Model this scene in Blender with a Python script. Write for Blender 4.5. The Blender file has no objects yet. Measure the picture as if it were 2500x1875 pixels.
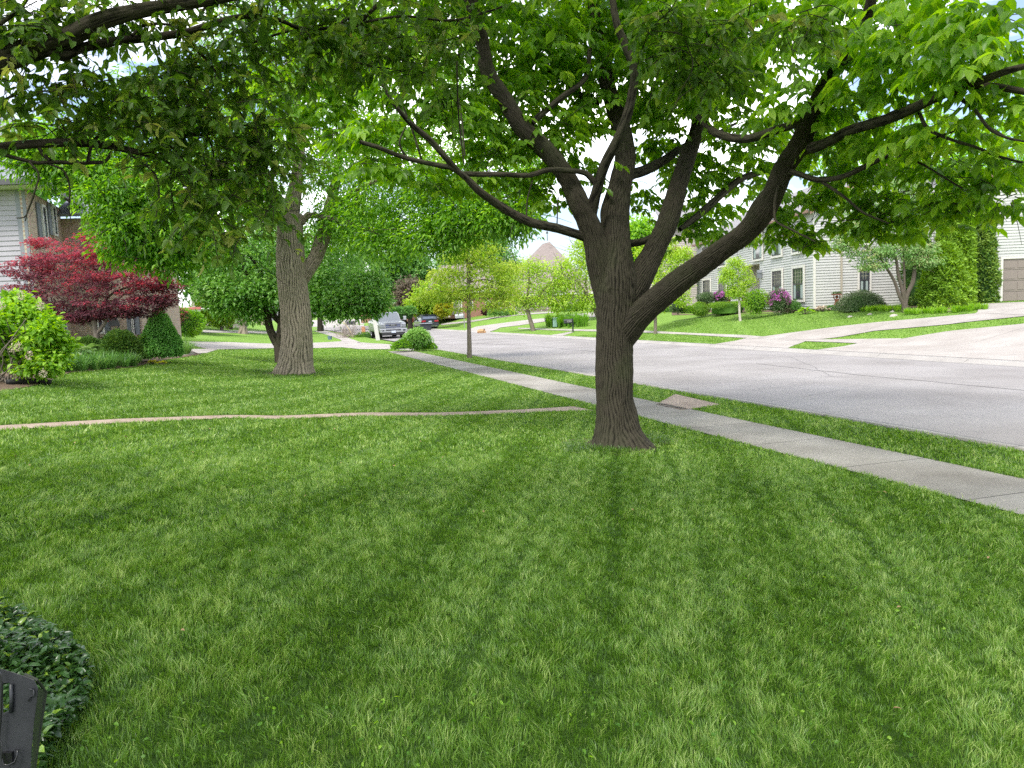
import bpy, math, random
import numpy as np
from mathutils import Vector, Matrix
SC = bpy.context.scene
COL = SC.collection
DO_GRASS = True; GD = 1.6; LD = 1.0; TWD = 23; USE_DN = False
rng = np.random.default_rng(7)
random.seed(7)
# ---------------------------------------------------------------- camera
F_PX, CU, CV = 1878.0, 1250.0, 937.5
CAMZ = 1.9
PITCH, ROLL = math.atan((937.5-755)/1878.0), 0.040
RM = (Matrix.Rotation(math.radians(90)-PITCH, 3, 'X') @ Matrix.Rotation(-ROLL, 3, 'Z'))
cd = bpy.data.cameras.new('camera'); cam = bpy.data.objects.new('camera', cd); COL.objects.link(cam)
cam.matrix_world = Matrix.Translation((0, 0, CAMZ)) @ RM.to_4x4()
cd.sensor_width = 36.0; cd.lens = 36.0*F_PX/2500.0
cd.clip_start = 0.05; cd.clip_end = 3000
SC.camera = cam
# ---------------------------------------------------------------- light
SUN_EL, SUN_AZ = 56, 205      # azimuth clockwise from +Y (north): behind left of the camera
W = bpy.data.worlds.new('World'); SC.world = W; W.use_nodes = True
nt = W.node_tree; nt.nodes.clear()
def N(nt, t, **k):
    n = nt.nodes.new(t)
    for a, b in k.items(): setattr(n, a, b)
    return n
sky = N(nt, 'ShaderNodeTexSky', sky_type='NISHITA', sun_disc=False)
sky.sun_elevation = math.radians(SUN_EL); sky.sun_rotation = math.radians(SUN_AZ)
sky.air_density = 1.0; sky.dust_density = 2.0
tc = N(nt, 'ShaderNodeTexCoord')
mp = N(nt, 'ShaderNodeMapping'); mp.inputs['Scale'].default_value = (1.0, 1.0, 3.2)
nz = N(nt, 'ShaderNodeTexNoise'); nz.inputs['Scale'].default_value = 2.3; nz.inputs['Detail'].default_value = 7; nz.inputs['Roughness'].default_value = .55
rp = N(nt, 'ShaderNodeValToRGB'); rp.color_ramp.elements[0].position = .47; rp.color_ramp.elements[1].position = .62
rp.color_ramp.elements[0].color = (.02, .02, .02, 1); rp.color_ramp.elements[1].color = (1, 1, 1, 1)
cl = N(nt, 'ShaderNodeRGB'); cl.outputs[0].default_value = (9.9, 9.8, 9.7, 1)
mx = N(nt, 'ShaderNodeMixRGB'); bg = N(nt, 'ShaderNodeBackground'); bg.inputs['Strength'].default_value = 0.15
wo = N(nt, 'ShaderNodeOutputWorld')
L = nt.links.new
L(tc.outputs['Generated'], mp.inputs['Vector']); L(mp.outputs[0], nz.inputs['Vector']); L(nz.outputs['Fac'], rp.inputs[0])
dm = N(nt, 'ShaderNodeMixRGB', blend_type='MULTIPLY'); dm.inputs[0].default_value = 1; dm.inputs[2].default_value = (.62, .62, .66, 1)
L(sky.outputs[0], dm.inputs[1]); L(rp.outputs[0], mx.inputs[0]); L(dm.outputs[0], mx.inputs[1]); L(cl.outputs[0], mx.inputs[2])
L(mx.outputs[0], bg.inputs['Color']); L(bg.outputs[0], wo.inputs[0])
sd = bpy.data.lights.new('sun', 'SUN'); sd.energy = 1.4; sd.angle = math.radians(14); sd.color = (1, .965, .91)
sun = bpy.data.objects.new('sun', sd); COL.objects.link(sun)
az, el = math.radians(SUN_AZ), math.radians(SUN_EL)
sv = Vector((math.sin(az)*math.cos(el), math.cos(az)*math.cos(el), math.sin(el)))
sun.rotation_euler = (-sv).to_track_quat('-Z', 'Y').to_euler(); sun.location = (0, 0, 40)
SC.view_settings.view_transform = 'Standard'; SC.view_settings.look = 'None'
SC.view_settings.exposure = 1.5; SC.view_settings.gamma = 1.0; SC.view_settings.use_curve_mapping = False
cy = SC.cycles
cy.max_bounces = 7; cy.diffuse_bounces = 3; cy.glossy_bounces = 2; cy.transmission_bounces = 5; cy.transparent_max_bounces = 6
cy.use_denoising = USE_DN; cy.denoising_prefilter = 'ACCURATE'; cy.sample_clamp_indirect = 6.0; cy.caustics_reflective = False; cy.caustics_refractive = False
# ---------------------------------------------------------------- frame of reference
CAM = np.array([0, 0, CAMZ]); RN = np.array(RM)
def ray(u, v): return RN @ np.array([(u-CU)/F_PX, -(v-CV)/F_PX, -1.0])
def P(u, v, D): return CAM + D*ray(u, v)
C0 = np.array([5.81, 8.66]); DR = np.array([-.305, .952]); DR /= np.linalg.norm(DR); NR = np.array([DR[1], -DR[0]])
def st(x, y):
    dx, dy = x-C0[0], y-C0[1]
    return dx*DR[0]+dy*DR[1], dx*NR[0]+dy*NR[1]
def XY(s, t): return C0[0]+DR[0]*s+NR[0]*t, C0[1]+DR[1]*s+NR[1]*t
RW = 9.7
TP = np.array([-400, -60, -25, -17, -13.5, -11.5, -8, -5.5, -4, -2.7, -1.3, -.16, -.12, .3, RW-.3, RW+.12, RW+.16, 11.5, 13, 16, 19, 22, 30, 60, 400.])
ZP = np.array([1.6, 1.5, 1.35, 1.25, 1.1, .84, .38, .20, .14, .11, .10, .09, -.04, -.06, -.06, -.04, .09, .11, .20, .75, 1.15, 1.27, 1.36, 1.6, 2.2])
def terrain(x, y):
    x = np.asarray(x, float); y = np.asarray(y, float)
    s, t = st(x, y)
    z = np.interp(t, TP, ZP)
    k = np.clip((-t-4)/10, 0, 1); z = z + np.clip(y-38, 0, 140)*.0065*k
    k = np.clip((t-13)/12, 0, 1); z = z + np.clip(y-60, 0, 100)*.004*k
    return z
def G(u, v):
    d = ray(u, v); tt = 1.0; prev = tt
    while tt < 900:
        p = CAM+d*tt
        if p[2] < terrain(p[0], p[1]): break
        prev = tt; tt *= 1.02
    a, b = prev, tt
    for _ in range(30):
        m = (a+b)/2; p = CAM+d*m
        if p[2] < terrain(p[0], p[1]): b = m
        else: a = m
    p = CAM+d*a; p[2] = terrain(p[0], p[1]); return p
def depth(p): return float(-(RN.T @ (np.array(p)-CAM))[2])
def proj(p):
    q = RN.T @ (np.array(p, float)-CAM); return CU+F_PX*q[0]/-q[2], CV-F_PX*q[1]/-q[2]
# ---------------------------------------------------------------- objects
def tag(o, label=None, cat=None, group=None, kind=None):
    if label: o['label'] = label
    if cat: o['category'] = cat
    if group: o['group'] = group
    if kind: o['kind'] = kind
    return o
def thing(name, label, cat, loc=(0, 0, 0), rotz=0, group=None):
    o = bpy.data.objects.new(name, None); COL.objects.link(o); o.empty_display_size = .2
    o.location = [float(c) for c in loc]; o.rotation_euler = (0, 0, rotz)
    return tag(o, label, cat, group)
def wm(o):
    B = Matrix.LocRotScale(o.location, o.rotation_euler, o.scale)
    return B if o.parent is None else wm(o.parent) @ o.matrix_parent_inverse @ B
def link(name, me, mat, parent=None, world=True):
    o = bpy.data.objects.new(name, me); COL.objects.link(o)
    if mat is not None: me.materials.append(mat)
    if parent is not None:
        o.parent = parent
        if world:
            M = wm(parent)
            o.matrix_parent_inverse = M.inverted()
    return o
class MB:
    "collects plain polygons"
    def __init__(s): s.v = []; s.f = []; s.sm = False
    def add(s, vs, fs):
        n = len(s.v); s.v += [tuple(float(c) for c in p) for p in vs]; s.f += [tuple(i+n for i in f) for f in fs]; return s
    def box(s, a, b, T=None):
        x0, y0, z0 = a; x1, y1, z1 = b
        vs = [(x0, y0, z0), (x1, y0, z0), (x1, y1, z0), (x0, y1, z0), (x0, y0, z1), (x1, y0, z1), (x1, y1, z1), (x0, y1, z1)]
        if T is not None: vs = [T(p) for p in vs]
        return s.add(vs, [(0, 3, 2, 1), (4, 5, 6, 7), (0, 1, 5, 4), (1, 2, 6, 5), (2, 3, 7, 6), (3, 0, 4, 7)])
    def tube(s, pts, rad, n=8, cap=True):
        pts = [Vector(p) for p in pts]
        if not hasattr(rad, '__len__'): rad = [rad]*len(pts)
        vs = []; fs = []; t = (pts[1]-pts[0]).normalized()
        a = t.orthogonal().normalized()
        for i, p in enumerate(pts):
            t = (pts[min(i+1, len(pts)-1)]-pts[max(i-1, 0)]).normalized()
            a = (a-t*a.dot(t)).normalized(); b = t.cross(a)
            for k in range(n):
                w = 2*math.pi*k/n; vs.append(p+(a*math.cos(w)+b*math.sin(w))*rad[i])
        for i in range(len(pts)-1):
            for k in range(n):
                k2 = (k+1) % n; fs.append((i*n+k, i*n+k2, (i+1)*n+k2, (i+1)*n+k))
        if cap: fs.append(tuple(range(n))[::-1]); fs.append(tuple((len(pts)-1)*n+k for k in range(n)))
        return s.add(vs, fs)
    def prism(s, poly, a, b, T=None):
        "poly in the x-z plane, extruded along y from a to b"
        n = len(poly); vs = [(x, a, z) for x, z in poly]+[(x, b, z) for x, z in poly]
        if T is not None: vs = [T(p) for p in vs]
        return s.add(vs, [tuple(range(n)), tuple(range(n, 2*n))[::-1]]+[(i, i+n, (i+1) % n+n, (i+1) % n) for i in range(n)])
    def lathe(s, prof, c=(0, 0, 0), n=20):
        vs = []; fs = []
        for r, z in prof:
            for k in range(n):
                w = 2*math.pi*k/n; vs.append((c[0]+r*math.cos(w), c[1]+r*math.sin(w), c[2]+z))
        for i in range(len(prof)-1):
            for k in range(n): fs.append((i*n+k, i*n+(k+1) % n, (i+1)*n+(k+1) % n, (i+1)*n+k))
        return s.add(vs, fs)
    def build(s, name, mat, parent=None, smooth=False, bevel=0, world=True):
        me = bpy.data.meshes.new(name); me.from_pydata(s.v, [], s.f); me.validate(); me.update()
        if smooth: me.polygons.foreach_set('use_smooth', [True]*len(me.polygons))
        o = link(name, me, mat, parent, world)
        if bevel:
            m = o.modifiers.new('bevel', 'BEVEL'); m.width = bevel; m.segments = 2; m.limit_method = 'ANGLE'
        return o
def npmesh(name, V, faces, loops_per, attrs=None, smooth=False):
    "V (n,3); faces (m,k) int"
    me = bpy.data.meshes.new(name)
    me.vertices.add(len(V)); me.vertices.foreach_set('co', np.ascontiguousarray(V, np.float32).ravel())
    idx = np.concatenate([f.ravel() for f in faces]).astype(np.int32)
    tot = np.concatenate([np.full(len(f), f.shape[1], np.int32) for f in faces])
    st_ = np.concatenate([[0], np.cumsum(tot)[:-1]]).astype(np.int32)
    me.loops.add(len(idx)); me.loops.foreach_set('vertex_index', idx)
    me.polygons.add(len(tot)); me.polygons.foreach_set('loop_start', st_)
    try: me.polygons.foreach_set('loop_total', tot)
    except Exception: pass
    if smooth: me.polygons.foreach_set('use_smooth', np.ones(len(tot), bool))
    for k, a in (attrs or {}).items():
        if a.ndim == 1:
            at = me.attributes.new(k, 'FLOAT', 'POINT'); at.data.foreach_set('value', a.astype(np.float32))
        else:
            at = me.attributes.new(k, 'FLOAT_VECTOR', 'POINT'); at.data.foreach_set('vector', a.astype(np.float32).ravel())
    me.update(calc_edges=True); return me
# ---------------------------------------------------------------- materials
def mat(name, col=(.5, .5, .5), rough=.7, spec=.3, metal=0, noise=None, bump=None, coord='Object', emit=None):
    """noise=(scale, col2, detail[, stretch]); bump=(scale,strength[,distance])"""
    m = bpy.data.materials.new(name); m.use_nodes = True; t = m.node_tree; b = t.nodes['Principled BSDF']
    b.inputs['Base Color'].default_value = (*col, 1); b.inputs['Roughness'].default_value = rough
    b.inputs['Specular IOR Level'].default_value = spec; b.inputs['Metallic'].default_value = metal
    c = N(t, 'ShaderNodeTexCoord')
    if noise:
        mp = N(t, 'ShaderNodeMapping'); t.links.new(c.outputs[coord], mp.inputs[0])
        mp.inputs['Scale'].default_value = noise[3] if len(noise) > 3 else (1, 1, 1)
        n = N(t, 'ShaderNodeTexNoise'); n.inputs['Scale'].default_value = noise[0]; n.inputs['Detail'].default_value = noise[2]; n.inputs['Roughness'].default_value = .65
        r = N(t, 'ShaderNodeValToRGB'); r.color_ramp.elements[0].position = .32; r.color_ramp.elements[1].position = .68
        r.color_ramp.elements[0].color = (*col, 1); r.color_ramp.elements[1].color = (*noise[1], 1)
        t.links.new(mp.outputs[0], n.inputs['Vector']); t.links.new(n.outputs['Fac'], r.inputs[0]); t.links.new(r.outputs[0], b.inputs['Base Color'])
    if bump:
        n2 = N(t, 'ShaderNodeTexNoise'); n2.inputs['Scale'].default_value = bump[0]; n2.inputs['Detail'].default_value = 5
        t.links.new(c.outputs[coord], n2.inputs['Vector'])
        bp = N(t, 'ShaderNodeBump'); bp.inputs['Strength'].default_value = bump[1]; bp.inputs['Distance'].default_value = bump[2] if len(bump) > 2 else .01
        t.links.new(n2.outputs['Fac'], bp.inputs['Height']); t.links.new(bp.outputs[0], b.inputs['Normal'])
    return m
def leafmat(name, c1, c2, c3=None, trans=.45, rough=.45, spec=.35):
    "per-leaf tint: c1 -> c2 -> c3; light passes through the blade"
    m = bpy.data.materials.new(name); m.use_nodes = True; t = m.node_tree; t.nodes.clear()
    a = N(t, 'ShaderNodeAttribute', attribute_name='tint'); r = N(t, 'ShaderNodeValToRGB')
    e = r.color_ramp.elements; e[0].color = (*c1, 1); e[0].position = .08; e[1].color = (*c2, 1); e[1].position = .6
    x = e.new(.95); x.color = (*(c3 or c2), 1)
    p = N(t, 'ShaderNodeBsdfPrincipled'); p.inputs['Roughness'].default_value = rough; p.inputs['Specular IOR Level'].default_value = spec
    tr = N(t, 'ShaderNodeBsdfTranslucent'); hs = N(t, 'ShaderNodeHueSaturation'); hs.inputs['Saturation'].default_value = 1.12; hs.inputs['Value'].default_value = 1.8; hs.inputs['Hue'].default_value = .488
    mx = N(t, 'ShaderNodeMixShader'); mx.inputs[0].default_value = trans; o = N(t, 'ShaderNodeOutputMaterial')
    l = t.links.new
    l(a.outputs['Fac'], r.inputs[0]); l(r.outputs[0], p.inputs['Base Color']); l(r.outputs[0], hs.inputs['Color']); l(hs.outputs[0], tr.inputs['Color'])
    l(p.outputs[0], mx.inputs[1]); l(tr.outputs[0], mx.inputs[2]); l(mx.outputs[0], o.inputs[0])
    return m
def barkmat(name, c_hi, c_lo, green=(.05, .06, .025)):
    m = bpy.data.materials.new(name); m.use_nodes = True; t = m.node_tree; b = t.nodes['Principled BSDF']; l = t.links.new
    b.inputs['Roughness'].default_value = .9; b.inputs['Specular IOR Level'].default_value = .15
    a = N(t, 'ShaderNodeAttribute', attribute_name='bark'); mp = N(t, 'ShaderNodeMapping'); mp.inputs['Scale'].default_value = (34, 7, 1)
    n = N(t, 'ShaderNodeTexNoise'); n.inputs['Scale'].default_value = 1.0; n.inputs['Detail'].default_value = 5; n.inputs['Distortion'].default_value = .6
    rd = N(t, 'ShaderNodeAttribute', attribute_name='ridge')
    mix = N(t, 'ShaderNodeMath', operation='MULTIPLY_ADD'); mix.inputs[1].default_value = .55; 
    ad = N(t, 'ShaderNodeMath', operation='MULTIPLY'); ad.inputs[1].default_value = .6
    r = N(t, 'ShaderNodeValToRGB'); r.color_ramp.elements[0].position = .32; r.color_ramp.elements[1].position = .66
    r.color_ramp.elements[0].color = (*c_lo, 1); r.color_ramp.elements[1].color = (*c_hi, 1)
    l(a.outputs['Vector'], mp.inputs[0]); l(mp.outputs[0], n.inputs['Vector']); l(n.outputs['Fac'], ad.inputs[0])
    l(rd.outputs['Fac'], mix.inputs[0]); l(ad.outputs[0], mix.inputs[2]); l(mix.outputs[0], r.inputs[0])
    n2 = N(t, 'ShaderNodeTexNoise'); n2.inputs['Scale'].default_value = 2.2; n2.inputs['Detail'].default_value = 4
    c = N(t, 'ShaderNodeTexCoord'); l(c.outputs['Object'], n2.inputs['Vector'])
    r2 = N(t, 'ShaderNodeValToRGB'); r2.color_ramp.elements[0].position = .5; r2.color_ramp.elements[1].position = .75
    r2.color_ramp.elements[0].color = (0, 0, 0, 1); r2.color_ramp.elements[1].color = (.45, .45, .45, 1)
    mm = N(t, 'ShaderNodeMixRGB'); mm.inputs[2].default_value = (*green, 1)
    l(n2.outputs['Fac'], r2.inputs[0]); l(r2.outputs[0], mm.inputs[0]); l(r.outputs[0], mm.inputs[1]); l(mm.outputs[0], b.inputs['Base Color'])
    bp = N(t, 'ShaderNodeBump'); bp.inputs['Strength'].default_value = .9; bp.inputs['Distance'].default_value = .012
    l(n.outputs['Fac'], bp.inputs['Height']); l(bp.outputs[0], b.inputs['Normal'])
    return m
# ---------------------------------------------------------------- limbs
def smooth_noise(x, y, seed):
    "cheap periodic-free smooth noise of two arrays"
    r = np.random.default_rng(seed); o = 0*x
    for k in range(6):
        a, b, ph = r.normal(0, 1), r.normal(0, 1), r.uniform(0, 6.28)
        o = o+np.sin(x*a+y*b+ph)
    return o/3.0
def limb(paths, seg=14, step=.06, ridge=0.0, nr=16, seed=1, jitter=.0, roots=0):
    """paths: list of lists of (x,y,z,r); returns V,F,attrs of all tubes together"""
    Vs = []; Fs = []; B = []; R = []; off = 0
    for pi, path in enumerate(paths):
        a = np.array(path, float)
        d = np.linalg.norm(np.diff(a[:, :3], axis=0), axis=1); L_ = np.concatenate([[0], np.cumsum(d)])
        n = max(3, int(L_[-1]/step)); x = np.linspace(0, L_[-1], n)
        # catmull-rom through numpy: smooth by cubic hermite
        m = np.gradient(a, L_, axis=0) if len(a) > 2 else np.repeat((a[1:]-a[:-1])/d[:, None], 2, 0)
        i = np.clip(np.searchsorted(L_, x, 'right')-1, 0, len(a)-2); h = d[i][:, None]; tt = ((x-L_[i])/d[i])[:, None]
        q = (2*tt**3-3*tt**2+1)*a[i]+(tt**3-2*tt**2+tt)*h*m[i]+(-2*tt**3+3*tt**2)*a[i+1]+(tt**3-tt**2)*h*m[i+1]
        c = q[:, :3]; rad = np.maximum(q[:, 3], .0012)
        if jitter:
            c = c+jitter*rad[:, None]*np.stack([smooth_noise(x*3, x*0, seed+pi), smooth_noise(x*3, x*0, seed+pi+50), 0*x], 1)
        T = np.gradient(c, axis=0); T /= np.linalg.norm(T, axis=1)[:, None]
        A = np.zeros_like(c); v = np.cross(T[0], [0, 1, .1]); v /= np.linalg.norm(v)
        for k in range(n):
            v = v-T[k]*v.dot(T[k]); v /= np.linalg.norm(v); A[k] = v
        Bn = np.cross(T, A); th = np.linspace(0, 2*np.pi, seg, endpoint=False)
        TH, X = np.meshgrid(th, x); rr = np.repeat(rad[:, None], seg, 1)
        ridgev = np.zeros_like(TH)
        if ridge:
            wob = 1.2*smooth_noise(np.cos(TH)*2.2, np.sin(TH)*2.2+X*2.2, seed+pi*7)+.9*smooth_noise(np.cos(TH)*7, np.sin(TH)*7+X*8.0, seed+3+pi)+.5*smooth_noise(np.cos(TH)*14, np.sin(TH)*14+X*17.0, seed+13+pi)
            ridgev = np.abs(np.sin(TH*nr/2+wob*1.3)); br = .5+.5*np.sin(X*34+5*smooth_noise(TH*2, X*3, seed+9)+TH*3)
            ridgev = ridgev*(.75+.25*br); rr = rr+ridge*(ridgev-.5)
        rr = rr*(1+.045*smooth_noise(np.cos(TH)*1.5+X*2, np.sin(TH)*1.5, seed+pi+4)+.03*smooth_noise(np.cos(TH)*3+X*6, np.sin(TH)*3, seed+pi+24))
        if roots and pi == 0: rr = rr*(1+np.exp(-X/roots)*(.13*np.sin(3*TH+1.0)+.08*np.sin(5*TH+2.2)+.05*np.sin(9*TH)))
        V = c[:, None, :]+rr[..., None]*(np.cos(TH)[..., None]*A[:, None, :]+np.sin(TH)[..., None]*Bn[:, None, :])
        f = np.arange((n-1)*seg).reshape(n-1, seg); g = np.roll(f, -1, 1)
        F = np.stack([f, g, g+seg, f+seg], -1).reshape(-1, 4)+off
        Vs.append(V.reshape(-1, 3)); Fs.append(F); off += n*seg
        B.append(np.stack([np.sin(TH/2)*np.pi*rad[:, None]*1.0, X, 0*X+pi], -1).reshape(-1, 3)); R.append(ridgev.ravel() if ridge else np.full(n*seg, .45))
    return np.concatenate(Vs), np.concatenate(Fs), {'bark': np.concatenate(B), 'ridge': np.concatenate(R)}
def limb_obj(name, paths, m, parent, **k):
    V, Fa, at = limb(paths, **k); me = npmesh(name, V, [Fa], 4, at, smooth=True); return link(name, me, m, parent)
def px(path, D0, k=1.0):
    "[(u,v,r_px[,dD])] -> world path with radii in metres"
    out = []
    for p in path:
        D = D0+(p[3] if len(p) > 3 else 0); q = P(p[0], p[1], D); out.append((*q, p[2]*D/F_PX*k))
    return out
# ---------------------------------------------------------------- leaves
LEAF8 = (np.array([[0, 0, 0], [.26, -.86, .12], [.26, .86, .12], [.3, 0, 0], [.66, -.78, .06], [.66, .78, .06], [.68, 0, -.05], [1, 0, -.16]]),
         [np.array([[0, 1, 3], [0, 3, 2], [4, 7, 6], [6, 7, 5]]), np.array([[1, 4, 6, 3], [3, 6, 5, 2]])])
LEAF4 = (np.array([[0, 0, 0], [.5, -.8, .12], [1, 0, -.1], [.5, .8, .12]]), [np.array([[0, 1, 2], [0, 2, 3]])])
def unit(a): return a/np.maximum(np.linalg.norm(a, axis=-1, keepdims=True), 1e-9)
def leaves(pos, tip, nrm, length, width, tint, shape=LEAF4):
    n = len(pos); S, Fs = shape; tip = unit(tip); side = unit(np.cross(nrm, tip)); up = np.cross(tip, side)
    length = np.broadcast_to(length, n)[:, None, None]; width = np.broadcast_to(width, n)[:, None, None]
    V = pos[:, None, :]+tip[:, None, :]*S[None, :, :1]*length+side[:, None, :]*S[None, :, 1:2]*width*.5+up[:, None, :]*S[None, :, 2:3]*length
    k = len(S); F = [(f[None]+(np.arange(n)*k)[:, None, None]).reshape(-1, f.shape[1]) for f in Fs]
    return V.reshape(-1, 3), F, np.repeat(tint, k)
def leaf_obj(name, parts, m, parent=None):
    "parts: list of leaves() results"
    V = np.concatenate([p[0] for p in parts]); T = np.concatenate([p[2] for p in parts]); off = 0; by = {}
    for p in parts:
        for f in p[1]: by.setdefault(f.shape[1], []).append(f+off)
        off += len(p[0])
    F = [np.concatenate(x) for x in by.values()]
    me = npmesh(name, V, F, 0, {'tint': T}, smooth=False); return link(name, me, m, parent)
def rnd(n): return unit(rng.normal(size=(n, 3)))
def ball(n, hollow=0.0):
    d = rnd(n); r = rng.uniform(hollow**3, 1, n)**(1/3); return d*r[:, None]
def crown(clumps, per, leaf, wid, sub=22, subr=.16, droop=.5, tint0=.0, shape=LEAF4, flat=.0, thick=1.0, dens=1.0, hollow=.35):
    """clumps (u,v,ru,rv,D[,k]) in photo units; fills each with small sub-clumps of leaves"""
    parts = []
    for c in clumps:
        u, v, ru, rv, D = c[:5]; kk = c[5] if len(c) > 5 else 1
        c0 = P(u, v, D); a = ru*D/F_PX; b = rv*D/F_PX; dd = thick*(a+b)/2
        nsub = max(2, int(per*kk*dens)); q = ball(nsub, hollow)
        R3 = np.stack([RN[:, 0]*a, RN[:, 2]*dd, RN[:, 1]*b], 0); cen = c0+q[:, [0, 1, 2]] @ R3
        st_ = rng.uniform(.6, 1.4, nsub)*subr
        dv = ball(nsub*sub).reshape(nsub, sub, 3)*st_[:, None, None]; dv[..., 2] *= (1-flat)
        pos = (cen[:, None, :]+dv).reshape(-1, 3); n = len(pos)
        out = unit(dv.reshape(-1, 3)); tip = unit(out*[1, 1, .5*(1-flat)]+rng.normal(0, .45, (n, 3))-np.array([0, 0, droop]))
        nr = unit(np.array([0, 0, 1.])+rng.normal(0, .45, (n, 3))+out*.35)
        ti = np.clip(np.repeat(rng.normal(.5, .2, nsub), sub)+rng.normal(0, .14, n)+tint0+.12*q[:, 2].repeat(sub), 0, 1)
        sz = rng.uniform(.65, 1.2, n)
        parts.append(leaves(pos, tip, nr, leaf*sz, wid*sz, ti, shape))
    return parts
def pinnate(cen, dirs, nl, rach, leaf, wid, tint, shape=LEAF8, droop=.75):
    "compound leaves: nl pairs + one at the tip, along a drooping stalk"
    n = len(cen); parts = []; dirs = unit(dirs)
    side = unit(np.cross(dirs, [0, 0, 1.])+1e-6); 
    for k in range(nl):
        f = .35+.65*k/nl
        base = cen+dirs*rach*f+np.array([0, 0, -1.])*rach*.35*f*f
        for sg in (-1, 1):
            tp = unit(dirs*.55+side*sg*.8-np.array([0, 0, droop])*rng.uniform(.5, 1.4, (n, 1))+rng.normal(0, .16, (n, 3)))
            nr = unit(np.array([0, 0, 1.])+dirs*.3+rng.normal(0, .3, (n, 3))); sz = rng.uniform(.75, 1.15, n)
            parts.append(leaves(base, tp, nr, leaf*sz, wid*sz, np.clip(tint+rng.normal(0, .07, n), 0, 1), shape))
    base = cen+dirs*rach+np.array([0, 0, -1.])*rach*.35
    parts.append(leaves(base, unit(dirs-np.array([0, 0, droop])), unit(np.array([0, 0, 1.])+rng.normal(0, .3, (n, 3))), leaf*1.1, wid*1.1, tint, shape))
    return parts
def twigs_in(clumps, n, length, r0, D_off=0, droop=.3, up=.0):
    "thin curved twigs scattered through clumps"
    out = []
    for c in clumps:
        u, v, ru, rv, D = c[:5]; c0 = P(u, v, D+D_off); a = ru*D/F_PX; b = rv*D/F_PX
        for _ in range(n):
            q = ball(1)[0]; p = c0+RN[:, 0]*q[0]*a*.8+RN[:, 1]*q[1]*b*.8+RN[:, 2]*q[2]*(a+b)*.4
            d = unit(rng.normal(0, 1, 3)*[1, 1, .6]+[0, 0, up-droop*.3]); L_ = length*rng.uniform(.5, 1.2); k = rng.normal(0, .35, 3)
            out.append([(*(p), r0), (*(p+d*L_*.4), r0*.8), (*(p+(d+k*.4-[0, 0, droop*.3])*L_*.7), r0*.6), (*(p+(d+k*.6-[0, 0, droop*.7])*L_), r0*.35)])
    return out
# ================================================================= SETTING
def inpoly(x, y, poly):
    inside = np.zeros(x.shape, bool); n = len(poly); j = n-1
    for i in range(n):
        xi, yi = poly[i]; xj, yj = poly[j]
        c = ((yi > y) != (yj > y)) & (x < (xj-xi)*(y-yi)/(yj-yi+1e-12)+xi); inside ^= c; j = i
    return inside
PAVED = []
def kpx(u, v):
    'a photo point moved onto the far kerb line'
    g = G(u, v); return ('w', XY(float(st(g[0], g[1])[0]), RW+.17))
def resample(pts, n):
    a = np.array(pts, float); d = np.concatenate([[0], np.cumsum(np.linalg.norm(np.diff(a, axis=0), axis=1))])
    x = np.linspace(0, d[-1], n); return np.stack([np.interp(x, d, a[:, k]) for k in range(a.shape[1])], 1)
def ribbon(name, A, B, m, lift=.012, n=40, k=4, world=False, kind='structure', thick=0.0):
    if not world:
        A = [p[1] if p[0] == 'w' else tuple(G(*p)[:2]) for p in A]; B = [p[1] if p[0] == 'w' else tuple(G(*p)[:2]) for p in B]
    a = resample(A, n); b = resample(B, n); PAVED.append([tuple(p) for p in a]+[tuple(p) for p in b[::-1]])
    f = np.linspace(0, 1, k)[None, :, None]; xy = (a[:, None, :]*(1-f)+b[:, None, :]*f).reshape(-1, 2)
    z = terrain(xy[:, 0], xy[:, 1])+lift; V = np.column_stack([xy, z])
    i = np.arange((n-1)*(k)).reshape(n-1, k)[:, :-1]; F = np.stack([i, i+1, i+k+1, i+k], -1).reshape(-1, 4)
    s, t = st(xy[:, 0], xy[:, 1])
    me = npmesh(name, V, [F], 4, {'st': np.column_stack([s, t, 0*s])}); o = link(name, me, m)
    nrm = me.polygons[0].normal
    if nrm.z < 0: me.flip_normals()
    return tag(o, kind=kind)
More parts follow.
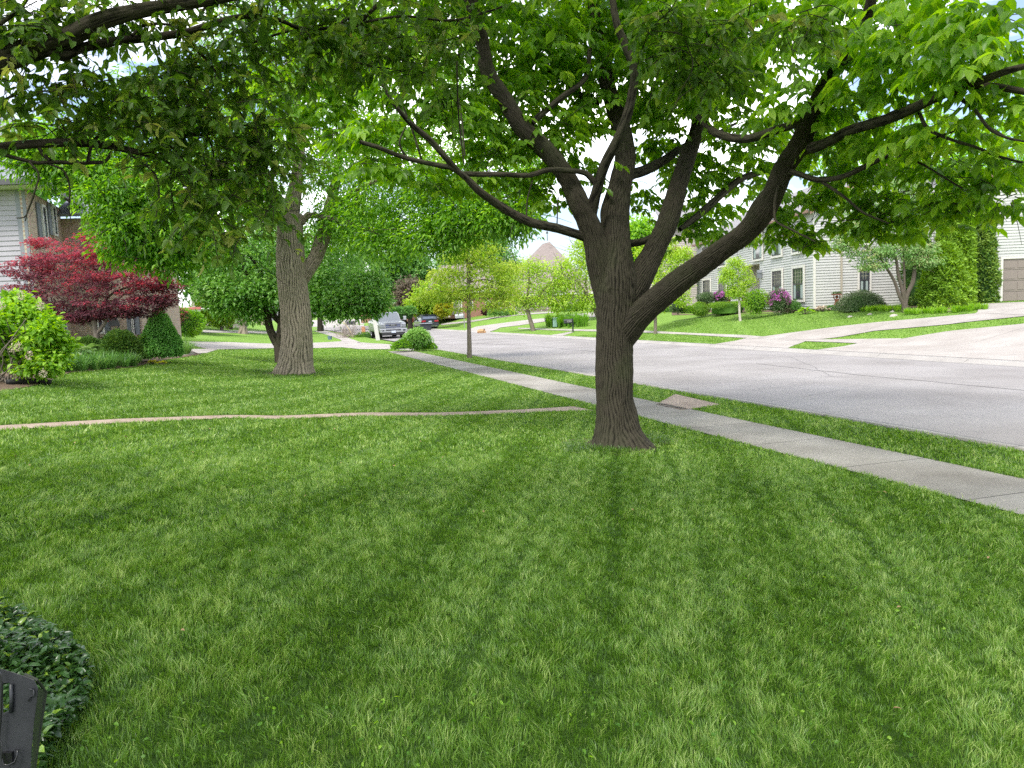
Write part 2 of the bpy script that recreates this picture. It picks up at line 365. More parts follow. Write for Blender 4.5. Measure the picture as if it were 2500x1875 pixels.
# --- ground material: soil seen between blades near, mown lawn far away
def groundmat():
    m = bpy.data.materials.new('lawn_ground'); m.use_nodes = True; t = m.node_tree; b = t.nodes['Principled BSDF']; l = t.links.new
    b.inputs['Roughness'].default_value = .95; b.inputs['Specular IOR Level'].default_value = .1
    g = N(t, 'ShaderNodeNewGeometry'); n1 = N(t, 'ShaderNodeTexNoise'); n1.inputs['Scale'].default_value = .35; n1.inputs['Detail'].default_value = 9; n1.inputs['Roughness'].default_value = .72
    n2 = N(t, 'ShaderNodeTexNoise'); n2.inputs['Scale'].default_value = 42; n2.inputs['Detail'].default_value = 4
    a = N(t, 'ShaderNodeMath', operation='ADD'); h = N(t, 'ShaderNodeMath', operation='MULTIPLY'); h.inputs[1].default_value = .5
    # mowing passes: light and dark of leaning turf put into soft colour stripes
    w = N(t, 'ShaderNodeMapping'); w.inputs['Rotation'].default_value = (0, 0, .16); wv = N(t, 'ShaderNodeTexWave'); wv.inputs['Scale'].default_value = .32; wv.inputs['Distortion'].default_value = 1.2; wv.inputs['Detail'].default_value = 2
    wm = N(t, 'ShaderNodeMath', operation='MULTIPLY_ADD'); wm.inputs[1].default_value = .05
    r = N(t, 'ShaderNodeValToRGB'); e = r.color_ramp.elements
    e[0].position = .36; e[0].color = (.12, .225, .032, 1); e[1].position = .68; e[1].color = (.20, .33, .06, 1)
    l(g.outputs['Position'], n1.inputs['Vector']); l(g.outputs['Position'], n2.inputs['Vector']); l(g.outputs['Position'], w.inputs[0]); l(w.outputs[0], wv.inputs['Vector'])
    l(n1.outputs['Fac'], a.inputs[0]); l(n2.outputs['Fac'], a.inputs[1]); l(a.outputs[0], h.inputs[0]); l(wv.outputs['Fac'], wm.inputs[0]); l(h.outputs[0], wm.inputs[2]); l(wm.outputs[0], r.inputs[0])
    at = N(t, 'ShaderNodeAttribute', attribute_name='soil'); mx = N(t, 'ShaderNodeMixRGB'); mx.inputs[2].default_value = (.040, .080, .016, 1)
    l(at.outputs['Fac'], mx.inputs[0]); l(r.outputs[0], mx.inputs[1]); l(mx.outputs[0], b.inputs['Base Color'])
    bp = N(t, 'ShaderNodeBump'); bp.inputs['Distance'].default_value = .04; bp.inputs['Strength'].default_value = .8; l(n2.outputs['Fac'], bp.inputs['Height']); l(bp.outputs[0], b.inputs['Normal'])
    return m
def concrete(name, c1, c2, joint=None, scale=3.0):
    "joint=(spacing in metres along the road, darkness): scored joints"
    m = bpy.data.materials.new(name); m.use_nodes = True; t = m.node_tree; b = t.nodes['Principled BSDF']; l = t.links.new
    b.inputs['Roughness'].default_value = .88; b.inputs['Specular IOR Level'].default_value = .2
    g = N(t, 'ShaderNodeNewGeometry'); n1 = N(t, 'ShaderNodeTexNoise'); n1.inputs['Scale'].default_value = scale*.25; n1.inputs['Detail'].default_value = 8; n1.inputs['Roughness'].default_value = .6
    n2 = N(t, 'ShaderNodeTexNoise'); n2.inputs['Scale'].default_value = 70; n2.inputs['Detail'].default_value = 3
    a = N(t, 'ShaderNodeMath', operation='MULTIPLY_ADD'); a.inputs[1].default_value = .35
    r = N(t, 'ShaderNodeValToRGB'); e = r.color_ramp.elements; e[0].position = .5; e[1].position = .82; e[0].color = (*c1, 1); e[1].color = (*c2, 1)
    l(g.outputs['Position'], n1.inputs['Vector']); l(g.outputs['Position'], n2.inputs['Vector']); l(n2.outputs['Fac'], a.inputs[0]); l(n1.outputs['Fac'], a.inputs[2]); l(a.outputs[0], r.inputs[0])
    out = r.outputs[0]
    if joint:
        at = N(t, 'ShaderNodeAttribute', attribute_name='st'); sx = N(t, 'ShaderNodeSeparateXYZ'); d = N(t, 'ShaderNodeMath', operation='DIVIDE'); d.inputs[1].default_value = joint[0]
        fr = N(t, 'ShaderNodeMath', operation='FRACT'); lt = N(t, 'ShaderNodeMath', operation='LESS_THAN'); lt.inputs[1].default_value = joint[2]/joint[0]
        mm = N(t, 'ShaderNodeMath', operation='MULTIPLY'); mm.inputs[1].default_value = joint[1]; mx = N(t, 'ShaderNodeMixRGB'); mx.inputs[2].default_value = (.03, .028, .022, 1)
        l(at.outputs['Vector'], sx.inputs[0]); l(sx.outputs[0], d.inputs[0]); l(d.outputs[0], fr.inputs[0]); l(fr.outputs[0], lt.inputs[0]); l(lt.outputs[0], mm.inputs[0]); l(mm.outputs[0], mx.inputs[0]); l(out, mx.inputs[1]); out = mx.outputs[0]
    l(out, b.inputs['Base Color'])
    bp = N(t, 'ShaderNodeBump'); bp.inputs['Distance'].default_value = .004; bp.inputs['Strength'].default_value = .6; l(n2.outputs['Fac'], bp.inputs['Height']); l(bp.outputs[0], b.inputs['Normal'])
    return m
M_CONC = concrete('sidewalk_concrete', (.19, .172, .145), (.33, .308, .27), joint=(1.52, .65, .02))
M_DRIVE = concrete('driveway_concrete', (.30, .27, .24), (.39, .36, .325), joint=(3.05, .45, .03))
M_GUT = concrete('kerb_concrete', (.29, .27, .245), (.37, .35, .32), joint=(3.1, .5, .03))
M_BRICKP = concrete('brick_paver', (.27, .20, .155), (.38, .30, .235), scale=18)
def roadmat():
    m = concrete('road_asphalt', (.225, .208, .196), (.31, .292, .28), scale=1.6); t = m.node_tree; l = t.links.new
    b = t.nodes['Principled BSDF']; src = b.inputs['Base Color'].links[0].from_socket
    g = N(t, 'ShaderNodeNewGeometry'); v = N(t, 'ShaderNodeTexVoronoi', feature='DISTANCE_TO_EDGE'); v.inputs['Scale'].default_value = .13; v.inputs['Randomness'].default_value = 1
    nn = N(t, 'ShaderNodeTexNoise'); nn.inputs['Scale'].default_value = .9; nn.inputs['Detail'].default_value = 5; mxv = N(t, 'ShaderNodeMixRGB'); mxv.inputs[0].default_value = .25
    l(g.outputs['Position'], nn.inputs['Vector']); l(g.outputs['Position'], mxv.inputs[1]); l(nn.outputs['Color'], mxv.inputs[2]); l(mxv.outputs[0], v.inputs['Vector'])
    lt = N(t, 'ShaderNodeMath', operation='LESS_THAN'); lt.inputs[1].default_value = .0016; ml = N(t, 'ShaderNodeMath', operation='MULTIPLY'); ml.inputs[1].default_value = .5
    mx = N(t, 'ShaderNodeMixRGB'); mx.inputs[2].default_value = (.07, .068, .07, 1); l(v.outputs['Distance'], lt.inputs[0]); l(lt.outputs[0], ml.inputs[0]); l(ml.outputs[0], mx.inputs[0]); l(src, mx.inputs[1]); l(mx.outputs[0], b.inputs['Base Color'])
    return m
M_GROUND = groundmat(); M_ROAD = roadmat()
# ground sheet on a grid aligned with the street
sg = np.unique(np.concatenate([np.arange(-60, 60, .5), np.arange(60, 160, 2), np.arange(160, 900, 20), -60-np.geomspace(2, 300, 12)]))
tg = np.unique(np.concatenate([np.arange(-30, -.2, .35), [-.16, -.12, .3, 3, 6, RW-.3, RW+.12, RW+.16], np.arange(RW+.4, 34, .4), -30-np.geomspace(.5, 600, 40), 34+np.geomspace(.5, 500, 40)]))
Sg, Tg = np.meshgrid(sg, tg, indexing='ij'); X, Y = XY(Sg, Tg); Z = terrain(X, Y)
i = np.arange(Sg.size).reshape(Sg.shape); Fg = np.stack([i[:-1, :-1], i[:-1, 1:], i[1:, 1:], i[1:, :-1]], -1).reshape(-1, 4)
GV = np.column_stack([X.ravel(), Y.ravel(), Z.ravel()])
soil = np.clip(1-(np.hypot(GV[:, 0], GV[:, 1])-10)/22, 0, 1)
me = npmesh('ground', GV, [Fg], 4, {'soil': soil}, smooth=True)
if me.polygons[0].normal.z < 0: me.flip_normals()
tag(link('ground', me, M_GROUND), kind='structure')
# road, kerbs
def strip(name, prof, s0, s1, m, ns=220):
    "prof: [(t,z)] swept along the street"
    s = np.linspace(s0, s1, ns); V = []; ST = []
    for (t, z) in prof:
        x, y = XY(s, t); V.append(np.column_stack([x, y, np.full(ns, z)])); ST.append(np.column_stack([s, np.full(ns, t), 0*s]))
    V = np.concatenate(V); ST = np.concatenate(ST); F = []
    for k in range(len(prof)-1):
        a = np.arange(ns-1)+k*ns; F.append(np.stack([a, a+ns, a+ns+1, a+1], -1))
    me = npmesh(name, V, [np.concatenate(F)], 4, {'st': ST}); return tag(link(name, me, m), kind='structure')
strip('road', [(.42, .012), (2.5, .035), (RW/2, .05), (RW-2.5, .035), (RW-.42, .012)], -60, 130, M_ROAD)
strip('kerb', [(-.14, .04), (-.14, .115), (-.02, .115), (.10, .018), (.44, .006)], -60, 40, M_GUT)
strip('kerb', [(RW-.44, .006), (RW-.12, .016), (RW+.02, .085), (RW+.18, .103), (RW+.18, .04)], -60, 85, M_GUT)
def roadline(pts, w, m=None):
    P_ = resample([tuple(G(*p)[:2]) for p in pts], 30); s_, t_ = st(P_[:, 0], P_[:, 1]); t_ = t_+.03*smooth_noise(s_*2, s_, 61)+.015*smooth_noise(s_*9, s_, 62); z = np.interp(t_, [.42, 2.5, RW/2, RW-2.5, RW-.42], [.012, .035, .05, .035, .012])+.005
    V = []
    for sg in (-1, 1): x, y = XY(s_+sg*w*.3, t_+sg*w*.5); V.append(np.column_stack([x, y, z]))
    i = np.arange(29); me = npmesh('tar_seam', np.concatenate(V), [np.stack([i, i+1, i+31, i+30], -1)], 4)
    if me.polygons[0].normal.z < 0: me.flip_normals()
    return tag(link('tar_seam', me, M_TAR), kind='structure')
M_TAR = mat('tar', (.09, .086, .084), .8, .2, noise=(8, (.17, .162, .158), 4))
for pl in [[(1560, 925), (1700, 912), (1840, 895)], [(1845, 897), (2134, 931), (2500, 968)], [(1960, 980), (2060, 962)], [(1150, 842), (1300, 850), (1480, 868)]]: roadline(pl, .03)
strip('tar_seam', [(.425, .0165), (.455, .0175)], -60, 60, M_TAR); strip('tar_seam', [(RW-.455, .0175), (RW-.425, .0165)], -60, 85, M_TAR)
sw = ribbon('sidewalk', [XY(s, -2.55) for s in np.linspace(-12, 30.5, 12)], [XY(s, -1.42) for s in np.linspace(-12, 30.5, 12)], M_CONC, lift=.010, n=90, world=True)
ribbon('driveway', [(420, 834), (560, 836), (840, 833), (900, 838), (965, 842), (1010, 845)], [(515, 854), (660, 850.5), (835, 848.5), (880, 853), (960, 853), (1010, 856)], M_DRIVE, .02)
ribbon('path', [(458, 853), (540, 851)], [(392, 874), (505, 862)], M_DRIVE, .012, n=10)
ribbon('driveway', [(495, 806.5), (560, 807), (700, 808)], [(495, 812.5), (560, 813), (700, 813.5)], M_DRIVE, .03)
ribbon('sidewalk', [(842, 839), (830, 829), (800, 818), (765, 808)], [(885, 838), (853, 826), (825, 816), (790, 806)], M_DRIVE, .02)
ribbon('road', [(700, 783), (760, 782), (890, 779)], [(700, 797), (775, 798), (885, 813)], M_DRIVE, .02)
ribbon('driveway', [(1135, 809), (1161, 798), (1197, 793), (1344, 776), (1400, 768), (1490, 760)], [(1195, 812), (1222, 800), (1267, 795), (1342, 784), (1400, 778), (1490, 772)], M_DRIVE, .03)
ribbon('path', [(1077, 790), (1150, 783), (1240, 770), (1355, 761)], [(1077, 794), (1150, 787), (1240, 773.5), (1355, 764)], M_DRIVE, .03)
ribbon('sidewalk', [(1265, 800.5), (1340, 803), (1452, 805), (1550, 806.5), (1687, 813.5), (1822, 819)], [(1265, 803), (1340, 806.5), (1452, 809.5), (1550, 811.5), (1687, 818), (1822, 826)], M_DRIVE, .02)
ribbon('path', [kpx(1343, 823), (1390, 810)], [kpx(1372, 823), (1402, 810)], M_DRIVE, .016, n=12)
ribbon('driveway', [kpx(1743, 843.5), (1780, 835), (1823, 826)], [kpx(1922, 853), (1940, 843), (1968, 833)], M_DRIVE, .016, n=16)
ribbon('sidewalk', [(1822, 819), (1960, 829), (2060, 829), (2200, 827)], [(1822, 826), (1970, 834), (2098, 839), (2200, 838)], M_DRIVE, .020)
ribbon('driveway', [(1850, 824), (1895, 818), (2047, 798), (2242, 779), (2385, 766), (2399, 744)], [(1960, 831), (2047, 824.5), (2134, 809), (2315, 793), (2500, 773), (2660, 756)], M_DRIVE, .024)
ribbon('driveway', [(2397, 743), (2500, 738.5), (2700, 729)], [(2397, 766), (2500, 771), (2700, 748)], M_DRIVE, .03, n=14)
ribbon('driveway', [(1995, 854.5), (2098, 838), (2200, 828), (2315, 809), (2500, 791), (2760, 764)], [kpx(*p) for p in [(1995, 857), (2100, 863), (2242, 873), (2380, 881), (2500, 888), (2760, 902)]], M_DRIVE, .016)
ribbon('brick_path', [(-300, 1056), (0, 1040), (285, 1024), (565, 1014), (885, 1008), (1170, 1005), (1300, 999), (1400, 993)], [(-300, 1068), (0, 1052), (285, 1034), (565, 1021.5), (885, 1016.5), (1170, 1013), (1330, 1006), (1450, 1003)], M_BRICKP, .008, n=70)
ribbon('brick_path', [(1600, 989), (1648, 963)], [(1664, 1003), (1762, 989)], M_BRICKP, .010, n=12)
# --- beds of mulch
M_MULCH = mat('mulch', (.10, .07, .048), .95, .1, noise=(30, (.19, .14, .10), 5), bump=(50, .9, .02))
ribbon('mulch_bed', [(-60, 925), (40, 905), (110, 880), (250, 850), (330, 835), (400, 830)], [(-60, 968), (110, 938), (160, 912), (330, 897), (400, 880), (490, 866)], M_MULCH, .012, n=24)
ribbon('mulch_bed', [(1640, 762), (1760, 756), (1900, 756), (2050, 749), (2240, 746), (2380, 744)], [(1640, 770), (1760, 768), (1900, 765), (2050, 756), (2250, 765), (2390, 757)], M_MULCH, .012, n=24)
# --- grass
BEDS = []
def lawn_ok(x, y):
    s, t = st(x, y); ok = ~((t > -.20) & (t < RW+.20))
    for poly in PAVED:
        a = np.array(poly); bb = (x > a[:, 0].min()) & (x < a[:, 0].max()) & (y > a[:, 1].min()) & (y < a[:, 1].max())
        j = np.where(bb & ok)[0]
        if len(j): ok[j[inpoly(x[j], y[j], poly)]] = False
    return ok
M_GRASS = leafmat('grass_blades', (.052, .122, .014), (.150, .285, .038), (.40, .50, .16), trans=.40, rough=.38, spec=.5)
def grass(zones):
    PV = []; FQ = []; FT = []; TT = []; off = 0
    for (d0, d1, n, h, w, half) in zones:
        r = np.sqrt(rng.uniform(d0**2, d1**2, n)); a = rng.uniform(-half, half, n)
        x = r*np.sin(a); y = r*np.cos(a); ok = lawn_ok(x+rng.normal(0, .022, n), y+rng.normal(0, .022, n)); x = x[ok]; y = y[ok]; n = len(x)
        for (u, v) in [(1508, 1090), (712, 913)]:
            g = G(u, v); k = np.hypot(x-g[0], y-g[1]) > (.42 if u > 1000 else .55); x = x[k]; y = y[k]; n = len(x)
        z = terrain(x, y)
        # mower passes: alternate lean; clumps lean together
        q = (x*.985-y*.17); ph = np.sin(q*2*np.pi/1.15+.6*smooth_noise(x*.4, y*.4, 5))
        nx = smooth_noise(x*1.5, y*1.5, 11)+.8*smooth_noise(x*4.2, y*4.2, 12); ny = smooth_noise(x*1.5, y*1.5, 13)+.8*smooth_noise(x*4.2, y*4.2, 14)
        fine = smooth_noise(x*11, y*11, 15); fine2 = smooth_noise(x*11, y*11, 17)
        cs = .055+.02*(d0 > 5); jx = np.floor((x+.03*smooth_noise(x*30, y*30, 41))/cs); jy = np.floor((y+.03*smooth_noise(x*30, y*30, 42))/cs)
        hs_ = lambda a_, b_, k_: np.modf(np.abs(np.sin(a_*12.9898+b_*78.233+k_)*43758.5453))[0]
        h1, h2, h3 = hs_(jx, jy, 1.), hs_(jx, jy, 2.), hs_(jx, jy, 3.); tuft = smooth_noise(x*34, y*34, 51)
        lean = np.stack([.07*nx+.16*fine+.75*(h1-.5)+rng.normal(0, .26, n), .12*np.tanh(ph*2.2)+.09*ny+.16*fine2+.75*(h2-.5)+rng.normal(0, .26, n), np.ones(n)], 1)
        pn = smooth_noise(x*.9, y*.9, 21)+.9*smooth_noise(x*2.6, y*2.6, 22)
        qq = q/.58+.10*smooth_noise(x*1.3, y*.5, 33); track = 1.0*np.exp(-((np.abs((qq % 1)-.5))/.10)**2)*np.clip(.70+.5*smooth_noise(x*1.1+np.floor(qq)*3, y*1.1, 31), 0, 1)
        hh = h*(1+.04*pn+.22*tuft+.5*(h3-.5))*rng.uniform(.45, 1.15, n)*(1-.38*track)
        ti = np.clip(.47+.03*pn+.05*fine+.10*tuft+.22*(h3-.5)-.20*track+.045*np.tanh(ph*2)+rng.normal(0, .17, n)+.05, 0, 1)  # light and dark of leaning mower stripes put into the tint too
        ti = np.where(rng.random(n) < .012, 1.0, ti)
        L3 = unit(lean); yaw = rng.uniform(0, np.pi, n); sd = np.stack([np.cos(yaw), np.sin(yaw), 0*yaw], 1)*(w*rng.uniform(.6, 1.25, n)*.5)[:, None]
        base = np.stack([x, y, z-.004], 1); mid = base+np.array([0, 0, 1.])*(hh*.5)[:, None]*.8+L3*(hh*.12)[:, None]
        curve = L3*[1.7, 1.7, .75]; tip = mid+curve*(hh*.6)[:, None]
        V = np.stack([base-sd*.8, base+sd*.8, mid-sd, mid+sd, tip], 1); b = (np.arange(n)*5)[:, None]+off
        FQ.append(b+[0, 1, 3, 2]); FT.append(b+[2, 3, 4]); PV.append(V.reshape(-1, 3)); TT.append(np.repeat(ti, 5)); off += 5*n
    me = npmesh('grass', np.concatenate(PV), [np.concatenate(FQ), np.concatenate(FT)], 0, {'tint': np.concatenate(TT)})
    return tag(link('grass', me, M_GRASS), 'short mown green lawn with faint mower stripes', 'grass', kind='stuff')
if DO_GRASS:
    # (near, far, candidates, blade height, blade width, half angle)
    grass([(.9, 3.2, int(120000*GD), .052, .0030, 1.3), (3.2, 5.5, int(190000*GD), .050, .0040, 1.05), (5.5, 9, int(215000*GD), .050, .0062, .90), (9, 15, int(180000*GD), .050, .0105, .78),
           (15, 26, int(190000*GD), .045, .018, .78), (26, 48, int(190000*GD), .035, .035, .78)])
# ================================================================= TREES
def WC(x, y, z, rx, rz, *k):
    D = depth((x, y, z)); D = D if abs(D) > .3 else .3
    q = RN.T @ (np.array([x, y, z])-CAM); D = -q[2] if abs(q[2]) > .05 else .05
    return (CU+F_PX*q[0]/D, CV-F_PX*q[1]/D, rx*F_PX/D, rz*F_PX/D, D, *k)
B_ASH = barkmat('bark_ash', (.054, .047, .033), (.007, .006, .0045)); B_GREY = barkmat('bark_grey', (.26, .22, .16), (.030, .025, .018), green=(.13, .13, .08))
B_DARK = barkmat('bark_dark', (.055, .045, .035), (.012, .010, .008)); B_SM = barkmat('bark_smooth', (.20, .17, .135), (.09, .075, .06)); B_MID = barkmat('bark_mid', (.12, .10, .08), (.05, .04, .03)); B_PALE = barkmat('bark_pale', (.5, .46, .4), (.3, .27, .23), green=(.36, .36, .28))
L_ASH = leafmat('leaf_ash', (.075, .165, .018), (.165, .32, .034), (.34, .50, .07), trans=.58, rough=.38, spec=.45)
L_APPLE = leafmat('leaf_crabapple', (.06, .13, .018), (.13, .24, .034), (.27, .30, .07), trans=.55, rough=.42, spec=.4)
L_FINE = leafmat('leaf_fine', (.07, .18, .022), (.16, .34, .038), (.30, .50, .06), trans=.52, rough=.4, spec=.4)
L_MAG = leafmat('leaf_magnolia', (.07, .19, .03), (.16, .34, .06), (.30, .48, .14), trans=.38, rough=.32, spec=.5)
L_RED = leafmat('leaf_red_maple', (.06, .026, .032), (.20, .075, .09), (.46, .085, .085), trans=.5, rough=.45, spec=.35)
L_LIME = leafmat('leaf_lime', (.20, .34, .03), (.34, .50, .06), (.50, .62, .13), trans=.45)
L_CYP = leafmat('leaf_cypress', (.24, .38, .05), (.38, .52, .08), (.5, .56, .14), trans=.45)
L_MID = leafmat('leaf_mid', (.07, .19, .045), (.14, .30, .07), (.22, .38, .10), trans=.4)
L_DOG = leafmat('leaf_dogwood', (.13, .26, .08), (.25, .41, .14), (.40, .36, .20), trans=.42)
L_THUJA = leafmat('leaf_arborvitae', (.12, .24, .02), (.24, .41, .04), (.38, .54, .07), trans=.25, rough=.6)
L_SPR = leafmat('leaf_spruce', (.10, .28, .05), (.22, .48, .10), (.34, .58, .14), trans=.2, rough=.6)
L_YEW = leafmat('leaf_yew', (.035, .09, .016), (.08, .18, .028), (.24, .36, .06), trans=.2, rough=.55)
L_BOX = leafmat('leaf_boxwood', (.13, .27, .022), (.25, .42, .04), (.34, .5, .06), trans=.3)
L_HYD = leafmat('leaf_hydrangea', (.10, .24, .022), (.24, .43, .04), (.38, .56, .08), trans=.45)
L_PURP = leafmat('leaf_smokebush', (.09, .075, .05), (.16, .13, .09), (.22, .18, .12), trans=.3)
L_GRN2 = leafmat('leaf_lily', (.05, .14, .03), (.11, .24, .05), (.22, .36, .10), trans=.35)
L_JUN = leafmat('leaf_juniper', (.07, .12, .05), (.14, .20, .09), (.22, .28, .15), trans=.25)
L_VINCA = leafmat('leaf_vinca', (.024, .068, .016), (.05, .12, .026), (.20, .32, .03), trans=.2, rough=.28, spec=.55)
L_YEL = leafmat('leaf_yellow', (.28, .30, .02), (.42, .42, .04), (.5, .5, .1), trans=.4)
L_PINK = leafmat('petal_pink', (.42, .10, .36), (.60, .18, .52), (.72, .35, .66), trans=.35)
L_CRM = leafmat('petal_cream', (.45, .36, .27), (.58, .50, .40), (.66, .60, .5), trans=.3)
L_HOSTA = leafmat('leaf_hosta', (.07, .16, .04), (.15, .26, .07), (.40, .46, .25), trans=.35)
def tree(name, label, cat, base, group=None): return thing(name, label, cat, base, 0, group)
# ---------- the big tree in the foreground lawn
DT = depth(G(1508, 1088)); TT0 = G(1508, 1088)
T1 = tree('ash_tree', 'large dark-barked tree forking into four limbs on the near lawn by the sidewalk', 'tree', TT0)
def rad(lst): return lst
V1 = [(1516, 1112, 98), (1514, 1094, 86), (1512, 1079, 73), (1509, 1060, 61), (1507, 1038, 54), (1505, 1012, 49.5), (1502, 985, 46.5), (1500, 930, 45.5), (1500, 860, 45), (1501, 800, 46.5), (1505, 745, 49), (1506, 700, 51), (1503, 660, 47), (1504, 620, 40), (1503, 575, 33), (1504, 530, 26)]
limbs = [px(V1, DT)]
main = [
 [(1500, 800, 34, .05), (1492, 735, 40, .03), (1477, 680, 37, 0), (1465, 640, 32, -.05), (1452, 585, 26, -.1), (1434, 535, 25, -.15), (1412, 490, 24, -.2), (1396, 455, 22, -.2), (1340, 375, 21, -.3), (1272, 309, 20, -.4), (1230, 239, 18, -.5), (1195, 185, 17, -.6), (1172, 77, 15, -.8), (1149, 0, 14, -1), (1110, -160, 10, -1.4), (1060, -330, 5, -1.8)],
 [(1500, 720, 38, .1), (1508, 660, 36, .15), (1508, 600, 31, .2), (1501, 525, 34, .25), (1514, 452, 27, .3), (1526, 385, 24, .35), (1512, 300, 21, .4), (1486, 220, 18, .5), (1466, 110, 14, .6), (1446, 0, 12, .7), (1440, -200, 8, .9), (1450, -380, 4, 1)],
 [(1502, 830, 26, .05), (1510, 785, 36, .03), (1530, 735, 37, 0), (1556, 690, 33, .05), (1593, 621, 26, .25), (1627, 549, 24, .4), (1642, 500, 23, .5), (1656, 452, 20.5, .6), (1672, 404, 19.5, .7), (1684, 370, 18, .8), (1700, 320, 15, 1), (1712, 231, 13, 1.2), (1722, 120, 10, 1.4), (1700, -60, 7, 1.6)],
 [(1494, 900, 16, .04), (1500, 862, 30, .02), (1516, 825, 36, -.02), (1545, 786, 35, -.1), (1580, 752, 31, -.2), (1620, 718, 29.5, -.3), (1664, 682, 28.5, -.4), (1756, 615, 26, -.65), (1836, 552, 26, -.9), (1862, 515, 30, -1), (1889, 470, 25, -1.1), (1912, 417, 24, -1.2), (1955, 347, 23, -1.4), (1986, 270, 19, -1.6), (2028, 185, 18, -1.8), (2067, 135, 15, -1.9), (2105, 77, 12, -2), (2135, -30, 10, -2.2), (2180, -180, 6, -2.4)],
]
sec = [
 [(1440, 520, 17, -.15), (1455, 470, 13, -.3), (1477, 405, 12.5, -.5), (1515, 328, 12, -.7), (1542, 231, 11, -.9), (1550, 166, 10.5, -1.1), (1531, 112, 10, -1.2), (1508, 58, 9, -1.3), (1494, -10, 8, -1.4), (1480, -120, 5, -1.6)],
 [(1450, 590, 13, -.05), (1423, 578, 11.5, -.1), (1365, 559, 11, -.3), (1288, 540, 11, -.5), (1211, 498, 10, -.7), (1164, 463, 9, -.9), (1134, 432, 7.5, -1), (1105, 411, 6.5, -1.1), (1076, 405, 6, -1.2), (979, 382, 5.5, -1.5), (921, 359, 5, -1.7), (879, 347, 4.5, -1.8)],
 [(1122, 420, 6.5, -1.05), (1090, 385, 7.5, -1.2), (1056, 347, 7.5, -1.3), (999, 297, 6.5, -1.5), (960, 250, 4.5, -1.7), (930, 200, 3, -1.8)],
 [(1120, 422, 3.5, -1), (1137, 424, 5.5, -.9), (1242, 426, 6, -.7), (1290, 428, 6, -.6), (1340, 415, 6, -.5), (1388, 417, 6, -.4), (1430, 425, 6.5, -.35), (1452, 448, 7, -.3)],
 [(1520, 460, 14, .3), (1541, 428, 13, .5), (1569, 418, 12.5, .7), (1617, 394, 11, 1), (1655, 366, 9, 1.3), (1720, 340, 6, 1.8), (1800, 300, 3, 2.3)],
 [(1530, 594, 9, .3), (1560, 592, 9, .4), (1600, 578, 9, .5)],
 [(1940, 372, 14, -1.35), (1965, 366, 14, -1.4), (1997, 357, 13, -1.6), (2074, 320, 12.5, -2), (2190, 282, 12, -2.6), (2267, 247, 11.5, -3), (2344, 214, 11, -3.4), (2400, 195, 9.5, -3.7), (2470, 170, 8, -4), (2560, 150, 6, -4.3)],
 [(2344, 214, 7, -3.4), (2400, 210, 8, -3.5), (2460, 217, 8, -3.6), (2540, 232, 7, -3.7), (2640, 250, 4, -3.8)],
 [(1915, 415, 9, -1.2), (1951, 425, 7, -1.4), (1997, 439, 7, -1.6), (2055, 432, 6.5, -1.8), (2132, 397, 6, -2.1), (2198, 368, 4, -2.4), (2252, 347, 3, -2.6), (2330, 320, 2, -2.8)],
 [(1975, 290, 10, -1.5), (1958, 297, 10, -1.4), (1900, 316, 10, -1.1), (1823, 339, 10, -.8), (1758, 328, 9, -.5), (1725, 305, 8, -.2), (1690, 270, 5, 0)],
 [(1660, 560, 6, .7), (1708, 521, 9, .9), (1758, 478, 8.5, 1.1), (1812, 436, 8, 1.3), (1881, 415, 7, 1.5), (1960, 395, 5, 1.9), (2040, 350, 3, 2.3)],
 [(2100, 315, 4, -2.1), (2229, 262, 4.5, -2.6), (2275, 320, 4, -2.9), (2330, 343, 3.5, -3), (2383, 359, 3.2, -3.1), (2440, 382, 2.8, -3.2), (2500, 397, 2.5, -3.3)],
 [(2320, 222, 5, -3.3), (2335, 232, 5, -3.3), (2383, 270, 4.5, -3.5), (2421, 316, 4, -3.6), (2460, 336, 3, -3.7), (2500, 345, 2, -3.8)],
 [(1910, 430, 4, -1.2), (1890, 500, 3.5, -1.3), (1895, 540, 2.5, -1.4), (1935, 562, 2.2, -1.5), (1990, 590, 1.5, -1.6)],
 [(2000, 440, 4, -1.6), (2060, 480, 3, -1.8), (2110, 520, 2.5, -2), (2170, 545, 1.6, -2.1)],
 [(2180, 375, 3, -2.3), (2250, 400, 2.6, -2.5), (2300, 430, 2.2, -2.6), (2350, 460, 1.6, -2.7)],
 [(1300, 300, 8, -.3), (1370, 240, 7, -.2), (1430, 190, 6, -.1), (1440, 120, 5, 0)],
 [(1455, 255, 9, .45), (1420, 235, 8, .7), (1385, 200, 6, .9), (1340, 120, 4, 1.2)],
 [(1135, 380, 1.6, -1), (1128, 300, 1.8, -1), (1120, 240, 1.6, -1)], [(1360, 558, 1.6, -.3), (1361, 520, 1.4, -.35), (1363, 480, 1.2, -.4)], [(1285, 538, 1.8, -.5), (1287, 490, 1.6, -.55), (1300, 440, 1.3, -.6)],
 [(1030, 392, 2.5, -1.3), (1020, 360, 2.5, -1.4), (1008, 320, 2.2, -1.4), (985, 260, 1.6, -1.5)], [(990, 385, 2.2, -1.4), (975, 350, 2, -1.5), (990, 310, 1.6, -1.5)],
]
limbs += [px(m_, DT) for m_ in main]
V, Fa, at = limb(limbs, seg=150, step=.018, ridge=.019, nr=44, seed=3, roots=.16)
trunk1 = link('trunk', npmesh('trunk', V, [Fa], 4, at, smooth=True), B_ASH, T1)
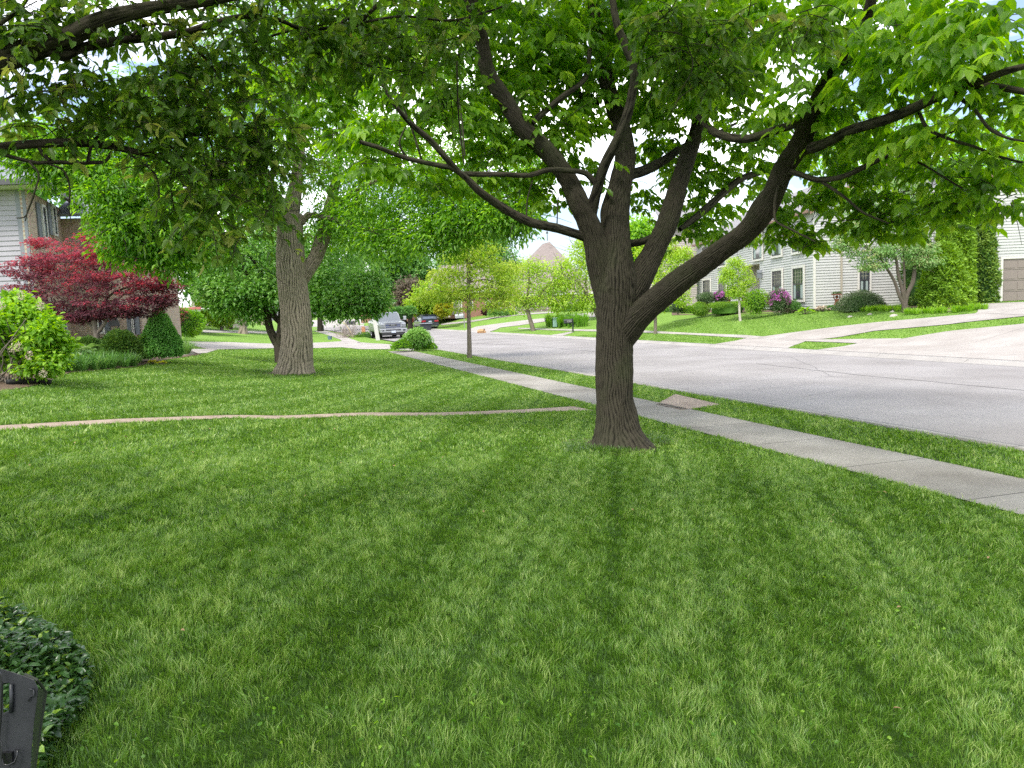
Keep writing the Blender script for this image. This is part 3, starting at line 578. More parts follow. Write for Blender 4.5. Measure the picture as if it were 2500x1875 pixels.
# root flare and soil ring
rf = [[(*(TT0+np.array([0, 0, .16])), .15), (*(TT0+np.array([math.cos(a)*.30, math.sin(a)*.30, .07])), .12), (*(TT0+np.array([math.cos(a)*.46, math.sin(a)*.46, -.04])), .05)] for a in (.1, 1.5, 2.7, 3.5, 4.5, 5.5)]
limb_obj('branches', [px(m_, DT) for m_ in sec], B_ASH, T1, seg=22, step=.03, ridge=.004, nr=9, seed=5, jitter=.25)
NEAR = [(930, 330, 80, 55, -1.6), (1000, 215, 110, 70, -1.4), (1080, 120, 110, 90, -1.3), (1110, 300, 110, 70, -1.1), (1200, 385, 95, 42, -.9), (1000, 430, 90, 35, -1.3), (1250, 240, 100, 80, -.9), (1330, 110, 120, 100, -.6),
 (1330, 330, 110, 75, -.7), (1395, 425, 75, 40, -.5), (1340, 490, 55, 28, -.5), (1100, 10, 130, 70, -1.2), (1450, 220, 100, 110, -.3), (1480, 50, 110, 80, -.2), (1255, 455, 60, 25, -.6), (900, 420, 50, 30, -1.5),
 (1600, 150, 120, 100, -.4), (1640, 285, 110, 75, .2), (1600, 375, 60, 40, .9), (1572, 500, 36, 40, .5), (1700, 430, 75, 60, .6), (1720, 520, 60, 45, .6), (1683, 575, 42, 42, .4), (1795, 425, 80, 55, .7, .6), (1835, 340, 85, 60, .5, .8),
 (1790, 590, 50, 26, .2), (1830, 470, 50, 34, .8, .4), (1925, 490, 60, 50, -1.2, .55), (1965, 570, 52, 36, -1.3, .6), (2010, 480, 70, 50, -1.3, .6), (1985, 606, 26, 26, -1.4), (1890, 592, 34, 22, -1.2, .7), (2090, 460, 75, 46, -1.6, .7), (2100, 545, 50, 35, -1.8), (2165, 500, 70, 45, -2),
 (2250, 500, 70, 45, -2.2), (2200, 560, 35, 35, -2.1), (2330, 490, 50, 45, -2.8), (2370, 440, 60, 45, -3), (2465, 505, 40, 36, -3.2), (2290, 530, 40, 24, -2.4), (2350, 520, 34, 24, -2.8), (2130, 570, 34, 22, -1.8), (1900, 545, 40, 40, -1.3), (2440, 440, 40, 40, -3.2), (2300, 420, 90, 45, -2.7), (2150, 410, 100, 50, -1.9), (2040, 400, 80, 45, -1.5)]
FAR = [(1850, 90, 140, 100, -1), (1990, 250, 110, 70, -2.2), (2090, 70, 150, 100, -2.6), (2250, 60, 150, 80, -3.4), (2400, 80, 130, 100, -4), (2460, 250, 70, 90, -3.9), (2310, 320, 110, 60, -3.2), (2180, 340, 100, 50, -2.4), (2190, 190, 120, 75, -3), (2060, 330, 80, 60, -1.8),
 (2350, 170, 90, 60, -3.9), (1760, 220, 90, 90, -.6), (2480, 370, 50, 50, -3.6), (1700, 40, 110, 70, -1)]
parts = []
def compound(cl, per, lf, wd, rach, nl, shape, tadj=0, back=0):
    for (u, v, ru, rv, dd, *kk) in cl:
        D = DT+dd+back; n = int(per*(ru*rv)*(D/F_PX)**2*math.pi*(kk[0] if kk else 1))+3; a, b = ru*D/F_PX, rv*.85*D/F_PX; v -= 14 if u < 2050 else 2; q = np.where(rng.random((n, 1)) < .7, ball(n, .1), rng.normal(0, .62, (n, 3)))
        cen = P(u, v, D)+(q*[a, b, (a+b)*.55])@np.stack([RN[:, 0], RN[:, 1], RN[:, 2]], 0)
        d = unit(q*[1, 1, .4]+rng.normal(0, .6, (n, 3))); d[:, 2] = np.abs(d[:, 2])*.3-.15
        parts.extend(pinnate(cen, d, nl, rach, lf, wd, np.clip(rng.normal(.5+tadj, .17, n), 0, 1), shape))
NEAR += [(720, 190, 90, 70, -.4), (790, 270, 70, 60, -.6), (700, 320, 70, 50, -.3), (850, 160, 90, 70, -.8), (640, 240, 60, 50, 0), (800, 100, 100, 60, -.4), (930, 90, 100, 70, -.8), (840, 350, 50, 40, -1), (1290, 200, 90, 70, 0), (1400, 330, 60, 50, .4), (1550, 280, 60, 60, .8), (1750, 130, 90, 80, 0), (1690, 230, 70, 60, .8), (1400, 100, 90, 90, .6), (1200, 60, 100, 70, 0), (1560, 60, 100, 60, .6), (1640, 400, 50, 40, 1.2), (1880, 330, 60, 50, .8), (1180, 440, 60, 26, -1), (1090, 470, 60, 22, -1.2)]
compound(NEAR, 135*LD, .124, .066, .18, 3, LEAF8, 0, .75)
compound(FAR, 125*LD, .14, .074, .20, 3, LEAF8, .08, .45)
# crown clumps out of view above the frame, added to shade the lawn
above = [WC(1.5, 9.5, 8.5, 3.6, 1.6), WC(-1.5, 9, 7.5, 3, 1.4), WC(4.5, 8.5, 7, 3, 1.4), WC(2, 6, 7, 3, 1.2), WC(1.5, 12.5, 7.5, 3.2, 1.5), WC(0, 10, 6.6, 2.6, 1), WC(3.5, 11, 6.4, 2.6, 1)]
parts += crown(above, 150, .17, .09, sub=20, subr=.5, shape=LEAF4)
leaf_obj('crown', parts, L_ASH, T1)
limb_obj('twigs', twigs_in([(c[0], c[1]-22, c[2]*.8, c[3]*.7, DT+c[4]+.6) for c in NEAR+FAR], 6, .42, .0045, droop=.1), B_DARK, T1, seg=5, step=.08)
# ---------- crabapple reaching in from the left, close to the camera
DA = 4.3
T2 = tree('crabapple_tree', 'dark spreading tree whose crooked boughs reach in from the upper left', 'tree', (-4.3, 2.2, float(terrain(-4.3, 2.2))))
A1 = [[(-900, 700, 52, -.6), (-500, 420, 40, -.5), (-200, 235, 30, -.3), (0, 160, 25, -.1), (77, 130, 24, 0), (162, 95, 22.5, 0), (239, 52, 21, 0), (328, 28, 17, .1), (424, 12, 15, .2), (540, -5, 12, .3), (700, -40, 8, .5)],
 [(125, 128, 11, 0), (150, 138, 11, 0), (193, 120, 11.5, .1), (270, 104, 10.5, .2), (367, 93, 9.5, .3), (463, 77, 9, .4), (521, 58, 8.5, .5), (598, 39, 6, .6), (675, 46, 5, .7), (733, 69, 4, .8), (810, 66, 3.5, .9), (860, 40, 3, 1)],
 [(-700, 600, 24, -.5), (-300, 420, 16, -.2), (-40, 366, 11, 0), (20, 358, 10.5, 0), (96, 352, 10.5, .1), (193, 349, 10, .2), (270, 357, 9, .3), (328, 370, 7.5, .35), (386, 384, 4.5, .4), (430, 410, 2, .5)],
 [(350, 374, 6.5, .35), (370, 360, 7, .4), (386, 347, 6.5, .4), (432, 328, 5.5, .5), (501, 328, 3.5, .6), (579, 309, 2.5, .7), (640, 300, 1.6, .8)],
 [(-40, 366, 4, 0), (20, 380, 4, 0), (58, 390, 4.2, 0), (90, 397, 4.5, .05), (123, 395, 5, .1), (212, 397, 4.5, .2), (262, 388, 4, .3), (272, 368, 3, .3)],
 [(96, 357, 4.5, .1), (108, 378, 4.5, .1), (125, 392, 4.5, .1)], [(216, 396, 4.5, .2), (220, 370, 4, .2), (230, 345, 4, .2), (262, 315, 3.5, .2)],
 [(70, 395, 2.6, 0), (93, 424, 2.4, 0), (85, 463, 2.3, 0), (69, 510, 2, 0), (60, 530, 1.6, 0), (39, 532, 1.2, 0)], [(70, 508, 1.2, 0), (62, 540, 1, 0)],
 [(112, 398, 2.4, .1), (154, 417, 2.4, .1), (170, 463, 2, .1), (168, 500, 1.6, .1), (174, 545, 1.1, .1)],
 [(230, 352, 2, .25), (275, 325, 1.8, .3), (310, 270, 1.6, .4)], [(455, 95, 4, .4), (500, 140, 3.6, .5), (535, 185, 3.4, .6), (560, 240, 3, .7), (600, 290, 2, .8)],
 [(530, 125, 3, .6), (600, 110, 3, .7), (690, 80, 2.8, .8), (780, 62, 2.4, .9), (850, 40, 2, 1)], [(320, 86, 3.5, .2), (355, 60, 3.5, .3), (430, 60, 3, .4)],
 [(0, 110, 7, -.1), (60, 95, 6, 0), (100, 50, 5, 0), (150, 10, 4, .1)], [(0, 60, 5, -.1), (50, 20, 4, 0), (80, -20, 3, 0)],
 [(486, 50, 3.5, .4), (500, 20, 3, .4), (530, -20, 3, .4)], [(400, 345, 2.5, .45), (440, 380, 2.2, .5), (465, 430, 2, .5), (450, 500, 1.6, .5)],
 [(505, 330, 2.5, .6), (520, 370, 2, .6), (515, 430, 1.8, .6), (500, 500, 1.4, .6)], [(310, 372, 2.5, .35), (380, 430, 2, .4), (388, 480, 1.6, .4), (380, 530, 1.2, .4)],
 [(420, 380, 1.6, .5), (416, 460, 1.6, .5), (425, 515, 1.2, .5)], [(820, 60, 4, .9), (870, 60, 5, 1), (905, 30, 5, 1), (960, -30, 5, 1)], [(790, 20, 3, .8), (820, 90, 2.5, .9), (870, 150, 2.2, .9), (960, 170, 1.8, 1)],
 [(860, 60, 3, .9), (980, 40, 3, .9), (1100, 50, 2.5, .9), (1250, 10, 2, .9)], [(1116, 150, 2, .9), (1119, 260, 2.2, .9), (1132, 400, 1.8, .9)]]
trunkA = [(-4.3, 2.2, .3, .17), (-4.2, 2.35, 1.2, .15), (-4.05, 2.7, 1.9, .14), (-3.8, 3.1, 2.3, .13)]
a0 = px(A1[0], DA)[0]; trunkA.append((a0[0], a0[1], a0[2], .12)); 
trunkA[0] = (-4.3, 2.2, float(terrain(-4.3, 2.2))-.05, .2)
limb_obj('trunk', [trunkA]+[px(A1[0], DA)], B_ASH, T2, seg=40, step=.02, ridge=.005, nr=12, seed=12, jitter=.3)
limb_obj('branches', [px(a, DA) for a in A1[1:]], B_DARK, T2, seg=14, step=.02, ridge=.0015, nr=7, seed=14, jitter=.5)
AP = [(300, 230, 90, 60, .3), (250, 180, 80, 40, .2), (400, 230, 100, 80, .4), (470, 170, 90, 60, .5), (330, 330, 60, 30, .3), (450, 300, 100, 70, .5), (560, 280, 90, 70, .6), (640, 260, 60, 60, .7), (600, 340, 90, 60, .7), (680, 340, 50, 50, .7), (500, 390, 90, 50, .6), (620, 420, 80, 50, .7), (690, 420, 35, 30, .7), (480, 460, 80, 45, .5),
 (560, 500, 80, 45, .6), (430, 500, 45, 40, .5), (480, 560, 60, 30, .5), (560, 570, 50, 28, .6), (630, 520, 50, 35, .7), (400, 400, 50, 40, .4), (520, 120, 80, 50, .5), (620, 110, 90, 60, .6), (720, 110, 90, 60, .7), (420, 60, 90, 40, .3), (110, 290, 45, 30, .1), (160, 250, 60, 35, .1), (120, 310, 30, 25, .1), (60, 60, 90, 50, 0, 1.5), (60, 20, 90, 30, 0), (130, 75, 70, 30, 0), (300, 60, 80, 30, .2), (180, 200, 60, 30, .1), (150, 30, 80, 40, .1),
 (90, 215, 70, 30, 0), (30, 195, 40, 25, 0), (200, 300, 40, 30, .2), (600, 20, 90, 50, .6), (720, 20, 90, 60, .7), (830, 20, 80, 50, .9), (860, 110, 90, 60, .9), (930, 50, 80, 70, 1), (1000, 130, 70, 60, 1), (1040, 40, 70, 50, 1), (1105, 215, 40, 45, .9), (1120, 90, 60, 50, .9), (930, 160, 60, 40, 1), (300, 30, 60, 30, .2), (20, 130, 40, 40, -.1, .4), (230, 230, 50, 30, .2),
 (1640, 60, 70, 60, .4), (1720, 110, 60, 50, .4), (1760, 180, 60, 40, .4), (1690, 200, 50, 50, .5), (1800, 60, 60, 50, .4), (1950, 60, 50, 50, .3), (2010, 60, 40, 40, .3), (1660, 130, 40, 60, .4), (1590, 30, 50, 40, .4)]
parts = []; AT = []; lp_, ld_, lt_ = [], [], []
for (u, v, ru, rv, dd, *kk) in AP:
    D = DA+dd; a, b = ru*D/F_PX, rv*D/F_PX; n = max(3, int(TWD*ru*rv/5000*(kk[0] if kk else 1))); q = rng.normal(0, .5, (n, 3))
    cen = P(u, v, D)+(q*[a, b, (a+b)*.6])@np.stack([RN[:, 0], RN[:, 1], RN[:, 2]], 0); tb = rng.normal(.42, .2, n)
    for k in range(n):
        d = unit(rng.normal(0, 1, 3)*[1, 1, .35]-[0, 0, .15]); L_ = rng.uniform(.16, .36); nn_ = rng.integers(7, 13); bend = rng.normal(0, .3, 3)
        f = np.linspace(0, 1, 5)[:, None]; pts = cen[k]+d*L_*f+bend*L_*.5*f**2-np.array([0, 0, .35])*L_*f**2
        AT.append([(*p, .0028*(1-.6*i_/4)) for i_, p in enumerate(pts)])
        g = np.sort(rng.uniform(.12, 1.02, nn_)); pos = cen[k]+d*L_*g[:, None]+bend*L_*.5*g[:, None]**2-np.array([0, 0, .35])*L_*g[:, None]**2
        sd = unit(np.cross(d, [0, 0, 1.])); sg = np.where(np.arange(nn_) % 2, 1, -1)[:, None]
        lp_.append(pos); ld_.append(unit(d*.5+sd*sg*.8-np.array([0, 0, .75])*rng.uniform(.3, 1.6, (nn_, 1))+rng.normal(0, .3, (nn_, 3)))); lt_.append(np.clip(tb[k]+rng.normal(0, .12, nn_), 0, 1))
pos = np.concatenate(lp_); m_ = len(pos); sz = rng.uniform(.6, 1.2, m_)
parts.append(leaves(pos, np.concatenate(ld_), unit(rng.normal(0, .55, (m_, 3))+[0, 0, 1.]), .078*sz, .040*sz, np.concatenate(lt_), LEAF8))
over = [WC(-3.2, 3.4, 4.4, 2.4, .9), WC(-1.2, 4.2, 4.6, 2, .8), WC(.6, 4.6, 4.6, 1.8, .7), WC(-3.5, 1.2, 4.2, 2.4, .8), WC(-1.2, 1.6, 4.6, 2.2, .8), WC(1.2, 2.0, 4.8, 2.0, .8), WC(-2.5, -1, 4.2, 2.4, .9), WC(.8, -1, 4.4, 2.4, .9), WC(-5.5, 3.8, 3.9, 1.8, .9), WC(2.8, 3.6, 4.9, 1.6, .6)]  # crown clumps out of view overhead, added to block sky light
parts += crown(over, 150, .12, .07, sub=16, subr=.35, shape=LEAF4)
leaf_obj('crown', parts, L_APPLE, T2)
limb_obj('twigs', AT+twigs_in([(*c[:4], DA+c[4]) for c in AP], 2, .45, .0035, droop=.4), B_DARK, T2, seg=5, step=.04)
# ---------- broad ash on the neighbour's lawn
b2 = G(712, 913); D2 = depth(b2)
T3 = tree('neighbour_ash_tree', 'thick pale-grey trunk with ridged bark and fine-leaved crown on the middle lawn', 'tree', b2)
tr3 = [(722, 925, 52), (722, 912, 48), (723, 895, 42), (724, 860, 38), (722, 800, 36), (719, 740, 35), (714, 680, 34), (709, 620, 33), (706, 560, 31.5), (705, 525, 31)]
l3 = [tr3, [(703, 540, 27), (712, 500, 20), (722, 450, 15), (728, 400, 12), (735, 330, 10, .5), (720, 240, 8, .8), (700, 120, 6, 1)], [(700, 545, 22), (690, 515, 18), (670, 480, 12, .2), (640, 420, 10, .5), (600, 350, 8, .8), (560, 250, 6, 1.2)],
      [(735, 690, 14, .1), (752, 660, 16, .2), (770, 630, 16, .4), (788, 580, 16, .5), (800, 530, 14, .6), (818, 450, 11, .8), (830, 380, 9, 1), (850, 280, 7, 1.3), (880, 150, 5, 1.8)], [(735, 545, 8), (750, 528, 7), (790, 530, 5), (850, 545, 5, -.5), (900, 560, 5, -.8), (945, 577, 4, -1)],
      [(695, 530, 9), (665, 520, 6, -.3), (630, 522, 5, -.6), (540, 540, 4, -1)], [(800, 520, 7, .5), (850, 480, 6, 0), (930, 440, 5, -1), (1010, 440, 4, -2)], [(690, 500, 8), (600, 450, 6, -1), (480, 420, 5, -2.5), (340, 400, 4, -3.5), (220, 420, 3, -4)]]
limb_obj('trunk', [px(x, D2) for x in l3], B_GREY, T3, seg=150, step=.05, ridge=.034, nr=36, seed=21, roots=.25)
C3 = [(90, 400, 80, 28, -4.5), (170, 425, 80, 36, -4.5), (110, 360, 110, 55, -4.5), (270, 480, 75, 58, -4.5, 1.2), (330, 500, 95, 80, -4.2, 1.4), (310, 580, 80, 45, -4.3), (400, 560, 90, 75, -4), (420, 640, 60, 35, -3.8, .7), (310, 625, 55, 20, -4, .5), (370, 600, 60, 35, -3.9), (480, 600, 80, 60, -3.5),
 (500, 500, 90, 70, -3), (250, 400, 90, 60, -4), (400, 420, 90, 60, -3.5), (560, 430, 80, 60, -2), (640, 380, 80, 70, -1), (620, 500, 60, 50, -1.5), (760, 430, 70, 80, .8, .7), (850, 460, 90, 90, 0), (900, 560, 90, 60, -.5), (830, 560, 70, 60, .5), (960, 600, 80, 45, -1), (960, 490, 90, 75, -1), (1040, 500, 80, 70, -1.5), (1050, 590, 70, 42, -1.8), (1120, 570, 60, 50, -2), (1150, 520, 80, 48, -2.2),
 (1215, 550, 55, 35, -2.5), (1265, 550, 35, 26, -2.6, .8), (1260, 480, 70, 50, -2.4), (1090, 430, 90, 60, -2), (900, 380, 100, 70, 0), (780, 300, 100, 90, .6), (650, 280, 100, 80, 0), (520, 330, 100, 80, -2), (1000, 360, 100, 60, -1), (870, 240, 100, 80, 1), (720, 160, 120, 90, 1), (560, 180, 120, 90, 0), (400, 260, 100, 80, -3), (980, 150, 130, 100, 0), (1120, 250, 120, 100, -1), (860, 60, 120, 80, 1),
 (640, 50, 140, 80, 1), (300, 300, 80, 60, -4, .7), (1200, 350, 90, 60, -1.5), (1300, 420, 60, 45, -2, .6)]
C3 = [(a, b-16, c, d*.9, D2+e, *k) for (a, b, c, d, e, *k) in C3]
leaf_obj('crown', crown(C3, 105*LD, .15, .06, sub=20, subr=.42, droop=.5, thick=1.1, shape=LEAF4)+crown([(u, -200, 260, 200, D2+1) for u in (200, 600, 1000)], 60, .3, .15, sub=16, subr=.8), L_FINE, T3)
limb_obj('twigs', twigs_in(C3, 4, 1.2, .011, droop=.1), B_DARK, T3, seg=5, step=.25)
# ---------- small broad-leaved tree behind it
b3 = G(682, 886); D3 = depth(b3)
T4 = tree('magnolia_tree', 'small dark-green multi-stemmed tree right behind the thick pale trunk', 'tree', b3)
l4 = [[(686, 895, 15), (684, 880, 13), (682, 850, 12.5), (680, 835, 12)], [(682, 850, 10), (668, 825, 9.5), (658, 800, 9), (652, 770, 9), (645, 745, 9), (620, 700, 6), (590, 650, 4, -.5)], [(682, 850, 11), (685, 820, 10), (688, 790, 10), (690, 760, 10), (700, 700, 8), (720, 640, 6, .5)], [(687, 790, 7), (672, 775, 7), (660, 755, 7), (648, 720, 6, .5), (640, 660, 4, .8)],
 [(690, 760, 6), (760, 735, 5, -.5), (830, 740, 4, -1), (880, 745, 2.5, -1.4)], [(645, 745, 5), (640, 690, 4, .3), (600, 600, 3, .5)]]
limb_obj('trunk', [px(x, D3) for x in l4], B_DARK, T4, seg=24, step=.06, ridge=.006, nr=8, seed=31)
C4 = [(620, 640, 90, 70, 0), (545, 650, 65, 50, .3), (580, 710, 60, 40, -.4), (640, 720, 60, 38, -.3), (520, 700, 45, 32, 0), (540, 740, 30, 20, 0, .6), (690, 690, 70, 60, .6), (760, 690, 80, 62, 0, 1.2), (830, 700, 80, 52, -.5, 1.2), (890, 735, 52, 34, -.9), (850, 745, 60, 32, -.8), (920, 735, 30, 18, -1.2), (780, 745, 60, 28, -.4), (700, 590, 110, 50, .5), (820, 630, 80, 50, .3), (580, 590, 90, 50, .6), (900, 690, 40, 30, -.6), (610, 760, 36, 20, -.2, .6)]
C4 = [(a, b, c, d, D3+e, *k) for (a, b, c, d, e, *k) in C4]
leaf_obj('crown', crown(C4, 120*LD, .15, .075, sub=14, subr=.30, droop=.25, shape=LEAF8 if LD > .9 else LEAF4), L_MAG, T4)
limb_obj('twigs', twigs_in(C4, 4, .9, .008), B_DARK, T4, seg=5, step=.2)
# ---------- red Japanese maple
b4 = G(237, 878); D4 = depth(b4)
T5 = tree('japanese_maple', 'dark-red spreading maple in the bed before the brick house', 'tree', b4)
l5 = [[(243, 882, 9), (240, 868, 8.5), (236, 840, 7), (235, 815, 7)], [(235, 818, 6.5), (232, 800, 6), (231, 780, 6), (240, 760, 5), (250, 735, 4)], [(236, 815, 5), (246, 803, 4.5), (255, 790, 4.5), (262, 775, 4), (280, 740, 3.5), (320, 700, 2.5)], [(233, 808, 4.5), (222, 795, 4), (210, 783, 4), (200, 770, 3), (170, 740, 2.5), (100, 700, 2)], [(231, 785, 4), (210, 740, 3), (190, 690, 2)], [(232, 780, 4), (270, 720, 3, .4), (350, 690, 2, .5)]]
limb_obj('trunk', [px(x, D4) for x in l5], B_SM, T5, seg=18, step=.05, ridge=.002, nr=8, seed=41)
C5 = [(95, 640, 45, 22), (60, 660, 60, 25), (110, 690, 90, 32), (45, 720, 60, 26, 0, .8), (20, 745, 35, 20, 0, .7), (170, 620, 60, 28), (200, 660, 90, 35), (180, 710, 80, 35), (240, 620, 50, 26), (215, 582, 30, 12, 0, .4), (95, 592, 24, 14, 0, .45), (260, 670, 80, 34), (330, 640, 60, 28), (350, 680, 80, 30), (300, 710, 90, 32), (370, 720, 60, 26), (405, 690, 32, 22), (330, 745, 80, 22), (250, 750, 70, 20, 0, .8), (190, 775, 60, 13), (230, 768, 60, 13), (160, 750, 70, 18, 0, .7), (130, 770, 40, 12, 0, .6), (300, 600, 40, 16, 0, .5), (315, 765, 50, 12, 0, .7), (400, 735, 25, 12, 0, .6)]
C5 = [(a, b, c, d, D4+(k[0] if k else 0), *(k[1:2])) for (a, b, c, d, *k) in C5]
pr = []
for c in C5:
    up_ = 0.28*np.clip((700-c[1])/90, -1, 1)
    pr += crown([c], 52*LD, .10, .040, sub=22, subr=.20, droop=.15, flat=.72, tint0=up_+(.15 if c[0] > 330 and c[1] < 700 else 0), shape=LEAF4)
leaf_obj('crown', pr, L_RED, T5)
# ---------- street-side and far trees: (name,label,base(u,v),trunk path,crown,material,leaf,wid,...)
def simple_tree(name, label, base, trunk, cl, lm, bm, leaf, wid, per=40, sub=20, subr=.4, twn=3, twl=1.0, twr=.012, group=None, ridge=0, Dd=None, **k):
    b = G(*base); D = Dd or depth(b); t = tree(name, label, 'tree', b if Dd is None else P(*base, Dd), group)
    limb_obj('trunk', [px(x, D) for x in trunk], bm, t, seg=14, step=.12, ridge=ridge, nr=8)
    cl = [(a, c, d, e, D+(x[0] if x else 0), *(x[1:2])) for (a, c, d, e, *x) in cl]
    leaf_obj('crown', crown(cl, per*2.2*LD, leaf, wid, sub=sub, subr=subr, **k), lm, t)
    if twn: limb_obj('twigs', twigs_in(cl, twn, twl, twr, up=.4, droop=0), bm, t, seg=4, step=.3)
    return t, D
simple_tree('bald_cypress', 'slender young conifer with straight trunk and pale feathery foliage at the kerb', (1146, 874),
 [[(1146, 880, 7), (1146, 860, 6), (1145, 800, 5), (1144, 720, 4.5), (1145, 640, 4), (1146, 580, 2.5), (1147, 530, 1.5)]]+[[(1145, v, 2), (1145+s*w*.5, v-8+k_, 1.4), (1145+s*w, v+6, .8)] for v, s, w, k_ in [(735, 1, 70, 0), (735, -1, 60, 4), (690, 1, 80, 0), (680, -1, 65, 0), (645, 1, 60, 0), (640, -1, 50, 0), (600, 1, 50, 0), (595, -1, 40, 0), (712, 1, 90, -4), (712, -1, 85, 2)]],
 [(1110, 715, 70, 17), (1180, 715, 80, 18), (1060, 725, 45, 14), (1145, 690, 90, 18), (1230, 705, 40, 24), (1100, 670, 60, 16), (1190, 665, 70, 20), (1145, 640, 65, 18), (1110, 615, 40, 20), (1180, 615, 45, 22), (1145, 580, 40, 24), (1150, 745, 80, 12, 0, .5), (1215, 740, 40, 14, 0, .7), (1235, 660, 30, 22, 0, .7)],
 L_CYP, B_SM, .18, .05, per=16, sub=18, subr=.30, flat=.55, twn=4, twl=.9, twr=.008)
simple_tree('crabapple', 'small round lime-green tree with leaning trunk across the street by the driveway', (1301, 808),
 [[(1303, 812, 6), (1300, 800, 5.5), (1294, 780, 5), (1288, 758, 5), (1284, 745, 5)], [(1286, 752, 4), (1265, 725, 3), (1240, 690, 2)], [(1286, 752, 4), (1290, 710, 3), (1292, 660, 2)], [(1287, 755, 4), (1315, 725, 3), (1340, 690, 2)]],
 [(1260, 730, 32, 14), (1310, 735, 36, 12), (1285, 715, 50, 20), (1240, 700, 28, 20), (1330, 700, 30, 22), (1285, 680, 45, 22), (1255, 665, 30, 22), (1320, 660, 30, 22), (1285, 648, 35, 18), (1270, 752, 34, 7, 0, .5)], L_LIME, B_SM, .20, .12, per=20, sub=14, subr=.45, twn=8, twl=1.8, twr=.018)
simple_tree('crabapple', 'wide lime-green tree leaning right just left of the dark trunk across the street', (1462, 779),
 [[(1464, 785, 5.5), (1458, 770, 5), (1448, 748, 5), (1438, 730, 4)], [(1440, 735, 3), (1420, 700, 2), (1390, 670, 1.4)], [(1440, 735, 3), (1430, 690, 2), (1440, 640, 1.4)]],
 [(1400, 690, 50, 26), (1440, 660, 40, 30), (1375, 660, 34, 28), (1420, 620, 40, 26), (1395, 735, 50, 22), (1440, 735, 24, 20), (1360, 700, 28, 22), (1360, 740, 26, 12), (1430, 590, 22, 14, 0, .6), (1470, 620, 30, 30, 0, .7)], L_LIME, B_SM, .24, .14, per=26, sub=14, subr=.5, twn=8, twl=2, twr=.02)
simple_tree('parkway_tree', 'lime-green parkway tree with thin grey trunk half behind the big limb', (1600, 815),
 [[(1600, 818, 4.5), (1600, 800, 4), (1600, 760, 4), (1603, 720, 3.5), (1610, 660, 2.5), (1620, 620, 1.5)]], [(1640, 640, 28, 24), (1620, 690, 36, 26), (1590, 740, 36, 22), (1660, 620, 26, 16), (1650, 700, 34, 22), (1600, 655, 24, 26), (1660, 730, 26, 12, 0, .6), (1620, 600, 28, 18), (1580, 610, 24, 30)], L_LIME, B_SM, .16, .10, per=24, sub=14, subr=.34, twn=5, twl=1.1, twr=.01)
simple_tree('young_maple', 'young staked tree with white trunk on the lawn before the right house', (1807, 784),
 [[(1808, 787, 4), (1806, 770, 3), (1805, 740, 2.8), (1803, 700, 2.2), (1803, 660, 1.4)]], [(1800, 700, 26, 14), (1778, 680, 22, 14), (1822, 685, 22, 16), (1800, 660, 28, 18), (1795, 640, 18, 10), (1803, 718, 22, 8), (1775, 665, 14, 12), (1790, 712, 16, 8)], L_LIME, B_PALE, .10, .075, per=26, sub=14, subr=.20, twn=4, twl=.5, twr=.006)
simple_tree('dogwood_tree', 'airy vase-shaped tree with several slanting stems beside the tall evergreens', (2212, 763),
 [[(2212, 766, 8), (2210, 755, 7.5), (2208, 740, 7)], [(2206, 745, 4), (2195, 720, 4), (2185, 690, 3.5), (2165, 655, 3), (2140, 620, 2), (2110, 600, 1.4)], [(2208, 742, 5), (2203, 710, 4.5), (2193, 670, 4), (2187, 630, 3), (2170, 590, 2)], [(2210, 742, 5), (2216, 715, 5), (2228, 690, 5), (2234, 650, 4), (2240, 600, 3)], [(2208, 740, 4), (2208, 700, 3), (2207, 650, 2.5), (2200, 590, 2)]],
 [(2070, 600, 40, 22), (2100, 560, 50, 24), (2130, 620, 50, 20), (2190, 610, 60, 24), (2240, 610, 40, 24), (2255, 640, 36, 14), (2170, 560, 60, 28), (2225, 555, 45, 28), (2120, 520, 50, 30), (2200, 500, 70, 30), (2240, 500, 40, 30), (2180, 460, 60, 28), (2220, 450, 40, 30), (2130, 650, 40, 8, 0, .6), (2060, 570, 30, 26, 0, .7), (2090, 480, 40, 24, 0, .7)],
 L_DOG, B_MID, .13, .075, per=30, sub=18, subr=.34, flat=.6, twn=5, twl=1.1, twr=.009)
# far trees behind the houses
def far_tree(name, label, u, vb, D, cl, lm, bm=None, leaf=.5, wid=.3, per=26, sub=16, subr=1.0, tr=6, group=None, **k):
    t = tree(name, label, 'tree', P(u, vb, D), group); p0 = P(u, vb, D); p0[2] = terrain(p0[0], p0[1])-.1; top = P(u, min(c[1] for c in cl)+10, D)
    r_ = tr*D/F_PX
    limb_obj('trunk', [[(*p0, r_*1.2), (*(p0*.6+top*.4), r_*.9), (*top, r_*.3)]], bm or B_DARK, t, seg=12, step=.5)
    leaf_obj('crown', crown([(c[0], c[1], c[2], c[3], D+(c[4] if len(c) > 4 else 0), *(c[5:6])) for c in cl], per*2.4*LD, leaf, wid, sub=sub, subr=subr, **k), lm, t); return t
far_tree('maple_tree', 'dense round green tree behind the parked truck', 985, 770, 105, [(985, 690, 60, 40), (950, 700, 45, 35), (1010, 650, 45, 30), (960, 650, 50, 35), (1030, 700, 35, 40), (920, 670, 40, 40), (985, 625, 40, 22), (900, 640, 40, 40)], L_MID, leaf=.55, wid=.4, per=40, subr=1.1)
far_tree('smoke_tree', 'dusky purple-brown rounded small tree between truck and sport utility vehicle', 1000, 775, 92, [(1000, 700, 28, 20), (990, 725, 24, 20), (1015, 715, 24, 26), (1000, 740, 24, 18)], L_PURP, leaf=.35, wid=.2, per=34, subr=.7)
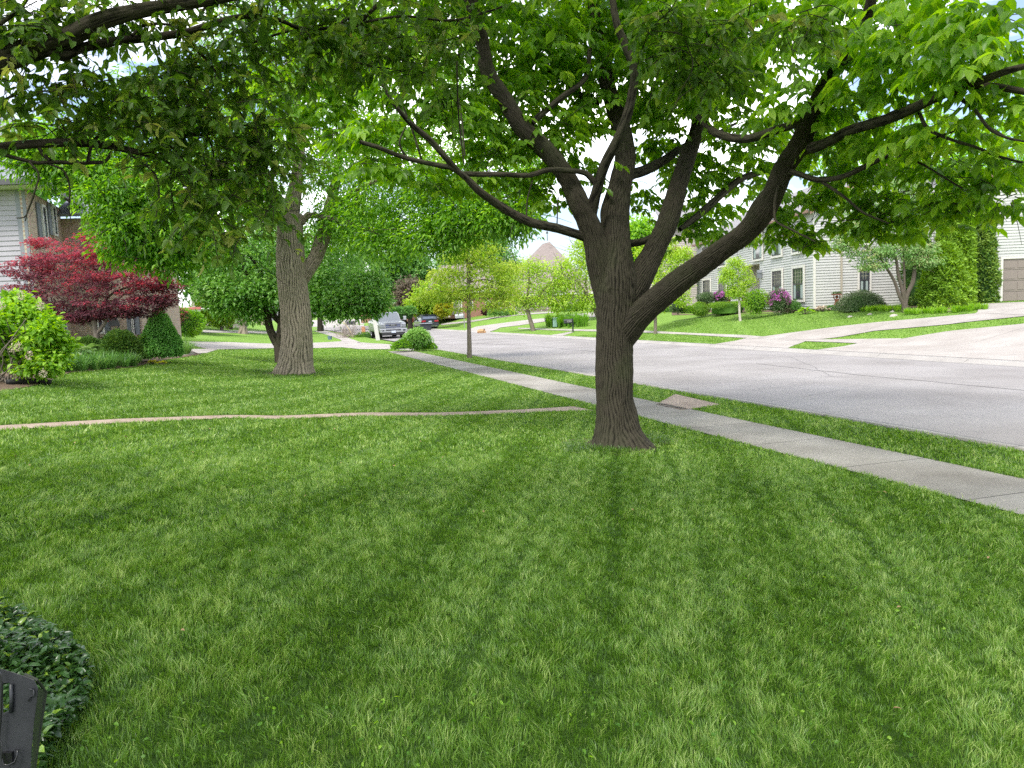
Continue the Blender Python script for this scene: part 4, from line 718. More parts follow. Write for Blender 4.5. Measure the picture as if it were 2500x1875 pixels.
far_tree('honeylocust_tree', 'pale green layered tree behind the sport utility vehicle', 1055, 772, 88, [(1055, 710, 50, 24), (1030, 735, 34, 26), (1080, 725, 40, 20), (1060, 752, 34, 16), (1020, 750, 20, 16)], L_LIME, leaf=.4, wid=.22, per=24, subr=.9, flat=.4, tint0=-.3, tr=10)
far_tree('poplar_tree', 'tall rounded green tree above the brick house roofs', 1180, 760, 125, [(1130, 640, 50, 40), (1180, 610, 50, 35), (1220, 640, 45, 40), (1250, 665, 26, 24), (1150, 580, 40, 30), (1200, 590, 40, 26), (1110, 680, 40, 30), (1090, 660, 30, 26)], L_MID, leaf=.6, wid=.4, per=40, subr=1.2, tint0=.1)
far_tree('maple_tree', 'bright green tree directly behind the fork of the big dark tree', 1560, 760, 78, [(1545, 600, 40, 40), (1560, 560, 36, 26), (1555, 650, 40, 40), (1590, 600, 30, 40), (1520, 640, 30, 40), (1545, 700, 40, 40)], L_FINE, leaf=.4, wid=.25, per=44, subr=.9, tint0=.2)
far_tree('oak_tree', 'big tree rising behind the right house', 2260, 740, 70, [(2100, 380, 110, 60), (2250, 350, 120, 70), (2400, 330, 120, 60), (2480, 400, 80, 40), (2330, 400, 90, 40), (2000, 350, 90, 60), (2170, 290, 120, 60), (2550, 300, 120, 100)], L_FINE, leaf=.45, wid=.25, per=26, subr=1.1, tint0=.25, tr=10)
for u, D, cl_, lb in [(60, 60, [(20, 430, 120, 60), (120, 420, 120, 70), (60, 360, 110, 50)], 'leafy tree rising behind the roof of the left house'), (330, 64, [(280, 480, 110, 90), (400, 500, 110, 90), (330, 590, 120, 60), (430, 640, 90, 60), (320, 690, 100, 50)], 'broad green tree standing behind the red maple'),
                  (560, 78, [(500, 600, 100, 80), (600, 560, 110, 90), (540, 680, 90, 50), (650, 660, 80, 60)], 'deep green tree far behind the multi-stemmed tree'), (780, 95, [(740, 620, 100, 70), (840, 600, 100, 70), (720, 700, 80, 50), (860, 680, 60, 50), (900, 560, 90, 60)], 'green tree beyond the side street, left of the truck')]:
    far_tree('maple_tree', lb, u, 790, D, cl_, L_MID, leaf=.5, wid=.33, per=50, subr=1.3, tint0=.15)
far_tree('honeylocust_tree', 'yellow-green tree over the far driveway', 540, 795, 70, [(540, 760, 48, 24), (510, 745, 30, 22), (575, 745, 34, 26), (545, 725, 40, 20), (530, 775, 30, 12)], L_LIME, B_SM, leaf=.32, wid=.16, per=36, subr=.6, tint0=-.25, tr=4)
# trunks of the street trees down the block
for u, v, r_, h_, lb in [(593, 815, 10, 250, 'nearest thick grey trunk of the row beyond the neighbour driveway'), (614, 783, 5, 130, 'leftmost thin trunk of the far row'), (627, 788, 6, 140, 'middle trunk of the far row, short and wide'), (642, 794, 5.5, 150, 'far-row trunk nearest the multi-stemmed tree')]:
    b = G(u, v); D = depth(b); t = tree('street_tree', lb, 'tree', b, 'trees down the block')
    limb_obj('trunk', [px([(u, v+4, r_*1.5), (u, v-6, r_*1.1), (u, v-50*h_/250, r_*.9), (u+3, v-h_*.6, r_*.7)], D)], B_GREY, t, seg=20, step=.3, ridge=.02, nr=14)
    leaf_obj('crown', crown([(u-20, v-h_*.65, 60, 45, D), (u+30, v-h_*.8, 60, 50, D)], 40*LD, .35, .2, sub=16, subr=.8, tint0=.1), L_FINE, t)
# ================================================================= BUILDINGS
def pmat(name, col, **k): return mat(name, col, **k)
M_TRIM = mat('trim_white', (.62, .60, .55), .5, .3); M_CREAM = mat('trim_cream', (.58, .53, .38), .5, .3); M_SASH = mat('sash_dark', (.055, .052, .06), .4, .4)
M_GLASS = mat('window_glass', (.045, .055, .06), .06, .8); M_CURT = mat('curtain', (.30, .36, .34), .8, .1)
M_SIDG = mat('siding_grey', (.42, .425, .41), .6, .25, noise=(.6, (.48, .48, .455), 4)); M_SIDT = mat('siding_taupe', (.36, .325, .29), .6, .25, noise=(.8, (.40, .36, .325), 3)); M_SIDL = mat('siding_lilac', (.31, .295, .32), .55, .25, noise=(.8, (.35, .335, .36), 3))
M_ROOFG = mat('shingles_grey', (.20, .195, .20), .9, .1, noise=(9, (.30, .29, .29), 6), bump=(30, .5)); M_ROOFB = mat('shingles_brown', (.20, .165, .15), .9, .1, noise=(4, (.27, .23, .21), 7), bump=(20, .5)); M_RAKE = mat('rake_brown', (.25, .155, .12), .6, .2)
M_SLATE = mat('shingles_slate', (.17, .18, .21), .9, .15, noise=(12, (.26, .27, .31), 6), bump=(30, .5)); M_GUTTER = mat('gutter_dark', (.07, .068, .07), .4, .4); M_POST = mat('corner_grey', (.20, .21, .23), .5, .3)
M_DOORT = mat('garage_door_taupe', (.235, .195, .175), .55, .3); M_DOORB = mat('garage_door_brown', (.16, .115, .105), .55, .3); M_SHUT = mat('shutter_slate', (.15, .165, .18), .6, .2); M_RUST = mat('rust', (.14, .05, .03), .8, .2, noise=(20, (.20, .08, .045), 4))
M_REDDOOR = mat('door_red', (.20, .05, .035), .5, .3)
def brickmat(name, c1, c2, mortar, scale=1.0):
    m = bpy.data.materials.new(name); m.use_nodes = True; t = m.node_tree; b = t.nodes['Principled BSDF']; b.inputs['Roughness'].default_value = .9
    a = N(t, 'ShaderNodeAttribute', attribute_name='wuv'); k = N(t, 'ShaderNodeTexBrick'); k.inputs['Scale'].default_value = 1.0
    k.inputs['Brick Width'].default_value = .21*scale; k.inputs['Row Height'].default_value = .075*scale; k.inputs['Mortar Size'].default_value = .008; k.inputs['Bias'].default_value = -.1
    k.inputs['Color1'].default_value = (*c1, 1); k.inputs['Color2'].default_value = (*c2, 1); k.inputs['Mortar'].default_value = (*mortar, 1)
    n = N(t, 'ShaderNodeTexNoise'); n.inputs['Scale'].default_value = 4; n.inputs['Detail'].default_value = 4; mx = N(t, 'ShaderNodeMixRGB', blend_type='MULTIPLY'); mx.inputs[0].default_value = .35
    l = t.links.new; l(a.outputs['Vector'], k.inputs['Vector']); l(a.outputs['Vector'], n.inputs['Vector']); l(k.outputs['Color'], mx.inputs[1]); l(n.outputs['Color'], mx.inputs[2]); l(mx.outputs[0], b.inputs['Base Color']); return m
M_BRK = brickmat('brick_tan', (.52, .38, .28), (.38, .26, .18), (.55, .48, .40)); M_BRKR = brickmat('brick_red', (.36, .17, .11), (.28, .12, .085), (.42, .34, .28), 1.6); M_BRKCH = brickmat('brick_chimney', (.42, .16, .09), (.36, .13, .08), (.40, .30, .24))
class Fr:
    "a wall frame: a along the wall, b outward, z up"
    def __init__(s, p0, p1, toward=None):
        s.o = np.array([p0[0], p0[1], 0.]); d = np.array([p1[0]-p0[0], p1[1]-p0[1], 0.]); s.L = np.linalg.norm(d); s.ex = d/s.L
        s.n = np.array([s.ex[1], -s.ex[0], 0.]); tw = np.array(toward if toward is not None else (0, 0))-s.o[:2]
        if s.n[:2]@tw < 0: s.n = -s.n
    def __call__(s, p): return s.o+s.ex*p[0]+s.n*p[1]+np.array([0, 0, p[2]])
    def a_of(s, u):
        "distance along the wall at which it crosses image column u (at eye height)"
        d = ray(u, 755-.04*(u-1250)); A = np.array([[s.ex[0], -d[0]], [s.ex[1], -d[1]]]); q = np.linalg.solve(A, -s.o[:2]); return q[0]
    def z_of(s, u, v):
        a = s.a_of(u); p = s((a, 0, 0)); D = depth((p[0], p[1], CAMZ)); k = P(u, v, D); 
        return float(k[2])
def wallmesh(name, fr, polys, m, parent, b=0.0, thick=.2):
    V = []; F = []; W_ = []
    for poly in polys:
        n = len(V); V += [fr((a, b, z)) for a, z in poly]; W_ += [(a, z, 0) for a, z in poly]; F.append(tuple(range(n, n+len(poly))))
        k = len(poly); n2 = len(V); V += [fr((a, b-thick, z)) for a, z in poly]; W_ += [(a+z*.0, z, 0) for a, z in poly]; F.append(tuple(range(n2, n2+k))[::-1])
        for i in range(k): F.append((n+i, n+(i+1) % k, n2+(i+1) % k, n2+i))
    me = bpy.data.meshes.new(name); me.from_pydata([tuple(v) for v in V], [], F); at = me.attributes.new('wuv', 'FLOAT_VECTOR', 'POINT'); at.data.foreach_set('vector', np.array(W_, np.float32).ravel()); return link(name, me, m, parent)
def siding(name, fr, a0, a1, z0, z1, m, parent, course=.14, gable=None, b=0.0):
    "lap siding built board by board; gable=(a_apex,z_apex) narrows the courses above z1"
    mb = MB(); z = z0; top = gable[1] if gable else z1
    while z < top-.005:
        zt = min(z+course, top)
        def ext(zz):
            if not gable or zz <= z1: return a0, a1
            f = (zz-z1)/(gable[1]-z1); return a0+(gable[0]-a0)*f, a1+(gable[0]-a1)*f
        l0, r0 = ext(z); l1, r1 = ext(zt); o = .03
        mb.add([fr((l0, b+o, z)), fr((r0, b+o, z)), fr((r1, b+.002, zt)), fr((l1, b+.002, zt)), fr((l0, b, z)), fr((r0, b, z))], [(0, 1, 2, 3), (4, 5, 1, 0)]); z = zt
    # solid body behind the boards
    poly = [(a0, z0), (a1, z0), (a1, z1)]+([gable] if gable else [])+[(a0, z1)]; n = len(poly)
    mb.add([fr((a, b-.01, zz)) for a, zz in poly]+[fr((a, b-.2, zz)) for a, zz in poly], [tuple(range(n)), tuple(range(n, 2*n))[::-1]]+[(i, (i+1) % n, (i+1) % n+n, i+n) for i in range(n)])
    return mb.build(name, m, parent)
def window(fr, a0, a1, z0, z1, parent, grid=(4, 4), b=0.06, tw=.10, curtain=True, trim=None, sash=None, half=True):
    T = fr; mb = MB()
    for x0, x1, y0, y1 in [(a0, a0+tw, z0, z1), (a1-tw, a1, z0, z1), (a0+tw, a1-tw, z1-tw*1.2, z1), (a0+tw, a1-tw, z0, z0+tw)]: mb.box((x0, b-.02, y0), (x1, b+.05, y1), T)
    w = mb.build('window', trim or M_TRIM, parent)
    s = MB(); i0, i1, j0, j1 = a0+tw, a1-tw, z0+tw, z1-tw*1.2; sw_ = .05; zm = (j0+j1)/2
    for x0, x1, y0, y1 in [(i0, i0+sw_, j0, j1), (i1-sw_, i1, j0, j1), (i0+sw_, i1-sw_, j1-sw_, j1), (i0+sw_, i1-sw_, j0, j0+sw_), (i0+sw_, i1-sw_, zm-.03, zm+.03)]: s.box((x0, b-.01, y0), (x1, b+.03, y1), T)
    s.build('sash', sash or M_SASH, w)
    MB().box((i0+.01, b+.004, j0+.01), (i1-.01, b+.012, j1-.01), T).build('pane', M_GLASS, w)
    if grid:
        g = MB(); nx, nz_ = grid
        for k in range(1, nx): x = i0+sw_+(i1-i0-2*sw_)*k/nx; g.box((x-.009, b+.012, zm+.03), (x+.009, b+.022, j1-sw_), T)
        for k in range(1, nz_): y = zm+.03+(j1-sw_-zm-.03)*k/nz_; g.box((i0+sw_, b+.013, y-.008), (i1-sw_, b+.020, y+.008), T)
        g.build('glazing_bars', mat('bars_cream', (.34, .34, .25), .6), w)
    if curtain:
        c = MB(); c2 = MB(); c.box((i0+sw_+.03, b+.0125, j0+.08), (i0+sw_+.03+(i1-i0)*.22, b+.0135, zm-.04), T); c2.box((i1-sw_-.03-(i1-i0)*.22, b+.0125, j0+.08), (i1-sw_-.03, b+.0135, zm-.04), T); c.build('curtain', M_CURT, w); c2.build('curtain', M_CURT, w)
    return w
def gdoor(fr, a0, a1, z0, z1, parent, m, b=0.0, rows=4):
    T = fr; t = MB(); tw = .11
    t.box((a0-tw, b-.02, z0), (a0, b+.07, z1+tw), T); t.box((a1, b-.02, z0), (a1+tw, b+.07, z1+tw), T); t.box((a0, b-.02, z1), (a1, b+.07, z1+tw), T)
    d = MB(); h = (z1-z0)/rows
    for k in range(rows):
        d.box((a0, b-.1, z0+k*h+.008), (a1, b+.012, z0+(k+1)*h-.008), T); n = max(2, int((a1-a0)/.62)); w = (a1-a0)/n
        for j in range(n): d.box((a0+j*w+.07, b+.012, z0+k*h+.09), (a0+(j+1)*w-.07, b+.028, z0+(k+1)*h-.09), T)
    o = d.build('garage_door', m, parent); t.build('door_trim', M_TRIM, o); return o
def roofslab(name, pts, th, m, parent):
    "pts: 4 corners of the upper face"
    p = [np.array(q, float) for q in pts]; n = np.cross(p[1]-p[0], p[-1]-p[0]); n /= np.linalg.norm(n)
    if n[2] < 0: n = -n
    k = len(p); return MB().add([*p, *[q-n*th for q in p]], [tuple(range(k)), tuple(range(k, 2*k))[::-1]]+[(i, (i+1) % k, (i+1) % k+k, i+k) for i in range(k)]).build(name, m, parent)
# ---------- right house
DH = 40.0; c0 = P(1988, 755, DH); z0 = 1.30
fd = np.array([-.04, 1.0]); fd /= np.linalg.norm(fd); cx, cyy = c0[0], c0[1]
def lineD(u, o, d):
    r = ray(u, 740); A = np.array([[d[0], -r[0]], [d[1], -r[1]]]); q = np.linalg.solve(A, -np.array(o)); return q[0]
Lf = lineD(1703, (cx, cyy), fd); end = (cx+fd[0]*Lf, cyy+fd[1]*Lf)
H1 = thing('grey_house', 'two-storey grey lap-sided house with tall narrow windows and chimney across the street', 'house', (cx, cyy, z0))
ff = Fr((cx, cyy), end); ZE = 6.45; ra = ff.a_of(1811), ff.a_of(1856); ra = (min(ra), max(ra)); zr = ff.z_of(1840, 645)
siding('front_wall', ff, 0, ra[0], z0, ZE, M_SIDG, H1); siding('front_wall', ff, ra[1], Lf, z0, ZE, M_SIDG, H1); siding('front_wall', ff, ra[0], ra[1], zr, ZE, M_SIDG, H1)
for (u0, u1, v0, v1, uu, vv0, vv1) in [(1937, 1967, 0, 0, 1967, 646, 737), (1887, 1914, 0, 0, 1914, 653, 733), (1756, 1777, 0, 0, 1777, 671, 731), (1718, 1738, 0, 0, 1738, 668, 731)]:
    a = sorted((ff.a_of(u0), ff.a_of(u1))); z_t = ff.z_of(1967, 646); z_b = ff.z_of(1967, 737); window(ff, a[0], a[1], z_b, z_t, H1, tw=.12)
for (u0, u1) in [(1936, 1966), (1886, 1913), (1841, 1866), (1756, 1777), (1718, 1738)]:
    a = sorted((ff.a_of(u0), ff.a_of(u1))); window(ff, a[0], a[1], ff.z_of(1966, 618), ff.z_of(1966, 531), H1, tw=.12)
# entrance recess
rc = MB(); rc.box((ra[0]-.01, -1.4, z0+.15), (ra[1]+.01, -1.3, zr), ff); rc.build('recess_wall', M_SIDT, H1)
rs = MB(); rs.box((ra[0]-.06, -1.4, z0), (ra[0], .02, zr), ff); rs.box((ra[1], -1.4, z0), (ra[1]+.06, .02, zr), ff); rs.box((ra[0], -1.4, zr-.04), (ra[1], .015, zr), ff); rs.build('recess_side', M_TRIM, H1)
mid_ = (ra[0]+ra[1])/2; dd_ = MB().box((mid_-1.1, -1.3, z0+.15), (mid_-.1, -1.24, z0+2.25), ff).build('front_door', M_REDDOOR, H1)
MB().box((mid_-.85, -1.239, z0+.5), (mid_-.35, -1.225, z0+2.0), ff).build('door_glass', mat('stained_glass', (.55, .30, .08), .3, .5, noise=(6, (.25, .05, .04), 2)), dd_)
MB().box((mid_, -1.3, z0+.15), (mid_+.5, -1.24, z0+2.25), ff).build('sidelight', M_CREAM, dd_)
MB().box((ra[0]-.3, -1.3, z0-.1), (ra[1]+.3, .5, z0+.14), ff).build('step', M_CONC, H1)
lp = MB(); la = ra[0]-.35; lz = z0+2.05; lp.box((la-.1, 0.02, lz-.18), (la+.1, .06, lz-.05), ff); lp.box((la-.11, .06, lz-.16), (la+.11, .28, lz+.16), ff); lp.prism([(la-.15, lz+.16), (la+.15, lz+.16), (la, lz+.34)], .03, .31, ff); lp.build('porch_lantern', mat('lantern_metal', (.25, .27, .29), .4, .5, 0.5), H1)
# gable end towards the camera
gw = (2405-1988)/F_PX*DH; gd = np.array([math.cos(.0), .04]); gd /= np.linalg.norm(gd); ge = (cx+gd[0]*gw, cyy+gd[1]*gw); fg = Fr((cx, cyy), ge); AP_Z = ZE+gw/2*.56
siding('side_wall', fg, 0, gw, z0, ZE, M_SIDG, H1, gable=(gw/2, AP_Z))
cb = MB(); cb.box((-.06, -.02, z0), (.06, .05, ZE), fg); cb.build('corner_board', M_TRIM, H1)
a_ds = fg.a_of(2053); MB().box((a_ds-.04, .02, z0), (a_ds+.04, .10, ZE), fg).build('downspout', mat('downspout_tan', (.38, .34, .27), .5), H1)
for (u0, u1, v0, v1) in [(2092, 2125, 650, 718), (2207, 2236, 648, 716), (2092, 2122, 545, 600), (2200, 2230, 545, 600)]:
    window(fg, fg.a_of(u0), fg.a_of(u1), fg.z_of(u0, v1), fg.z_of(u0, v0), H1, grid=(3, 3), tw=.09)
# main roof
def gable_roof(fr, a0, a1, zE, zA, b_front, length, parent, m, over=.35, rake=True, th=.12):
    am = (a0+a1)/2; sl = (zA-zE)/(am-a0)
    for sg in (-1, 1):
        ae = a0-over if sg < 0 else a1+over; ze = zE-sl*over
        roofslab('roof', [fr((ae, b_front+.3, ze+.12)), fr((am, b_front+.3, zA+.12)), fr((am, b_front-length-.3, zA+.12)), fr((ae, b_front-length-.3, ze+.12))], th, m, parent)
        if rake: 
            pr_ = MB(); pr_.add([fr((ae, b_front+.30, ze-.14)), fr((am, b_front+.30, zA-.14)), fr((am, b_front+.30, zA+.10)), fr((ae, b_front+.30, ze+.10)), fr((ae, b_front+.34, ze-.14)), fr((am, b_front+.34, zA-.14)), fr((am, b_front+.34, zA+.10)), fr((ae, b_front+.34, ze+.10))],
                [(0, 1, 2, 3), (7, 6, 5, 4), (0, 4, 5, 1), (3, 2, 6, 7), (0, 3, 7, 4), (1, 5, 6, 2)]); pr_.build('rake_board', M_RAKE, parent)
gable_roof(fg, 0, gw, ZE, AP_Z, 0, Lf, H1, M_ROOFG)
gt = MB(); gt.box((0, .28, ZE-.22), (Lf, .40, ZE-.08), ff); gt.build('gutter', M_RAKE, H1)
chp = P(2224, 420, 44); chf = Fr((chp[0]-.5, chp[1]), (chp[0]+.5, chp[1])); wallmesh('chimney', chf, [[(0, 5), (1.0, 5), (1.0, 9.9), (0, 9.9)]], M_BRKCH, H1, thick=.8)
MB().box((-.08, -.88, 9.9), (1.08, .08, 10.1), chf).build('chimney_cap', M_CONC, H1)
# left wing of the same house
wl = P(1560, 740, 60); wr = P(1702, 740, 60); fw = Fr(wl[:2], wr[:2]); zw = 1.5
siding('wing_wall', fw, 0, fw.L, zw, fw.z_of(1700, 634), M_SIDT, H1, gable=(fw.a_of(1650), fw.z_of(1650, 604))); gable_roof(fw, fw.a_of(1650)*2-fw.L, fw.L, fw.z_of(1700, 634), fw.z_of(1650, 604), 0, 6, H1, M_ROOFG)
w2l = P(1640, 740, 63); w2r = P(1712, 740, 63); f2 = Fr(w2l[:2], w2r[:2]); siding('wing_wall', f2, 0, f2.L, zw, f2.z_of(1700, 545), M_SIDT, H1)
roofslab('roof', [f2((-.5, .5, 8.0)), f2((f2.L+.5, .5, 8.0)), f2((f2.L+.5, -5, 10.4)), f2((-.5, -5, 10.4))], .12, M_ROOFG, H1)
# garage block
gl = P(2262, 740, 37.6); gr_ = P(2640, 725, 37.6); fgar = Fr(gl[:2], gr_[:2]); zg = 1.24; am = fgar.a_of(2445); zA = fgar.z_of(2445, 410); zEg = zA-am*.58; gL = am*2; zdt = fgar.z_of(2446, 633)
H2 = thing('garage_wing', 'grey gabled two-storey garage wing with taupe doors at the right edge', 'garage', fgar((0, 0, zg)))
siding('front_wall', fgar, 0, gL, zdt+.12, zEg, M_SIDG, H2, gable=(am, zA))
d1 = fgar.a_of(2446), fgar.a_of(2446)+2.7; d2 = fgar.a_of(2417)-2.7, fgar.a_of(2417)
siding('front_wall', fgar, d2[1]+.11, d1[0]-.11, zg+.12, zdt+.12, M_SIDG, H2); wallmesh('plinth', fgar, [[(d2[1]+.11, zg-.1), (d1[0]-.11, zg-.1), (d1[0]-.11, zg+.12), (d2[1]+.11, zg+.12)]], M_BRKCH, H2)
siding('front_wall', fgar, d1[1]+.11, gL, zg, zdt+.12, M_SIDG, H2); siding('front_wall', fgar, 0, d2[0]-.11, zg, zdt+.12, M_SIDG, H2)
gdoor(fgar, d1[0], d1[1], zg+.02, zdt, H2, M_DOORT); gdoor(fgar, d2[0], d2[1], zg+.02, zdt, H2, M_DOORT)
window(fgar, fgar.a_of(2388), fgar.a_of(2424), fgar.z_of(2420, 552), fgar.z_of(2420, 496), H2, tw=.1)
gable_roof(fgar, 0, gL, zEg, zA, 0, 7, H2, M_ROOFG)
fs = Fr(fgar((gL, 0, 0))[:2], fgar((gL, -7, 0))[:2], (60, 38)); siding('side_wall', fs, 0, 7, zg, zEg, M_SIDG, H2)
fs = Fr(fgar((0, 0, 0))[:2], fgar((0, -4, 0))[:2], (10, 38)); siding('side_wall', fs, 0, 4, zg, zEg, M_SIDG, H2)
# ---------- left house
DL = 26.0; pc = P(96, 800, DL); zl = 1.05; H3 = thing('brick_house', 'tan brick and lilac-grey sided house behind the red maple at left', 'house', (pc[0], pc[1], zl))
fL = Fr((pc[0]-14, pc[1]-.5), (pc[0]-.05, pc[1])); zEl = fL.z_of(60, 468)
siding('siding_wall', fL, 0, fL.L-.30, zl, zEl, M_SIDL, H3, course=.165); MB().box((fL.L-.30, -.02, zl), (fL.L+.02, .04, zEl), fL).build('corner_board', M_POST, H3)
y1_ = lineD(168, (pc[0], pc[1]), DR); fB = Fr(pc[:2], (pc[0]+DR[0]*y1_, pc[1]+DR[1]*y1_), (0, 20)); wallmesh('brick_wall', fB, [[(0, zl-.3), (fB.L, zl-.3), (fB.L, zEl), (0, zEl)]], M_BRK, H3)
pe = fB((fB.L, 0, 0)); De = depth((pe[0], pe[1], 1.9)); q1 = P(345, 800, De+.3); fW = Fr(pe[:2], q1[:2], (0, 0)); wallmesh('brick_wall', fW, [[(0, zl-.2), (fW.L, zl-.2), (fW.L, zEl-.4), (0, zEl-.4)]], M_BRK, H3)
for u0, u1 in [(112, 121), (146, 152)]: pass
def shutters(fr, ua, ub, uc, ud, v0, v1, vref):
    zt, zb = fr.z_of(vref, v0), fr.z_of(vref, v1); A_ = [fr.a_of(u) for u in (ua, ub, uc, ud)]
    MB().box((A_[0], 0, zb), (A_[1], .05, zt), fr).build('shutter', M_SHUT, H3); MB().box((A_[2], 0, zb), (A_[3], .05, zt), fr).build('shutter', M_SHUT, H3)
    window(fr, A_[1]+.02, A_[2]-.02, zb, zt, H3, grid=None, tw=.07)
    MB().box((A_[1]-.05, 0, zb-.12), (A_[2]+.05, .08, zb), fr).build('sill', M_BRICKP, H3)
shutters(fB, 115, 123, 133, 139, 498, 582, 118); shutters(fB, 142, 148, 157, 162, 500, 575, 145); shutters(fB, 142, 148, 157, 162, 745, 818, 145); shutters(fB, 115, 123, 133, 139, 735, 822, 118)
shutters(fW, 311, 322, 330, 341, 765, 818, 315); shutters(fW, 228, 238, 258, 268, 775, 815, 240)
# soffit, gutter, roof
so = MB(); so.box((-1, -.1, zEl), (fL.L+.7, .75, zEl+.05), fL); so.build('soffit', M_TRIM, H3)
gu = MB(); gu.box((-1, .75, zEl+.02), (fL.L+.7, .90, zEl+.2), fL); gu.box((-.6, .62, zEl+.02), (fB.L+.5, .78, zEl+.2), fB); gu.build('gutter', M_GUTTER, H3)
roofslab('roof', [fL((-1, .9, zEl+.2)), fL((fL.L+.8, .9, zEl+.2)), fL((fL.L-3.5, -6, zEl+4)), fL((-1, -6, zEl+4))], .1, M_SLATE, H3)
roofslab('roof', [fB((-.9, .8, zEl+.2)), fB((fB.L+.5, .8, zEl+.2)), fB((fB.L+.5, -4, zEl+3)), fB((-.9+3.9, -4, zEl+3))], .1, M_SLATE, H3)
roofslab('roof', [fW((-.1, .5, zEl-.3)), fW((fW.L+.5, .5, zEl-.3)), fW((fW.L+.5, -4, zEl+2)), fW((-.1, -4, zEl+2))], .1, M_SLATE, H3)
fs = Fr(fW((fW.L, 0, 0))[:2], fW((fW.L, -5, 0))[:2], (0, 30)); wallmesh('brick_wall', fs, [[(0, zl), (5, zl), (5, zEl-.4), (0, zEl-.4)]], M_BRK, H3)
# garden bench under the window
bb = fW((fW.a_of(289), .6, 0)); BZ = float(terrain(bb[0], bb[1])); B_ = thing('garden_bench', 'arched-back metal garden bench against the brick wall', 'bench', (bb[0], bb[1], BZ)); fb = Fr(fW((fW.a_of(276), .6, 0))[:2], fW((fW.a_of(301), .6, 0))[:2])
w_ = fb.L; arc = [(w_/2-w_/2*math.cos(t), BZ+.75+.35*math.sin(t)) for t in np.linspace(0, math.pi, 14)]
MB().tube([fb((a, -.2, z)) for a, z in arc], .022, 6).add([fb((a, -.2, z)) for a, z in arc], [tuple(range(14))]).build('backrest', M_GUTTER, B_)
MB().box((0, -.25, BZ+.45), (w_, .25, BZ+.50), fb).build('seat', mat('bench_slats', (.35, .33, .32), .5), B_)
for a in (.03, w_-.07): MB().box((a, -.22, BZ), (a+.04, -.18, BZ+.75), fb).build('leg', M_GUTTER, B_); MB().box((a, .2, BZ), (a+.04, .24, BZ+.45), fb).build('leg', M_GUTTER, B_)
# ---------- far houses
def far_house(name, label, uL, uR, D, z0, vE, wallm, roofm, ridge, dep=9, extra=None):
    pl = P(uL, 760, D); pr = P(uR, 758, D); fr = Fr(pl[:2], pr[:2]); h = thing(name, label, 'house', fr((fr.L/2, 0, z0))); zE = fr.z_of((uL+uR)/2, vE)
    if wallm in (M_BRKR, M_BRK): wallmesh('wall', fr, [[(0, z0-.5), (fr.L, z0-.5), (fr.L, zE), (0, zE)]], wallm, h, thick=dep)
    else: siding('wall', fr, 0, fr.L, z0-.5, zE, wallm, h, course=.2)
    (u1, v1), (u2, v2) = ridge; r1 = P(u1, v1, D+dep/2); r2 = P(u2, v2, D+dep/2); o = .5
    e = [fr((-o, o, zE)), fr((fr.L+o, o, zE)), fr((fr.L+o, -dep-o, zE)), fr((-o, -dep-o, zE))]
    MB().add([*e, r1, r2], [(0, 1, 5, 4), (1, 2, 5), (2, 3, 4, 5), (3, 0, 4), (0, 3, 2, 1)]).build('roof', roofm, h)
    MB().box((-o, o-.02, zE-.18), (fr.L+o, o+.08, zE+.02), fr).build('gutter', M_TRIM, h); return h, fr, zE
h, fr, zE = far_house('brown_roof_house', 'house with tall brown hip roof and dark garage door behind the lime tree', 1212, 1450, 94, 1.45, 718, M_SIDT, M_ROOFB, ((1325, 595), (1342, 590)), 12)
gdoor(fr, fr.a_of(1265), fr.a_of(1351), 1.45, fr.z_of(1300, 724), h, M_DOORB); wallmesh('brick_front', fr, [[(fr.a_of(1211), 1.0), (fr.a_of(1248), 1.0), (fr.a_of(1248), zE-.1), (fr.a_of(1211), zE-.1)]], M_BRKR, h, b=.3); wallmesh('brick_base', fr, [[(fr.a_of(1354), 1.0), (fr.a_of(1364), 1.0), (fr.a_of(1364), 2.0), (fr.a_of(1354), 2.0)]], M_BRKR, h, b=.2)
for u in (1222, 1241): window(fr, fr.a_of(u-4), fr.a_of(u+4), fr.z_of(u, 753), fr.z_of(u, 735), h, grid=(2, 2), b=.34, curtain=False)
MB().tube([fr((fr.a_of(1347), -5, 10.4)), fr((fr.a_of(1347), -5, 11.6))], .05, 6).add([fr((fr.a_of(1343), -5, 11.3)), fr((fr.a_of(1351), -5, 11.3)), fr((fr.a_of(1347), -5, 11.7))], [(0, 1, 2)]).build('weather_vane', M_GUTTER, h)
pa = P(1276, 640, 100); ah = thing('tv_antenna', 'thin roof antenna left of the brown hip roof', 'antenna', (pa[0], pa[1], 2.0)); MB().tube([(pa[0], pa[1], 2.0), (pa[0], pa[1], 10.6)], .06, 6).build('mast', M_TRIM, ah)
ma = MB()
for k in range(4): ma.tube([(pa[0]-.9+.15*k, pa[1], 9.6+.3*k), (pa[0]+.9-.15*k, pa[1], 9.6+.3*k)], .035, 5)
ma.build('boom', M_TRIM, ah)
h, fr, zE = far_house('brick_house', 'low red-brick house with grey roof behind the slender conifer', 1040, 1210, 100, 1.5, 712, M_BRKR, M_ROOFB, ((1075, 648), (1190, 640)), 12)
gdoor(fr, fr.a_of(1100), fr.a_of(1127), 1.5, fr.z_of(1110, 728), h, M_SIDT, b=.05); MB().tube([fr((fr.a_of(1097), .6, 1.5)), fr((fr.a_of(1097), .6, zE))], .16, 10).build('porch_column', M_TRIM, h)
for u in (1150, 1192): window(fr, fr.a_of(u-6), fr.a_of(u+6), fr.z_of(u, 755), fr.z_of(u, 733), h, grid=(2, 2), curtain=False)
